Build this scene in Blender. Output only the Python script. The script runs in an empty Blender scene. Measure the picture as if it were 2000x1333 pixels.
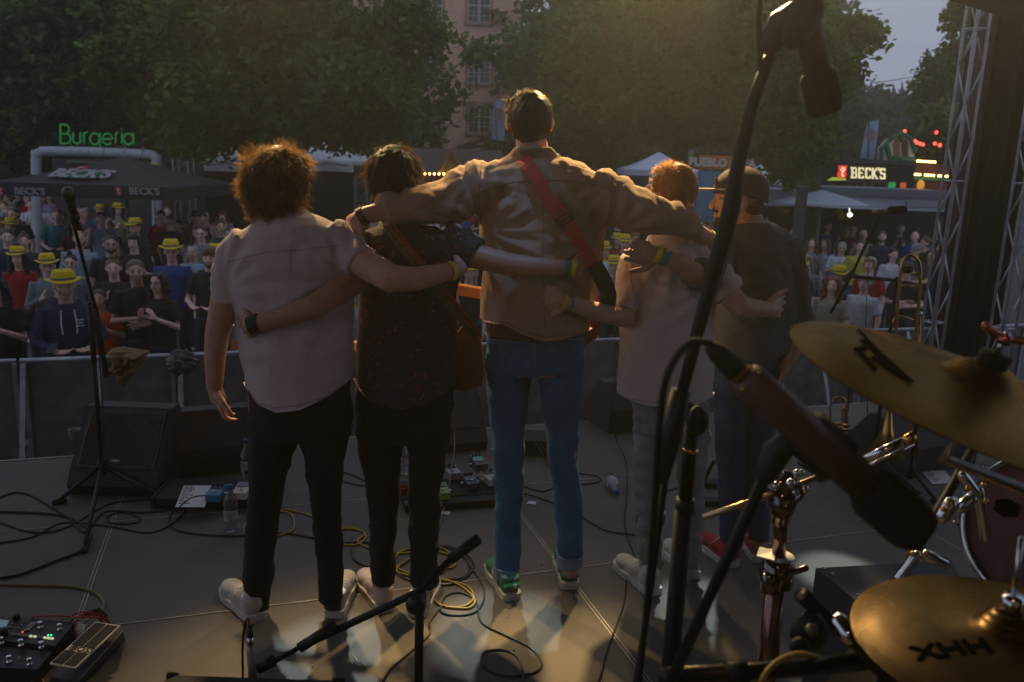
import bpy, math, random
import numpy as np
from mathutils import Vector, Matrix, noise
from mathutils.bvhtree import BVHTree
R = math.radians
random.seed(7)
rng = np.random.default_rng(7)
S = bpy.context.scene
COL = S.collection

# ------------------------------------------------------------------ camera
CAMZ = 1.804
FPX = 1620.0
PITCH, ROLL = R(12.175), R(1.943)
fwd = Vector((0, math.cos(PITCH), -math.sin(PITCH)))
r0 = Vector((1, 0, 0)); u0 = r0.cross(fwd)
cr, sr = math.cos(ROLL), math.sin(ROLL)
RIGHT = cr * r0 + sr * u0
UPV = cr * u0 - sr * r0
CAM = Vector((0, 0, CAMZ))
cd = bpy.data.cameras.new('camera'); cam = bpy.data.objects.new('camera', cd); COL.objects.link(cam)
m = Matrix((RIGHT, UPV, -fwd)).transposed().to_4x4(); m.translation = CAM
cam.matrix_world = m
cd.sensor_width = 36; cd.lens = FPX / 2000 * 36
cd.clip_start = 0.02; cd.clip_end = 600
cd.dof.use_dof = True; cd.dof.focus_distance = 3.25; cd.dof.aperture_fstop = 4.5
S.camera = cam

# ------------------------------------------------------------------ world, sun, exposure
SUN_EL, SUN_AZ = R(3.0), R(-60)
w = bpy.data.worlds.new('World'); S.world = w; w.use_nodes = True
nt = w.node_tree; nt.nodes.clear()
N = nt.nodes.new; L = nt.links.new
sky = N('ShaderNodeTexSky'); sky.sky_type = 'NISHITA'; sky.sun_disc = False
sky.sun_elevation = SUN_EL; sky.sun_rotation = SUN_AZ; sky.air_density = 1.6; sky.dust_density = 3.0; sky.ozone_density = 2.0
tc = N('ShaderNodeTexCoord'); mp = N('ShaderNodeMapping'); mp.inputs['Scale'].default_value = (1.2, 1.2, 5.0)
nz = N('ShaderNodeTexNoise'); nz.inputs['Scale'].default_value = 2.2; nz.inputs['Detail'].default_value = 6; nz.inputs['Roughness'].default_value = .55
cr_ = N('ShaderNodeValToRGB'); cr_.color_ramp.elements[0].position = .35; cr_.color_ramp.elements[1].position = .7
mix = N('ShaderNodeMixRGB'); mix.inputs[2].default_value = (0.80, 0.95, 1.35, 1)
cl = N('ShaderNodeMixRGB'); cl.inputs[1].default_value = (1.15, 1.33, 1.80, 1); cl.inputs[2].default_value = (1.65, 1.86, 2.40, 1)
mix.inputs[0].default_value = .93
bg = N('ShaderNodeBackground'); bg.inputs['Strength'].default_value = .15
out = N('ShaderNodeOutputWorld')
L(tc.outputs['Generated'], mp.inputs[0]); L(mp.outputs[0], nz.inputs['Vector']); L(nz.outputs['Fac'], cr_.inputs[0])
L(cr_.outputs[0], cl.inputs[0]); L(sky.outputs[0], mix.inputs[1]); L(cl.outputs[0], mix.inputs[2]); L(mix.outputs[0], bg.inputs['Color']); L(bg.outputs[0], out.inputs[0])
sl = bpy.data.lights.new('sun', 'SUN'); sl.energy = .04; sl.angle = R(20); sl.color = (1, .86, .72)
so = bpy.data.objects.new('sun', sl); COL.objects.link(so)
so.rotation_euler = (R(90) - SUN_EL, 0, -SUN_AZ + math.pi)
S.view_settings.view_transform = 'Standard'; S.view_settings.look = 'None'
S.view_settings.exposure = 0.75; S.view_settings.gamma = 1
S.cycles.use_denoising = True
S.cycles.max_bounces = 5; S.cycles.diffuse_bounces = 2; S.cycles.glossy_bounces = 3; S.cycles.transparent_max_bounces = 12
S.cycles.transmission_bounces = 5; S.cycles.volume_bounces = 0; S.cycles.sample_clamp_indirect = 3
S.cycles.caustics_reflective = False; S.cycles.caustics_refractive = False

def spot(name, loc, target, energy, color, angle, blend=.4, radius=.05):
    l = bpy.data.lights.new(name, 'SPOT'); l.energy = energy; l.color = color; l.spot_size = R(angle); l.spot_blend = blend; l.shadow_soft_size = radius
    o = bpy.data.objects.new(name, l); COL.objects.link(o); o.location = loc
    d = Vector(target) - Vector(loc); o.rotation_euler = d.to_track_quat('-Z', 'Y').to_euler()
    return o

# ------------------------------------------------------------------ pixel -> world
def ray(px, py):
    return ((px - 1000) / FPX) * RIGHT - ((py - 666.5) / FPX) * UPV + fwd
def W(px, py, Y):
    d = ray(px, py); return CAM + d * (Y / d.y)
def WF(px, py, z=0.0):
    d = ray(px, py); return CAM + d * ((z - CAMZ) / d.z)
GZ = -1.15                                   # ground level in front of the stage
YAW = R(17.98)
GX = Vector((math.cos(YAW), math.sin(YAW), 0)); GY = Vector((-math.sin(YAW), math.cos(YAW), 0))
def grid(a, b, z=0.0):                       # stage grid coordinates (across, towards the audience)
    return GX * a + GY * b + Vector((0, 0, z))
YF = 5.24                                    # the stage's front edge

# ------------------------------------------------------------------ mesh builder
class G:
    def __init__(s): s.v = []; s.f = []
    def add(s, vs, fs):
        b = len(s.v); s.v += [Vector(p) for p in vs]; s.f += [tuple(i + b for i in f) for f in fs]; return s
    def box(s, c, size, ax=None, bev=0):
        ax = ax or (Vector((1, 0, 0)), Vector((0, 1, 0)), Vector((0, 0, 1)))
        h = [x / 2 for x in size]; c = Vector(c)
        if bev <= 0:
            vs = [c + ax[0] * h[0] * i + ax[1] * h[1] * j + ax[2] * h[2] * k for i in (-1, 1) for j in (-1, 1) for k in (-1, 1)]
            return s.add(vs, [(0, 1, 3, 2), (4, 6, 7, 5), (0, 4, 5, 1), (2, 3, 7, 6), (0, 2, 6, 4), (1, 5, 7, 3)])
        b = min(bev, min(h) * .9); rings = []
        for k, ins in ((-h[2], b), (-h[2] + b, 0), (h[2] - b, 0), (h[2], b)):
            a, d = h[0] - ins, h[1] - ins
            rings.append([c + ax[0] * x + ax[1] * y + ax[2] * k for x, y in ((-a, -d + b), (-a + b, -d), (a - b, -d), (a, -d + b), (a, d - b), (a - b, d), (-a + b, d), (-a, d - b))])
        return s.rings(rings)
    def rings(s, rings, caps=True):
        n = len(rings[0]); b = len(s.v)
        for r in rings: s.v += [Vector(p) for p in r]
        for i in range(len(rings) - 1):
            for j in range(n):
                k = (j + 1) % n
                s.f.append((b + i * n + j, b + i * n + k, b + (i + 1) * n + k, b + (i + 1) * n + j))
        if caps:
            s.f.append(tuple(b + j for j in range(n - 1, -1, -1))); s.f.append(tuple(b + (len(rings) - 1) * n + j for j in range(n)))
        return s
    def tube(s, pts, r, n=10, caps=True, rnd=False):
        pts = [Vector(p) for p in pts]
        if not hasattr(r, '__len__'): r = [r] * len(pts)
        r = list(r)
        if rnd:   # rounded ends
            d0 = (pts[0] - pts[1]).normalized(); d1 = (pts[-1] - pts[-2]).normalized()
            a = [(pts[0] + d0 * r[0] * math.sin(t), r[0] * math.cos(t)) for t in (1.45, 1.05, .55)]
            z = [(pts[-1] + d1 * r[-1] * math.sin(t), r[-1] * math.cos(t)) for t in (.55, 1.05, 1.45)]
            pts = [p for p, _ in a] + pts + [p for p, _ in z]; r = [q for _, q in a] + r + [q for _, q in z]
        rings = []; u = None
        for i, p in enumerate(pts):
            d = (pts[min(i + 1, len(pts) - 1)] - pts[max(i - 1, 0)])
            if d.length < 1e-9: d = Vector((0, 0, 1))
            d.normalize()
            if u is None:
                u = d.orthogonal().normalized()
            else:
                u = (u - d * u.dot(d)); u = u.normalized() if u.length > 1e-6 else d.orthogonal().normalized()
            v = d.cross(u)
            rings.append([p + (u * math.cos(2 * math.pi * j / n) + v * math.sin(2 * math.pi * j / n)) * r[i] for j in range(n)])
        return s.rings(rings, caps)
    def ball(s, c, r, ax=None, n=12):
        if not hasattr(r, '__len__'): r = (r, r, r)
        ax = ax or (Vector((1, 0, 0)), Vector((0, 1, 0)), Vector((0, 0, 1))); c = Vector(c); m_ = n // 2
        rings = []
        for i in range(m_ + 1):
            t = math.pi * (i + (.12 if i == 0 else (-.12 if i == m_ else 0))) / m_
            rings.append([c + ax[0] * r[0] * math.sin(t) * math.cos(2 * math.pi * j / n) + ax[1] * r[1] * math.sin(t) * math.sin(2 * math.pi * j / n) - ax[2] * r[2] * math.cos(t) for j in range(n)])
        return s.rings(rings)
    def lathe(s, c, prof, ax=None, n=24, caps=True):
        ax = ax or (Vector((1, 0, 0)), Vector((0, 1, 0)), Vector((0, 0, 1))); c = Vector(c)
        return s.rings([[c + (ax[0] * math.cos(2 * math.pi * j / n) + ax[1] * math.sin(2 * math.pi * j / n)) * r + ax[2] * z for j in range(n)] for r, z in prof], caps)
    def prism(s, poly, n, t):       # a flat polygon of points given thickness t along n
        n = Vector(n).normalized() * t; k = len(poly); b = len(s.v)
        s.v += [Vector(p) for p in poly] + [Vector(p) + n for p in poly]
        s.f.append(tuple(b + i for i in range(k - 1, -1, -1))); s.f.append(tuple(b + k + i for i in range(k)))
        for i in range(k):
            j = (i + 1) % k; s.f.append((b + i, b + j, b + k + j, b + k + i))
        return s
    def quad(s, a, b_, c, d): return s.add([a, b_, c, d], [(0, 1, 2, 3)])
    def mesh(s, name, origin=Vector()):
        me = bpy.data.meshes.new(name); me.from_pydata([tuple(p - origin) for p in s.v], [], s.f); me.update(); return me
    def build(s, name, mat, parent=None, smooth=False, angle=None):
        if parent is not None: org = world_loc(parent)
        else:
            xs = [p.x for p in s.v]; ys = [p.y for p in s.v]; zs = [p.z for p in s.v]
            org = Vector(((min(xs) + max(xs)) / 2, (min(ys) + max(ys)) / 2, min(zs)))
        me = s.mesh(name, org)
        return put(name, me, mat, parent, org, smooth, angle)

def world_loc(o):
    v = Vector()
    while o is not None: v += o.location; o = o.parent
    return v
def put(name, me, mat, parent=None, org=None, smooth=False, angle=None):
    if mat is not None and len(me.materials) == 0:
        for q in (mat if isinstance(mat, (list, tuple)) else [mat]): me.materials.append(q)
    o = bpy.data.objects.new(name, me); COL.objects.link(o)
    if parent is not None: o.parent = parent
    elif org is not None: o.location = org
    if smooth:
        me.shade_smooth()
        if angle: 
            try: me.set_sharp_from_angle(angle=R(angle))
            except Exception: pass
    return o
def thing(name, label, cat, loc, group=None):
    o = bpy.data.objects.new(name, None); COL.objects.link(o); o.location = loc
    return tag(o, label, cat, group)
LABELS = {}
def tag(o, label, cat, group=None, kind=None):
    if label: o['label'] = label; LABELS.setdefault(label, []).append(o.name)
    if cat: o['category'] = cat
    if group: o['group'] = group
    if kind: o['kind'] = kind
    return o
def struct(o): o['kind'] = 'structure'; return o
def remesh(g, voxel, smooth=4, disp=None, clamp=None):
    me = g.mesh('tmp'); o = bpy.data.objects.new('tmp', me); COL.objects.link(o)
    md = o.modifiers.new('r', 'REMESH'); md.mode = 'VOXEL'; md.voxel_size = voxel; md.use_smooth_shade = True
    if smooth:
        sm = o.modifiers.new('s', 'SMOOTH'); sm.factor = .5; sm.iterations = smooth
    bpy.context.view_layer.update()
    dg = bpy.context.evaluated_depsgraph_get()
    nm = bpy.data.meshes.new_from_object(o.evaluated_get(dg))
    bpy.data.objects.remove(o); bpy.data.meshes.remove(me)
    if disp or clamp:
        n = len(nm.vertices); co = np.empty(n * 3, 'f'); nm.vertices.foreach_get('co', co); co = co.reshape(-1, 3)
        no = np.empty(n * 3, 'f'); nm.vertices.foreach_get('normal', no); no = no.reshape(-1, 3)
        if disp: co = co + no * disp(co)[:, None]
        if clamp: co = clamp(co)
        nm.vertices.foreach_set('co', co.astype('f').ravel()); nm.update()
    nm.shade_smooth()
    return nm
def shift(me, org):
    n = len(me.vertices); co = np.empty(n * 3, 'f'); me.vertices.foreach_get('co', co)
    co = co.reshape(-1, 3) - np.array(org, 'f'); me.vertices.foreach_set('co', co.ravel()); me.update(); return me
def rect(c, ux, uy, w_, h_): return [c - ux * w_ / 2 - uy * h_ / 2, c + ux * w_ / 2 - uy * h_ / 2, c + ux * w_ / 2 + uy * h_ / 2, c - ux * w_ / 2 + uy * h_ / 2]
def spline(pts, k=6):
    pts = [Vector(p) for p in pts]; o = []
    for i in range(len(pts) - 1):
        p0 = pts[max(i - 1, 0)]; p1 = pts[i]; p2 = pts[i + 1]; p3 = pts[min(i + 2, len(pts) - 1)]
        for j in range(k):
            t = j / k
            o.append(.5 * ((2 * p1) + (p2 - p0) * t + (2 * p0 - 5 * p1 + 4 * p2 - p3) * t * t + (3 * p1 - p0 - 3 * p2 + p3) * t ** 3))
    o.append(pts[-1]); return o

# ------------------------------------------------------------------ materials
MATS = {}
def M(name, col, rough=.6, metal=0, var=.18, scale=30, bump=.15, bscale=None, spec=.4, emit=None, estr=0, trans=0, weave=False, sheen=0, coat=0, bdist=.004):
    if name in MATS: return MATS[name]
    m_ = bpy.data.materials.new(name); m_.use_nodes = True; t = m_.node_tree; b = t.nodes['Principled BSDF']
    tc_ = t.nodes.new('ShaderNodeTexCoord'); n1 = t.nodes.new('ShaderNodeTexNoise'); n1.inputs['Scale'].default_value = scale; n1.inputs['Detail'].default_value = 5
    t.links.new(tc_.outputs['Object'], n1.inputs['Vector'])
    rp = t.nodes.new('ShaderNodeMapRange'); rp.inputs['To Min'].default_value = 1 - var; rp.inputs['To Max'].default_value = 1 + var; rp.inputs['From Min'].default_value = .3; rp.inputs['From Max'].default_value = .7
    t.links.new(n1.outputs['Fac'], rp.inputs['Value'])
    mul = t.nodes.new('ShaderNodeVectorMath'); mul.operation = 'SCALE'; mul.inputs[0].default_value = col[:3]
    t.links.new(rp.outputs[0], mul.inputs['Scale']); t.links.new(mul.outputs[0], b.inputs['Base Color'])
    b.inputs['Roughness'].default_value = rough; b.inputs['Metallic'].default_value = metal; b.inputs['Specular IOR Level'].default_value = spec
    if sheen: b.inputs['Sheen Weight'].default_value = sheen
    if coat: b.inputs['Coat Weight'].default_value = coat
    if trans: b.inputs['Transmission Weight'].default_value = trans
    if emit: b.inputs['Emission Color'].default_value = (*emit, 1); b.inputs['Emission Strength'].default_value = estr
    if bump:
        bp = t.nodes.new('ShaderNodeBump'); bp.inputs['Strength'].default_value = bump; bp.inputs['Distance'].default_value = bdist
        if weave:
            wv = t.nodes.new('ShaderNodeTexWave'); wv.inputs['Scale'].default_value = bscale or 300; t.links.new(tc_.outputs['Object'], wv.inputs['Vector']); t.links.new(wv.outputs['Fac'], bp.inputs['Height'])
        else:
            n2 = t.nodes.new('ShaderNodeTexNoise'); n2.inputs['Scale'].default_value = bscale or scale * 4; n2.inputs['Detail'].default_value = 4
            t.links.new(tc_.outputs['Object'], n2.inputs['Vector']); t.links.new(n2.outputs['Fac'], bp.inputs['Height'])
        t.links.new(bp.outputs[0], b.inputs['Normal'])
    MATS[name] = m_; return m_
def text(s_, loc, ux, uy, size, mat, name='lettering', parent=None, depth=.004, bold=0.0, squeeze=1.0, sy=1.0, shear=0, align='CENTER', spacing=1.0):
    c = bpy.data.curves.new('txt', 'FONT'); c.body = s_; c.size = size; c.extrude = depth; c.offset = bold; c.align_x = align; c.align_y = 'CENTER'; c.shear = shear; c.space_character = spacing
    c.resolution_u = 3
    o = bpy.data.objects.new('txt', c); COL.objects.link(o); bpy.context.view_layer.update()
    me = bpy.data.meshes.new_from_object(o.evaluated_get(bpy.context.evaluated_depsgraph_get())); bpy.data.objects.remove(o)
    uz = ux.cross(uy).normalized(); org = world_loc(parent) if parent else Vector(loc)
    n = len(me.vertices); co = np.empty(n * 3, 'f'); me.vertices.foreach_get('co', co); co = co.reshape(-1, 3)
    P = co[:, :1] * squeeze * np.array(ux) + co[:, 1:2] * sy * np.array(uy) + co[:, 2:3] * np.array(uz) + np.array(Vector(loc) - org)
    me.vertices.foreach_set('co', P.astype('f').ravel()); me.update(); me.materials.clear()
    return put(name, me, mat, parent, org)
UX, UY, UZ = Vector((1, 0, 0)), Vector((0, 1, 0)), Vector((0, 0, 1))
black_metal = M('black_powder_coat', (.008, .008, .009), .5, 0, .2, 40, .1, spec=.25)
chrome = M('chrome', (.62, .62, .63), .14, 1, .15, 20, .05)
steel = M('galvanised_steel', (.30, .31, .33), .42, .8, .25, 14, .1)
alu = M('aluminium', (.42, .43, .45), .38, .85, .2, 20, .1)
black_plastic = M('black_plastic', (.012, .012, .012), .5, 0, .2, 50, .15)
rubber = M('black_rubber', (.008, .008, .008), .7, 0, .2, 60, .2)
brass = M('brass', (.55, .33, .10), .25, 1, .2, 30, .05)
white_plastic = M('white_plastic', (.55, .55, .53), .5, 0, .1, 40, .05)
paper = M('paper', (.62, .62, .60), .85, 0, .06, 30, .1)
ink = M('ink', (.02, .02, .025), .8)
def sc(px, py, D): return D / ray(px, py).y / FPX       # metres per photo pixel there
def pbox(g, x0, y0, x1, y1, D, dep, bev=0):
    mx, my = (x0 + x1) / 2, (y0 + y1) / 2; k = sc(mx, my, D); c = W(mx, my, D)
    return g.box(c + Vector((0, dep / 2, 0)), ((x1 - x0) * k, dep, (y1 - y0) * k), bev=bev)
# ================================================================== ground and stage
ground_m = M('trodden_paving', (.055, .052, .048), .9, 0, .35, 1.5, .5, 20)
g = G().quad((-118, -13, GZ), (118, -13, GZ), (118, 104, GZ), (-118, 104, GZ))
o = put('ground', g.mesh('ground'), ground_m); o['kind'] = 'structure'
def floor_mat():
    m_ = M('stage_plywood', (.096, .083, .071), .62, 0, .2, 1.3, .3, 260, spec=.28)
    t = m_.node_tree; b = t.nodes['Principled BSDF']
    # scuffs and dust: fine light scratches and a worn roughness
    tc_ = t.nodes.new('ShaderNodeTexCoord'); v = t.nodes.new('ShaderNodeTexNoise'); v.inputs['Scale'].default_value = 90; v.inputs['Detail'].default_value = 8; v.inputs['Roughness'].default_value = .75
    t.links.new(tc_.outputs['Object'], v.inputs['Vector'])
    rr = t.nodes.new('ShaderNodeMapRange'); rr.inputs['From Min'].default_value = .62; rr.inputs['From Max'].default_value = .74; rr.inputs['To Max'].default_value = .75
    t.links.new(v.outputs['Fac'], rr.inputs['Value'])
    mx = t.nodes.new('ShaderNodeMixRGB'); mx.inputs[2].default_value = (.24, .22, .19, 1)
    src = b.inputs['Base Color'].links[0].from_socket
    t.links.new(src, mx.inputs[1]); t.links.new(rr.outputs[0], mx.inputs[0]); t.links.new(mx.outputs[0], b.inputs['Base Color'])
    v2 = t.nodes.new('ShaderNodeTexNoise'); v2.inputs['Scale'].default_value = 5; v2.inputs['Detail'].default_value = 6
    t.links.new(tc_.outputs['Object'], v2.inputs['Vector'])
    r2 = t.nodes.new('ShaderNodeMapRange'); r2.inputs['To Min'].default_value = .42; r2.inputs['To Max'].default_value = .75
    t.links.new(v2.outputs['Fac'], r2.inputs['Value']); t.links.new(r2.outputs[0], b.inputs['Roughness'])
    return m_
g = G(); ax = (GX, GY, UZ)
g.box(grid(0, (YF - 4) / 2, -.05), (18, YF + 4, .10), ax)
floor = put('stage_floor', g.mesh('stage_floor'), floor_mat()); floor['kind'] = 'structure'
g = G()
for k in range(-4, 5):
    a = -.674 + 2 * k
    for q in (-.007, .007): g.box(grid(a + q, (YF - 4) / 2, .001), (.0035, YF + 3.99, .002), ax)
for k in range(-6, 2): g.box(grid(0, 3.2186 + k, .0018), (17.9, .005, .002), ax)
g.box(grid(0, YF + .006, -.02), (18, .012, .05), ax)
g.build('stage_floor_trim', M('seam_aluminium', (.34, .31, .27), .5, .5, .3, 8, .1), floor)
g = G().box(grid(0, YF - .03, (GZ - .1) / 2), (17.9, .04, -GZ - .1), ax)
struct(g.build('stage_skirt_wall', M('black_skirt', (.01, .01, .01), .9, 0, .2, 20, .3)))

# ================================================================== crowd barriers
pb = WF(0, 702, 0.0); BB = pb.dot(GY)                    # grid distance of the barrier's top rail
barrier_sheet = M('barrier_sheet', (.17, .17, .18), .6, .5, .3, 6, .3, 60)
barrier_bar = M('barrier_bar', (.36, .37, .40), .45, .7, .25, 12, .1)
def barrier():
    L_ = 1.26
    t = thing('crowd_barrier', 'x', 'barrier', (0, 0, 0), 'crowd barriers along the stage pit')
    G().tube([(-L_ / 2 + .01, 0, 1.13), (L_ / 2 - .01, 0, 1.13)], .022, 10).build('top_rail', barrier_bar, t, True)
    G().box((0, .03, .56), (L_ - .04, .006, 1.08)).build('sheet_panel', barrier_sheet, t)
    for x in (-L_ / 2 + .03, 0):
        g = G(); d = Vector((0, -.42, -1.08)).normalized()
        g.box((x, -.21, .57), (.042, .012, 1.17), (UX, d.cross(UX).normalized(), d)); g.build('brace', barrier_bar, t)
    for x in (-L_ / 2 + .03, L_ / 2 - .03):
        G().box((x, .012, .55), (.035, .03, 1.1)).build('upright', barrier_bar, t)
    G().box((0, -.25, .012), (L_ - .04, .52, .02)).build('foot_plate', barrier_sheet, t)
    return t
bar0 = barrier()
def copy_tree(o, parent=None):
    c = o.copy(); COL.objects.link(c); c.parent = parent
    for ch in list(o.children): copy_tree(ch, c)
    return c
places = ['at the far left behind the wedge monitor', 'under the brown paper bag', 'behind the legs of the pale shirted man', 'behind the legs of the floral shirted man',
          'behind the jeans of the tall man', 'behind the white shirted blond man', 'behind the man in the cap', 'behind the trumpet', 'behind the big tilted cymbal', 'behind the drum at the right edge']
a0 = pb.dot(GX) + .0
for i in range(10):
    t = bar0 if i == 0 else copy_tree(bar0)
    t.location = grid(a0 - .5 + 1.27 * i, BB, GZ); t.rotation_euler = (0, 0, YAW)
    lab = 'grey steel crowd barrier ' + places[i]; t['label'] = lab
# ================================================================== pink building
def building():
    D = 45; k = sc(900, 150, D); pink = M('pink_render', (.74, .46, .35), .9, 0, .12, 1.2, .3, 40)
    stone = M('window_stone', (.30, .22, .17), .85, 0, .15, 5, .2)
    glass = M('old_window_glass', (.02, .025, .03), .12, 0, .2, 3, .05, spec=.6)
    white = M('window_white', (.5, .5, .48), .6, 0, .1, 10, .05)
    base = W(900, 420, D); base.z = GZ
    t = thing('apartment_building', 'tall pink rendered building with white double windows rising between the trees', 'building', base)
    x0, x1 = W(560, 200, D).x, W(1010, 200, D).x
    G().box(((x0 + x1) / 2, D + 4, GZ + 9), (x1 - x0, 8, 18)).build('wall', pink, t)
    G().box(((x0 + x1) / 2, D - .05, W(925, 202, D).z), (x1 - x0 + .1, .1, .16)).build('cornice', stone, t)
    g = G(); zr = GZ + 18
    g.add([(x0 - .4, D - .4, zr), (x1 + .4, D - .4, zr), (x1 + .4, D + 8.4, zr), (x0 - .4, D + 8.4, zr), (x0 + 2, D + 4, zr + 4), (x1 - 2, D + 4, zr + 4)], [(0, 1, 5, 4), (2, 3, 4, 5), (1, 2, 5), (3, 0, 4), (3, 2, 1, 0)])
    g.build('roof', M('roof_tiles', (.12, .05, .03), .85, 0, .3, 8, .5), t)
    for cy in (18, 137, 235, 333):
        for cx in (560 + 94 * -0, 654, 748, 842, 936):
            c = W(cx, cy, D); w_, h_ = 44 * k, 50 * k
            s = G(); 
            for a, b, ww, hh in ((0, h_ / 2 + .06, w_ + .3, .14), (0, -h_ / 2 - .06, w_ + .36, .16), (-w_ / 2 - .06, 0, .12, h_), (w_ / 2 + .06, 0, .12, h_)):
                s.box(c + Vector((a, -.04 - (.03 if a == 0 else 0), b)), (ww, .12 + (.04 if a == 0 else 0), hh))
            f = s.build('window', stone, t)
            G().box(c + Vector((0, -.013, 0)), (w_, .02, h_)).build('pane', glass, f)
            fr = G(); T = .05
            for a in (-w_ / 2 + T / 2, -.03, .03, w_ / 2 - T / 2): fr.box(c + Vector((a, -.05, 0)), (T, .05, h_))
            for b in (-h_ / 2 + T / 2, h_ * .12, h_ / 2 - T / 2): fr.box(c + Vector((0, -.045, b)), (w_ - .01, .04, T))
            for a in (-w_ / 4, w_ / 4): fr.box(c + Vector((a, -.04, 0)), (.022, .03, h_ - .02))
            for b in (-h_ * .15, -.0): fr.box(c + Vector((0, -.04, b - h_ * .1)), (w_ - .02, .03, .022))
            fr.build('sash', white, f)
building()
# ================================================================== wooden hut with fairy lights
def hut():
    D = 26; wood = M('hut_wood', (.16, .09, .04), .75, 0, .3, 6, .4); slate = M('hut_shingles', (.085, .07, .065), .9, 0, .35, 14, .8, 9)
    xl, xr = W(775, 345, D).x, W(990, 345, D).x; ze, zt = W(880, 342, D).z, W(880, 290, D).z
    t = thing('market_hut', 'wooden market hut with shingled roof, small gable and bulbs along the eaves', 'hut', ((xl + xr) / 2, D + 1, GZ))
    G().box(((xl + xr) / 2, D + 1.4, (GZ + ze) / 2), (xr - xl - .5, 2.2, ze - GZ)).build('wall', wood, t)
    g = G().add([(xl, D, ze), (xr, D, ze), (xr, D + 2.8, ze), (xl, D + 2.8, ze), (xl + .2, D + 1.4, zt), (xr - .2, D + 1.4, zt)], [(0, 1, 5, 4), (2, 3, 4, 5), (1, 2, 5), (3, 0, 4), (3, 2, 1, 0)])
    g.build('roof', slate, t)
    a, b, c = W(858, 338, D - .3), W(906, 338, D - .3), W(881, 296, D - .3)
    g = G().prism([a, b, c], (0, 1, 0), 1.2); gb = g.build('gable', wood, t)
    g = G(); 
    for p, q in ((a, c), (b, c)): g.tube([p + Vector((0, -.03, -.02)), q + Vector((0, -.03, .04))], .06, 6)
    g.build('barge_board', M('hut_trim', (.22, .13, .05), .7), gb)
    bulb = M('warm_bulb', (1, .7, .3), .4, emit=(1, .55, .16), estr=6, var=.02, bump=0)
    for i in range(12):
        p = W(830 + i * 9.2, 340, D - .45); G().ball(p, .035, n=8).build('bulb', bulb, t, True)
    G().tube([W(780, 338, D - .45), W(985, 344, D - .45)], .008, 5).build('cable', rubber, t)
hut()
# ================================================================== side stage with white domes
def side_stage():
    D = 24; blk = M('stage_drape', (.006, .006, .006), .95, 0, .3, 3, .4)
    k = sc(530, 380, D); x0, x1 = W(382, 380, D).x, W(692, 380, D).x; zt = W(530, 326, D).z
    t = thing('side_stage', 'black draped side stage under billowing white tent roofs', 'stage', ((x0 + x1) / 2, D + 2, GZ))
    G().box(((x0 + x1) / 2, D + 2.2, (zt + GZ) / 2), (x1 - x0, 4.2, zt - GZ)).build('drape', blk, t)
    wm = M('white_tent_pvc', (.78, .80, .84), .6, 0, .18, 2.0, .5, 5, bdist=.05)
    for a, b, ap in ((388, 500, 262), (515, 590, 275), (600, 690, 270)):
        xa, xb = W(a, 320, D - .3).x, W(b, 320, D - .3).x; za = W((a + b) / 2, 322, D - .3).z; zp = W((a + b) / 2, ap, D - .3).z
        g = G(); cx = (xa + xb) / 2; hw = (xb - xa) / 2; rings = []
        for q in range(9):
            u = q / 8; rr = (1 - u) ** .6; z = za + (zp - za) * (1 - (1 - u) ** 1.8)
            rings.append([Vector((cx + hw * max(-1, min(1, 1.35 * math.cos(th))) * max(rr, .04), D + 1.2 + 1.5 * max(-1, min(1, 1.35 * math.sin(th))) * max(rr, .04), z + .03 * math.sin(7 * th) * (1 - u))) for th in [2 * math.pi * j / 28 for j in range(28)]])
        g.rings(rings); g.build('tent_roof', wm, t, True)
        G().box((cx, D - .28, za - .09), (xb - xa, .03, .2)).build('valance', wm, t)
side_stage()
# ================================================================== truss towers
def truss(name, label, p0, p1, wdt, mat, seg=.5, rch=.025, depth=None, rung=True, group=None, yaw=0):
    p0, p1 = Vector(p0), Vector(p1); t = thing(name, label, 'truss', p0, group); ln = (p1 - p0).length; d = (p1 - p0).normalized()
    ux = Vector((math.cos(yaw), math.sin(yaw), 0)); ux = (ux - d * ux.dot(d)).normalized(); uy = d.cross(ux); dep = depth or wdt
    cs = [(-wdt / 2, -dep / 2), (wdt / 2, -dep / 2), (wdt / 2, dep / 2), (-wdt / 2, dep / 2)]
    for a, b in cs: G().tube([p0 + ux * a + uy * b, p1 + ux * a + uy * b], rch, 8).build('chord', mat, t, True)
    g = G(); n = max(2, round(ln / seg))
    for i in range(n):
        for e in range(4):
            (a, b), (a2, b2) = cs[e], cs[(e + 1) % 4]
            if (i + e) % 2: (a, b), (a2, b2) = (a2, b2), (a, b)
            g.tube([p0 + d * (ln * i / n) + ux * a + uy * b, p0 + d * (ln * (i + 1) / n) + ux * a2 + uy * b2], rch * .42, 6)
    g.build('lattice', mat, t, True)
    if rung:
        for i in range(0, n + 1, 4):
            g = G()
            for e in range(4):
                (a, b), (a2, b2) = cs[e], cs[(e + 1) % 4]
                q = p0 + d * (ln * i / n); g.tube([q + ux * a + uy * b, q + ux * a2 + uy * b2], rch * .7, 6)
            g.build('cross_bar', mat, t, True)
    return t
dull = M('dull_truss', (.16, .16, .165), .55, .6, .25, 8, .1)
p = W(362, 400, 17); truss('truss_tower', 'slim grey truss tower beside the black side stage, left of it', (p.x, 17, GZ), (p.x, 17, W(362, 312, 17).z), .3, dull, .32, .022)
p = W(705, 400, 23); truss('truss_tower', 'short grey truss frame between the pale shirted and floral shirted men', (p.x, 23, GZ), (p.x, 23, W(705, 345, 23).z), .3, dull, .4, .022)
towers = []
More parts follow.
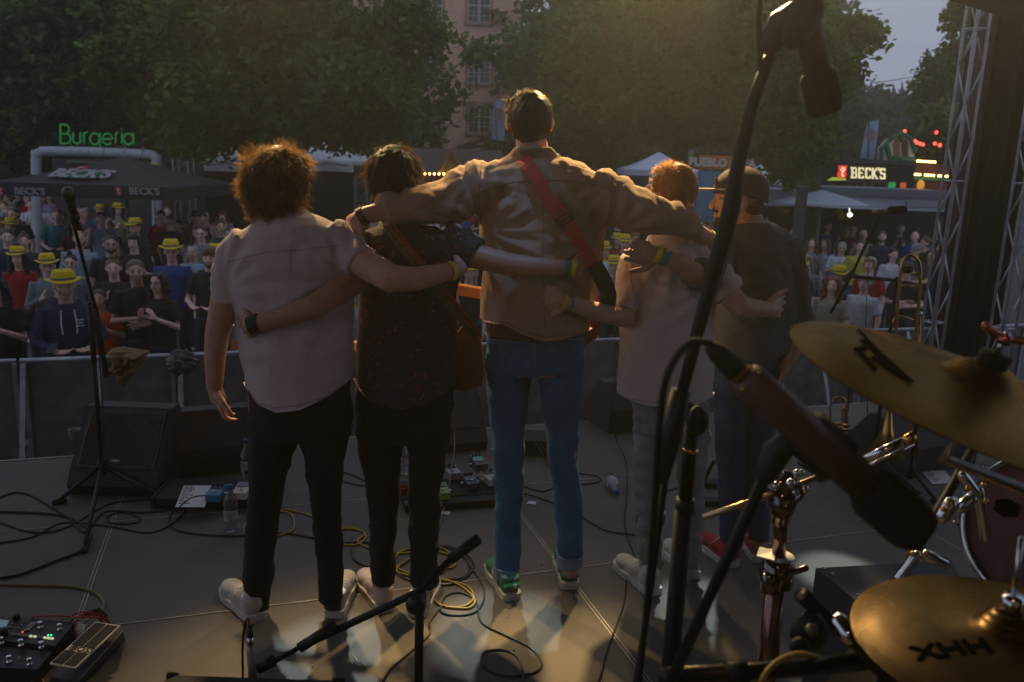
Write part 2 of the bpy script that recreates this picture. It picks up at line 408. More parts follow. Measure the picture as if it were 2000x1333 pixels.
for (xa, ya, xb, yb, D, w_, lab) in ((1853, 430, 1895, 150, 8.6, .15, 'grey lattice truss tower at the stage corner left of the black curtain'), (1966, 600, 2010, 300, 8.4, .16, 'grey lattice truss tower at the right edge beyond the black curtain')):
    q = W(xa, ya, D); towers.append(truss('truss_tower', lab, (q.x, D, GZ), (q.x, D, 6.5), w_, M('truss_aluminium', (.50, .50, .54), .42, .4, .2, 10, .1), .36, .015, group='truss towers of the stage roof', yaw=R(14)))
# ladder-like stubs, black curtain, red-brown tarpaulin behind the towers
q = W(1925, 400, 9.2)
cm = M('black_stage_curtain', (.009, .009, .010), .85, 0, .3, 5, .2)
def curtain(xa, xb, D, z0, z1, name, label, mat, amp=.05, n=40, yaw=0):
    g = G(); 
    for i in range(n + 1):
        u = i / n; x = xa + (xb - xa) * u; y = D + amp * math.sin(u * n * .9) + .02 * math.sin(u * 31) + (x - xa) * math.tan(yaw)
        g.v += [Vector((x, y, z0)), Vector((x, y, z1)), Vector((x, y + .02, z1)), Vector((x, y + .02, z0))]
    for i in range(n):
        a = 4 * i; b = a + 4; g.f += [(a, b, b + 1, a + 1), (a + 1, b + 1, b + 2, a + 2), (a + 2, b + 2, b + 3, a + 3), (a + 3, b + 3, b, a)]
    o_ = g.build(name, mat, None, True); tag(o_, label, 'curtain'); return o_
q1, q2 = W(1893, 430, 8.9).x, W(1966, 430, 8.9).x
curtain(q1, q2 + .08, 8.9, GZ + .02, 6.6, 'stage_curtain', 'long black curtain hanging between the two truss towers', cm, .035, 26)
q1, q2 = W(1852, 430, 10).x, W(1890, 430, 10).x
curtain(q1 - .05, q2 + .3, 10, GZ + .02, 5.2, 'tarpaulin', 'dull red-brown tarpaulin hanging behind the left truss tower', M('red_brown_tarp', (.075, .030, .030), .8, 0, .25, 2, .3), .02, 20)
# dark roof beam crossing the top right corner
a, b = W(1862, -12, 7.4), W(2100, 60, 6.6)
g = G(); d = (b - a).normalized(); g.box((a + b) / 2 + UZ * .05, ((b - a).length, .25, .2), (d, UZ.cross(d).normalized(), d.cross(UZ.cross(d).normalized())))
tag(g.build('roof_beam', M('roof_cloth', (.012, .012, .013), .8)), 'dark slanting roof beam crossing the top right corner', 'beam')
# ================================================================== black branded umbrella
def parasol():
    D = 13.5; z0 = W(165, 387, D).z; z1 = W(165, 361, D).z; zp = W(165, 305, D + 1.5).z; k = sc(165, 370, D)
    cx = W(163, 370, D).x; hw = 178 * k; cy = D + hw
    t = thing('market_umbrella', 'large black square umbrella with BECK\'S lettering over the crowd', 'umbrella', (cx, cy, GZ))
    pv = M('umbrella_cloth', (.022, .022, .024), .8, 0, .2, 6, .2)
    g = G(); rings = []
    def sq(h, z, sag=0): 
        o_ = []
        for (a, b), (c, d_) in zip(((-1, -1), (1, -1), (1, 1), (-1, 1)), ((1, -1), (1, 1), (-1, 1), (-1, -1))):
            for q in range(6):
                u = q / 6; o_.append(Vector((cx + h * (a + (c - a) * u), cy + h * (b + (d_ - b) * u), z - sag * math.sin(math.pi * u))))
        return o_
    rings = [sq(hw, z0), sq(hw, z1), sq(hw * .66, z1 + (zp - z1) * .30, .02), sq(hw * .33, z1 + (zp - z1) * .65, .02), sq(.05, zp)]
    g.rings([sq(hw - .01, z0), sq(hw - .01, z1 - .02), sq(.05, zp - .05)][::-1] + rings, False)
    can = g.build('canopy', pv, t)
    G().tube([(cx, cy, GZ), (cx, cy, zp + .04)], .03, 10).build('pole', dull, t, True)
    G().box((cx, cy, GZ + .04), (.8, .8, .08), bev=.01).build('base', M('concrete_slab', (.2, .2, .19), .9), t)
    rib = G()
    for a, b in ((-1, -1), (1, -1), (1, 1), (-1, 1), (0, -1), (0, 1), (1, 0), (-1, 0)): rib.tube([(cx, cy, zp - .08), (cx + a * hw * .97, cy + b * hw * .97, z1 - .05)], .012, 5)
    rib.build('rib', dull, t)
    lw = M('faded_white_print', (.26, .26, .27), .8, var=.25); rd = M('faded_red_print', (.30, .03, .03), .8); gr = M('green_print', (.02, .10, .025), .8)
    lo = M('badge_outline', (.45, .40, .40), .8)
    def badge(c, h, uy_, par):      # little red shield with a key drawn in white
        n = UX.cross(uy_)
        G().prism([c + UX * x * h + uy_ * y * h for x, y in ((-.36, .5), (-.1, .44), (0, .5), (.1, .44), (.36, .5), (.33, .1), (.38, -.2), (.18, -.5), (0, -.44), (-.18, -.5), (-.38, -.2), (-.33, .1))], n, .006).build('badge', rd, par)
        g = G(); 
        g.prism([c + n * .008 + UX * x * h + uy_ * y * h for x, y in ((-.05, -.3), (.05, -.3), (.05, .1), (-.05, .1))], n, .003)
        g.prism([c + n * .008 + UX * (.16 * math.cos(q)) * h + uy_ * (.22 + .14 * math.sin(q)) * h for q in [i * math.pi / 5 for i in range(10)]], n, .003)
        g.prism([c + n * .008 + UX * x * h + uy_ * y * h for x, y in ((.05, -.3), (.2, -.3), (.2, -.15), (.05, -.15))], n, .003); g.build('emblem', lo, par)
    for px in (60, 283): text("BECK'S", W(px, 374.5, D) + Vector((0, -.03, 0)), UX, UZ, .155, lw, 'lettering', can, .004, .004, 1.05)
    for px in (3, 233): badge(W(px, 374, D) + Vector((0, -.03, 0)), .15, UZ, can)
    # print on the sloping face: green ellipse, outlined letters, red badge
    sl_ = (Vector((cx, cy, zp)) - Vector((cx, cy - hw, z1))).normalized(); nn = UX.cross(sl_)
    def on(px, py):
        d = ray(px, py); P0 = Vector((cx, cy - hw, z1)) + nn * .03; return CAM + d * ((P0 - CAM).dot(nn) / d.dot(nn))
    c = on(160, 341); k2 = sc(160, 341, c.y)
    G().prism([c + UX * 42 * k2 * math.cos(q) + sl_ * 2.2 * 12 * k2 * math.sin(q) for q in [i * math.pi / 12 for i in range(24)]], nn, .004).build('green_ellipse', gr, can)
    text("BECK'S", c + nn * .012, UX, sl_, .28, lw, 'lettering', can, .003, .012, 1.15, 2.0)
    c2 = on(161, 329); G().prism([c2 + UX * a * 11 * k2 + sl_ * b * 4 * 2.4 * k2 for a, b in ((-1, -1), (1, -1), (.9, 1), (-.9, 1))], nn, .012).build('badge', rd, can)
    G().prism([c2 + nn * .014 + UX * a * 6 * k2 + sl_ * b * 1.6 * 2.4 * k2 for a, b in ((-1, -1), (1, 0), (-1, 1))], nn, .003).build('emblem', lo, can)
parasol()
# ================================================================== burger truck with pipe arch and green sign
def burger():
    D = 18.5; k = sc(190, 300, D); pipe = M('white_air_pipe', (.40, .42, .47), .5, 0, .14, 3, .1)
    t = thing('burger_stand', 'burger stand with fat white pipe arch and green Burgeria letters on top', 'food stand', (W(190, 400, D).x, D + 1, GZ))
    pts = [W(71, 520, D), W(71, 318, D), W(73, 305, D), W(80, 298, D), W(92, 296, D), W(190, 297.5, D), W(285, 302, D), W(298, 304, D), W(305, 311, D), W(306, 325, D), W(306, 520, D)]
    pts[0].z = pts[-1].z = GZ
    for a in pts: a.y = D
    G().tube(spline(pts, 5), 9.5 * k, 16).build('pipe_arch', pipe, t, True)
    for px in (105, 140, 176, 205, 245, 280): G().tube([W(px, 298, D), W(px + 3, 298.1, D)], 10 * k, 16).build('pipe_joint', M('pipe_band', (.34, .33, .33), .5), t, True)
    g = G().box((W(190, 340, D).x, D + 1.7, (GZ + W(190, 314, D).z) / 2), (235 * k, 2.2, W(190, 314, D).z - GZ)); g.build('truck_body', M('truck_grey', (.05, .05, .052), .5), t)
    G().box((W(190, 340, D).x, D + .5, W(190, 318, D).z), (150 * k, .3, .06)).build('awning', M('awning_white', (.25, .25, .25), .6), t)
    neon = M('green_letter', (.03, .22, .05), .5, emit=(.03, .6, .10), estr=.07, var=.1, bump=0)
    # "Burgeria" drawn as tube strokes in a geometric sans
    g = G(); rr = 1.9 * k
    def P(x, y): q = W(116 + x, 281 - y, D); q.y = D; return q
    def stroke(pts): g.tube([P(*a) for a in pts], rr, 6)
    def arc(cx, cy, rx, ry, a0, a1, n=12): return [(cx + rx * math.cos(R(a0 + (a1 - a0) * i / n)), cy + ry * math.sin(R(a0 + (a1 - a0) * i / n))) for i in range(n + 1)]
    stroke([(2, 0), (2, 37)]); stroke([(2, 37)] + arc(11, 28, 8, 9, 90, -90) + [(2, 19)]); stroke([(2, 19)] + arc(13, 9.5, 9, 9.5, 90, -90) + [(2, 0)])
    stroke([(27, 22), (27, 8)] + arc(34, 7, 7, 7, 180, 360) + [(41, 22)]); stroke([(41, 7), (41, 0)])
    stroke([(48, 0), (48, 21)]); stroke(arc(54, 15, 6, 7, 180, 80))
    stroke(arc(69, 9, 9, 11, 0, 360, 18)); stroke([(79, 21), (79, -6)] + arc(70, -6, 9, 7, 0, -170))
    stroke(arc(94, 9, 9.5, 11, 0, 320, 16)); stroke([(85, 9), (103, 9)])
    stroke([(110, 0), (110, 21)]); stroke(arc(115, 15, 5, 7, 180, 90)); stroke([(122, 0), (122, 21)]); stroke([(121, 28), (123, 29)])
    stroke(arc(135, 9, 9.5, 10.5, 0, 360, 18)); stroke([(145, 21), (145, -2)])
    g.build('sign_letters', neon, t, True)
    g = G(); 
    for px in (139, 243): g.tube([W(px, 296, D), W(px - 1, 262, D + .05)], 1.6 * k, 6)
    g.build('sign_post', dull, t)
    o_ = G(); pbox(o_, 285, 319, 307, 335, D - .5, .06); o_ = tag(o_.build('yellow_sign', M('yellow_board', (.55, .42, .02), .7)), 'small blank yellow board beside the white pipe arch', 'sign')
    G().tube([(o_.location.x, D - .45, GZ), (o_.location.x, D - .45, o_.location.z + .02)], .02, 6).build('post', dull, o_)
burger()
# ================================================================== tents on the right
tw = M('tent_white', (.58, .66, .84), .7, 0, .1, 3, .2)
tb = M('tent_blue_side', (.10, .30, .50), .7, 0, .15, 2, .2)
def tent(xl, xr, ya, yv, yb, D, label, blue=False):
    k = sc((xl + xr) / 2, yv, D); cx = W((xl + xr) / 2, yv, D).x; hw = (xr - xl) / 2 * k; zv = W((xl + xr) / 2, yv, D).z; zb = W((xl + xr) / 2, yb, D).z; zp = W((xl + xr) / 2, ya, D).z
    t = thing('gazebo_tent', label, 'tent', (cx, D + hw, GZ), 'pop-up tents')
    g = G(); cy = D + hw; rings = []
    for f, z in ((1, zb), (1, zv), (.72, zv + (zp - zv) * .2), (.42, zv + (zp - zv) * .5), (.2, zv + (zp - zv) * .78), (.02, zp)):
        rings.append([Vector((cx + hw * f * a, cy + hw * f * b, z)) for a, b in ((-1, -1), (0, -1.0), (1, -1), (1, 0), (1, 1), (0, 1), (-1, 1), (-1, 0))])
    g.rings(rings, False); g.build('canopy', tw, t)
    for a, b in ((-1, -1), (1, -1), (1, 1), (-1, 1)):
        G().box((cx + a * hw * .96, cy + b * hw * .96, (GZ + zv) / 2), (.05, .05, zv - GZ)).build('leg', dull, t)
    if blue: 
        G().box((cx, cy + hw * .9, (GZ + zb) / 2), (hw * 1.8, .03, zb - GZ)).build('side_wall', tb, t)
    return t
tent(1222, 1372, 297, 333, 345, 27, 'pale blue-white pop-up tent behind the blond man\'s head', True)
tent(1040, 1130, 288, 318, 330, 31, 'pale pop-up tent peeking over the tall man\'s collar', True)
tent(1452, 1578, 316, 350, 362, 29, 'pale pop-up tent right of the man in the cap', True)
def banner():
    D = 17; t = thing('banner', 'orange banner reading PUEBLO AREA on two masts', 'banner', (W(1410, 480, D).x, D, GZ)); 
    g = G(); pbox(g, 1365, 305, 1452, 331, D, .03); b_ = g.build('cloth', M('orange_banner', (.50, .17, .05), .8), t)
    text('PUEBLO AREA', W(1410, 319, D) + Vector((0, -.03, 0)), UX, UZ, .215, M('banner_white', (.55, .48, .44), .8), 'lettering', b_, .003, .012, .98)
    for px in (1350, 1456):
        q = W(px, 303, D + .05); G().tube([(q.x, D + .05, GZ), (q.x, D + .05, q.z + .1)], .05, 8).build('mast', dull, t, True)
banner()
def wall_blue():
    D = 26.5; g = G(); pbox(g, 1359, 336, 1402, 470, D, .05); o_ = g.build('blue_banner', tb); tag(o_, 'blue fabric panel standing behind the blond man\'s head', 'banner')
    g = G(); D = 22; pbox(g, 1536, 404, 1556, 440, D, .05); o_ = g.build('blue_banner', tb); tag(o_, 'small blue cloth hanging under the grey container beside the post', 'banner')
wall_blue()
def flag(pts, D, label, base_px):
    g = G(); g.prism([W(x, y, D) for x, y in pts], (0, 1, 0), .015)
    q = W(base_px, 420, D); t = thing('beach_flag', label, 'flag', (q.x, D, GZ), 'tall beach flags')
    g.build('cloth', M('flag_blue', (.30, .44, .62), .8, 0, .15, 2, .2), t)
    G().tube([(q.x, D, GZ), W(pts[2][0], pts[2][1], D) + Vector((0, 0, .02))], .025, 6).build('pole', dull, t)
    pale = M('flag_print', (.30, .20, .22), .8)
    cx = sum(p_[0] for p_ in pts) / len(pts); cy = sum(p_[1] for p_ in pts) / len(pts); k = sc(cx, cy, D)
    G().prism([W(cx, cy - 8, D) + Vector((.28 * math.cos(q_) * k * 36, -.02, .34 * math.sin(q_) * k * 36)) for q_ in [i * math.pi / 6 for i in range(12)]], (0, -1, 0), .004).build('print', pale, t)
flag([(1680, 309), (1690, 255), (1697, 238), (1717, 234), (1712, 280), (1707, 313)], 24, 'leaning pale blue beach flag behind the BECK\'S bar sign', 1706)
flag([(960, 272), (961, 225), (966, 196), (986, 188), (988, 230), (984, 276)], 36, 'pale blue beach flag left of the tall man\'s head', 985)
# ================================================================== bar with lit sign
def bar():
    D = 22; k = sc(1700, 340, D); t = thing('beer_bar', 'black bar pavilion with glowing BECK\'S sign and red badge', 'bar', (W(1690, 400, D).x, D + 1.5, GZ))
    g = G(); pbox(g, 1598, 321, 1786, 354, D, .35); s_ = g.build('sign_board', M('sign_black', (.008, .008, .008), .6), t)
    lit = M('lit_letters', (.8, .75, .5), .5, emit=(.9, .78, .42), estr=.45, var=.05, bump=0)
    # slab letters built from strokes
    def P(x, y): return W(1660.5 + x, 348.5 - y + x * .035, D) + Vector((0, -.03, 0))
    T = 5.2
    def bar_(g, x0, y0, x1, y1):
        g.prism([P(x0, y0), P(x1, y0), P(x1, y1), P(x0, y1)], (0, -1, 0), .03)
    def letter(ch, x):
        g = G(); h = 22; w_ = 11
        if ch == 'B':
            for q in ((0, 0, 3.5, h), (3.3, 0, 9, 3.4), (3.3, 9.4, 9, 12.6), (3.3, h - 3.4, 9, h), (8.2, 2, w_, 10.4), (8.2, 11.6, w_ - .6, h - 2), (-1.5, 0, .1, 3.2), (-1.5, h - 3.2, .1, h)): bar_(g, x + q[0], q[1], x + q[2], q[3])
        if ch == 'E':
            for q in ((0, 0, 3.5, h), (3.3, 0, w_, 3.4), (3.3, 9.4, 8.4, 12.6), (3.3, h - 3.4, w_, h), (w_ - 2.2, 3.2, w_, 5.8), (w_ - 2.2, h - 5.8, w_, h - 3.2)): bar_(g, x + q[0], q[1], x + q[2], q[3])
        if ch == 'C':
            for q in ((0, 2, 3.5, h - 2), (1.5, 0, w_ - 1, 3.4), (1.5, h - 3.4, w_ - 1, h), (w_ - 3, 2, w_, 6.5), (w_ - 3, h - 6.5, w_, h - 2)): bar_(g, x + q[0], q[1], x + q[2], q[3])
        if ch == 'K':
            bar_(g, x, 0, x + 3.5, h)
            g.prism([P(x + 3.2, 9), P(x + 3.2, 13), P(x + 8, h), P(x + 12, h)], (0, -1, 0), .03); g.prism([P(x + 4.5, 12), P(x + 12.5, 0), P(x + 8.3, 0), P(x + 3.2, 9.2)], (0, -1, 0), .03)
        if ch == "'":
            g.prism([P(x, h + 1), P(x + 3, h + 1), P(x + 1.6, h - 6), P(x, h - 6)], (0, -1, 0), .03)
        if ch == 'S':
            for q in ((0, h - 10, 3.5, h - 1.5), (1.5, h - 3.4, w_ - 1, h), (1.5, 9.2, w_ - 1.2, 12.8), (w_ - 3.5, 1.5, w_, 11), (1.2, 0, w_ - 1.4, 3.4), (0, 2, 2.8, 6), (w_ - 3, h - 6, w_, h - 2)): bar_(g, x + q[0], q[1], x + q[2], q[3])
        g.build('sign_letter', lit, s_)
    for ch, x in (('B', 1), ('E', 14.5), ('C', 28), ('K', 41), ("'", 53), ('S', 56.5)): letter(ch, x)
    red = M('lit_red_badge', (.6, .04, .02), .5, emit=(.9, .07, .02), estr=.42, var=.02, bump=0); c = W(1643.5, 336.5, D) + Vector((0, -.03, 0)); h = 26 * k
    bd = G().prism([c + UX * x * h + UZ * y * h for x, y in ((-.34, .5), (-.1, .46), (0, .5), (.1, .46), (.34, .5), (.27, .1), (.36, -.2), (.16, -.5), (0, -.46), (-.16, -.5), (-.36, -.2), (-.27, .1))], (0, -1, 0), .04).build('badge', red, s_)
    g = G(); key = M('lit_key', (.9, .8, .7), .5, emit=(1, .75, .5), estr=.55, var=.02, bump=0)
    g.tube([c + Vector((0, -.05, .02 * 0 + .02)), c + Vector((0, -.05, -h * .3))], h * .05, 6); g.tube([c + Vector((h * .13 * math.cos(q), -.05, h * .2 + h * .13 * math.sin(q))) for q in [i * math.pi / 5 for i in range(11)]], h * .045, 6)
    g.tube([c + Vector((0, -.05, -h * .28)), c + Vector((h * .14, -.05, -h * .28))], h * .045, 6); g.build('emblem', key, bd)
    gl = M('painted_green_glow', (.3, .5, .05), .6, emit=(.30, .45, .04), estr=.45, var=.4, scale=4, bump=0)
    G().prism([W(1614, 353, D) + Vector((0, -.02, 0)), W(1652, 353, D) + Vector((0, -.02, 0)), W(1652, 349, D) + Vector((0, -.02, 0)), W(1640, 346, D) + Vector((0, -.02, 0)), W(1624, 347, D) + Vector((0, -.02, 0))], (0, -1, 0), .01).build('green_light_patch', gl, s_)  # glowing sheet stands in for green light falling on the board
    # roof slab, posts, counter and shelf of crates
    g = G(); pbox(g, 1590, 312, 1790, 320, D - .1, 3.2); g.build('roof', M('bar_roof', (.05, .05, .055), .7), t)
    for px in (1604, 1782):
        for dy in (.2, 2.8):
            q = W(px, 360, D); G().box((q.x, D + dy, (GZ + W(px, 354, D).z) / 2), (.1, .1, W(px, 354, D).z - GZ)).build('post', black_metal, t)
    g = G(); pbox(g, 1605, 356, 1780, 372, D + 2.6, .06); g.build('back_panel', M('bar_back', (.07, .09, .12), .6), t)
    gm = M('glassware', (.16, .18, .20), .2)
    for i, px in enumerate(range(1628, 1740, 14)):
        g = G(); pbox(g, px, 359 + (i % 2), px + 10, 368, D + .6, .3); g.build('glass_crate', gm, t)
    for px, c_ in ((1742, (.02, .3, .08)), (1765, (.5, .1, .02)), (1772, (.6, .2, .02)), (1798, (.7, .3, .03))):
        g = G(); q = W(px, 362, D + .3); g.ball(q, (.10, .08, .14), n=10)
        tag(g.build('lantern', M('lantern%d' % px, c_, .5, emit=c_, estr=.45, bump=0), None, True), {1742: 'green glowing lantern', 1765: 'red-orange glowing lantern', 1772: 'orange glowing lantern', 1798: 'yellow glowing lantern'}[px] + ' under the right end of the BECK\'S sign', 'lantern', 'coloured lanterns by the bar')
bar()
# ================================================================== grey container kiosk, white parasol and post
def kiosk():
    D = 18.5; t = thing('container_kiosk', 'long grey container kiosk below the BECK\'S bar sign', 'kiosk', (W(1680, 400, D).x, D + 1.2, GZ)); gm = M('container_grey', (.42, .47, .56), .6, .2, .12, 1.5, .2)
    g = G(); pbox(g, 1462, 376, 1870, 408, D, 2.4); g.build('fascia', gm, t)
    g = G(); pbox(g, 1600, 370, 1870, 385, D - .12, 2.3); g.build('roof_edge', M('container_dark', (.12, .14, .18), .5, .2), t)
    g = G(); pbox(g, 1772, 396, 1868, 405, D - .06, .05); g.build('stripe', M('container_pale', (.26, .28, .33), .6), t)
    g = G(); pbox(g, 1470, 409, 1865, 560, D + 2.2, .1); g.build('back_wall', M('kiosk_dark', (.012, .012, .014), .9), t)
    for px in (1475, 1600, 1860):
        q = W(px, 400, D); G().box((q.x, D + .2, (GZ + q.z - .2) / 2), (.08, .08, q.z - .2 - GZ)).build('post', gm, t)
    for i, (px, py) in enumerate(((1534, 406), (1637, 405), (1655, 420), (1642, 414), (1520, 398))):
        g = G(); q = W(px, py + 6, D + .8); g.ball(q, (.11, .1, .13), n=10); g.tube([q, q + Vector((0, 0, .5))], .004, 4)
        tag(g.build('balloon', M('gold_foil', (.35, .22, .02), .3, .6), None, True), ['gold balloon right beside the small blue cloth', 'gold balloon left of the small white lamp, highest of three', 'gold balloon nearest the small white lamp', 'gold balloon hanging lowest left of the small white lamp', 'gold balloon close behind the cap of the bearded man'][i], 'balloon', 'gold balloons under the kiosk roof')
    g = G(); q = W(1660, 420, D - .4); g.ball(q, (.06, .03, .05), n=8); g.tube([q, q + Vector((-.02, .1, .25))], .008, 5)
    tag(g.build('lamp', M('lamp_white', (.9, .9, .9), .5, emit=(1, .95, .85), estr=1.5, bump=0), None, True), 'small white lamp glowing under the grey kiosk roof', 'lamp')
    D = 16.5; c = W(1640, 380, D); k = sc(1640, 390, D); hw = 96 * k; zv = W(1640, 402, D).z
    u = thing('white_parasol', 'low white parasol in front of the grey container kiosk', 'parasol', (c.x, D + hw, GZ))
    g = G(); rings = []
    for f, z in ((1, zv - .04), (1, zv), (.5, zv + (c.z + .05 - zv) * .55), (.03, c.z + .05)): rings.append([Vector((c.x + hw * f * math.cos(q), D + hw + hw * f * math.sin(q), z)) for q in [i * math.pi / 4 + .39 for i in range(8)]])
    g.rings(rings, False); g.build('canopy', M('parasol_white', (.34, .38, .45), .8, var=.08), u)
    G().tube([(c.x, D + hw, GZ), (c.x, D + hw, c.z)], .03, 8).build('pole', dull, u)
    D = 14.5; g = G(); q = W(1562, 420, D); zt = W(1562, 366, D).z
    pm = thing('post', 'thick dark square post standing before the grey kiosk', 'post', (q.x, D, GZ))
    G().box((q.x, D, (GZ + zt) / 2), (.155, .155, zt - GZ), bev=.01).build('shaft', M('post_grey', (.06, .06, .065), .8, 0, .3, 3, .4), pm)
    G().box((q.x, D, zt + .012), (.19, .19, .03)).build('cap', dull, pm)
kiosk()
# ================================================================== half-timbered gable stand with bulbs
def gable():
    D = 23.2; t = thing('fairground_stand', 'half-timbered fairground stand with green beams, arched window and bulb rows', 'stand', (W(1760, 330, D).x, D, GZ))
    cream = M('cream_plaster', (.62, .58, .46), .8); gr = M('green_beam', (.015, .16, .07), .6)
    pts = [(1723, 326), (1724, 290), (1740, 272), (1762, 264), (1778, 274), (1786, 296), (1786, 332)]
    wl = G().prism([W(x, y, D) for x, y in pts], (0, 1, 0), .35).build('wall', cream, t)
    g = G(); P = lambda x, y: W(x, y, D - .04)
    for a in (((1721, 330), (1722, 289), (1741, 270)), ((1741, 270), (1763, 261), (1780, 272), (1788, 298)), ((1731, 280), (1744, 330)), ((1744, 308), (1786, 312)), ((1757, 310), (1768, 332)), ((1776, 311), (1764, 332)), ((1757, 268), (1764, 276))): g.tube([P(*q) for q in a], .055, 6)
    g.build('timber_beam', gr, wl)
    for px, c_ in ((1752, (.30, .13, .02)), (1768, (.08, .035, .02))):
        g = G(); g.prism([W(x, y, D - .02) for x, y in ((px - 6, 308), (px - 6, 280), (px - 3, 274), (px, 272), (px + 3, 274), (px + 6, 280), (px + 6, 308))], (0, 1, 0), .05); g.build('arched_window', M('arch%d' % px, c_, .5), wl)
    g = G(); pbox(g, 1787, 322, 1865, 372, D, 2); g.build('front_panel', M('dark_red_front', (.10, .03, .02), .7, 0, .3, 2, .2), t)
    g = G(); pbox(g, 1786, 343, 1865, 353, D - .1, .1); g.build('green_band', gr, t)
    bulb = M('warm_bulb', (1, .7, .3))
    for y0, y1, a, b, n in ((315, 317, 1792, 1826, 8), (341, 345, 1786, 1850, 13)):
        for i in range(n):
            u = i / (n - 1)
            if n == 13 and i in (3, 8): continue
            G().ball(W(a + (b - a) * u, y0 + (y1 - y0) * u, D - .3), .032, n=6).build('bulb', bulb, t, True)
    g = G(); g.tube([W(1790, 312, D - .25), W(1828, 316, D - .25)], .015, 4); g.tube([W(1786, 338, D - .25), W(1852, 343, D - .25)], .015, 4); g.build('bulb_rail', dull, t)
    redb = M('red_bulb', (.9, .05, .03), emit=(1, .05, .03), estr=3.0, bump=0)
    st = thing('string_light', 'string of red bulbs hanging in the tree beside the fairground stand', 'string lights', W(1800, 280, 24))
    wire = []
    for px, py in ((1767, 257), (1787, 276), (1791, 279), (1797, 281), (1803, 283), (1826, 281), (1835, 284), (1829, 259), (1836, 284)):
        q = W(px, py, 24.0); wire.append(q); G().ball(q, .05, n=6).build('bulb', redb, st, True)
    G().tube(sorted(wire, key=lambda q: q.x), .006, 4).build('wire', rubber, st)
gable()
# ================================================================== bags on the barrier, church spire, wires
def crumple(c, ax_, size, mat, name, label, cat, seed=0, amp=.25):
    g = G(); n = 26; rings = []
    for i in range(15):
        t_ = math.pi * (i + .15) / 14.3; ring = []
        for j in range(n):
            ph = 2 * math.pi * j / n; d = Vector((math.sin(t_) * math.cos(ph), math.sin(t_) * math.sin(ph), math.cos(t_)))
            f = 1 + amp * (abs(noise.noise(d * 2.3 + Vector((seed, 0, 0)))) * 2 - .5) + .18 * abs(noise.noise(d * 6 + Vector((0, seed, 0)))) + .06 * noise.noise(d * 15)
            ring.append(c + (ax_[0] * d.x * size[0] + ax_[1] * d.y * size[1] + ax_[2] * d.z * size[2]) * f)
        rings.append(ring)
    g.rings(rings); o_ = g.build(name, mat); tag(o_, label, cat); return o_
tt = pb.y + .1
def bag():
    c = W(246, 682, 6.75); Y0 = c.y
    out_ = [(212, 684), (232, 681), (262, 683), (284, 690), (280, 702), (270, 712), (262, 728), (252, 740), (240, 756), (230, 748), (224, 735), (209, 728), (217, 716), (222, 704)]
    g = G(); cen = W(246, 712, Y0 - .1); rings = []
    for k_, (f, dy) in enumerate(((1, .06), (1, .0), (.86, -.06), (.6, -.10), (.3, -.08), (.04, -.11))):
        ring = []
        for i, (x, y) in enumerate(out_):
            q = W(x, y, Y0); q = cen + (q - cen) * f; q.y = Y0 + dy + .03 * math.sin(i * 2.4 + k_ * 1.7); q.x += .01 * math.sin(i * 3 + k_ * 2); ring.append(q)
        rings.append(ring)
    g.rings(rings); o_ = g.build('paper_bag', M('brown_paper', (.17, .09, .035), .85, 0, .25, 6, .5, 18)); tag(o_, 'crumpled brown paper bag hanging over the barrier rail', 'bag')
bag()
crumple(W(356, 708, 6.6), (UX, UY, UZ), (.12, .07, .10), M('grey_plastic_film', (.05, .052, .055), .3, 0, .3, 8, .4), 'plastic_bag', 'dark grey plastic bag draped over the barrier rail', 'bag', 3)
def spire():
    D = 95; p_ = W(1762, 190, D); t = thing('church_roof', 'distant slate roof with two thin spires above the trees', 'church', (p_.x, D, GZ)); sl_ = M('slate', (.06, .065, .075), .8)
    g = G().add([W(1735, 200, D), W(1800, 196, D), W(1765, 180, D + 4), W(1735, 200, D) + Vector((0, 8, 0)), W(1800, 196, D) + Vector((0, 8, 0))], [(0, 1, 2), (3, 2, 4), (0, 2, 3), (1, 4, 2), (0, 3, 4, 1)]); g.build('roof', sl_, t)
    for px, py in ((1762, 158), (1745, 163)):
        a = W(px, 186, D + 2); b = W(px, py, D + 2); G().tube([a, (a * .6 + b * .4), b], [.45, .18, .02], 8).build('spire', sl_, t)
    q = W(1765, 190, D + 4); G().box((q.x, D + 4, (GZ + q.z) / 2 - .5), (3.4, 7, q.z - GZ - 1)).build('wall', M('church_wall', (.2, .19, .17), .9), t)
spire()
o_ = G().tube(spline([W(1700, 163, 40), W(1745, 157, 40), W(1800, 148, 40), W(1870, 138, 40)], 5), .02, 4).build('power_line', rubber); tag(o_, 'thin power line crossing the sky above the distant spire', 'power line')
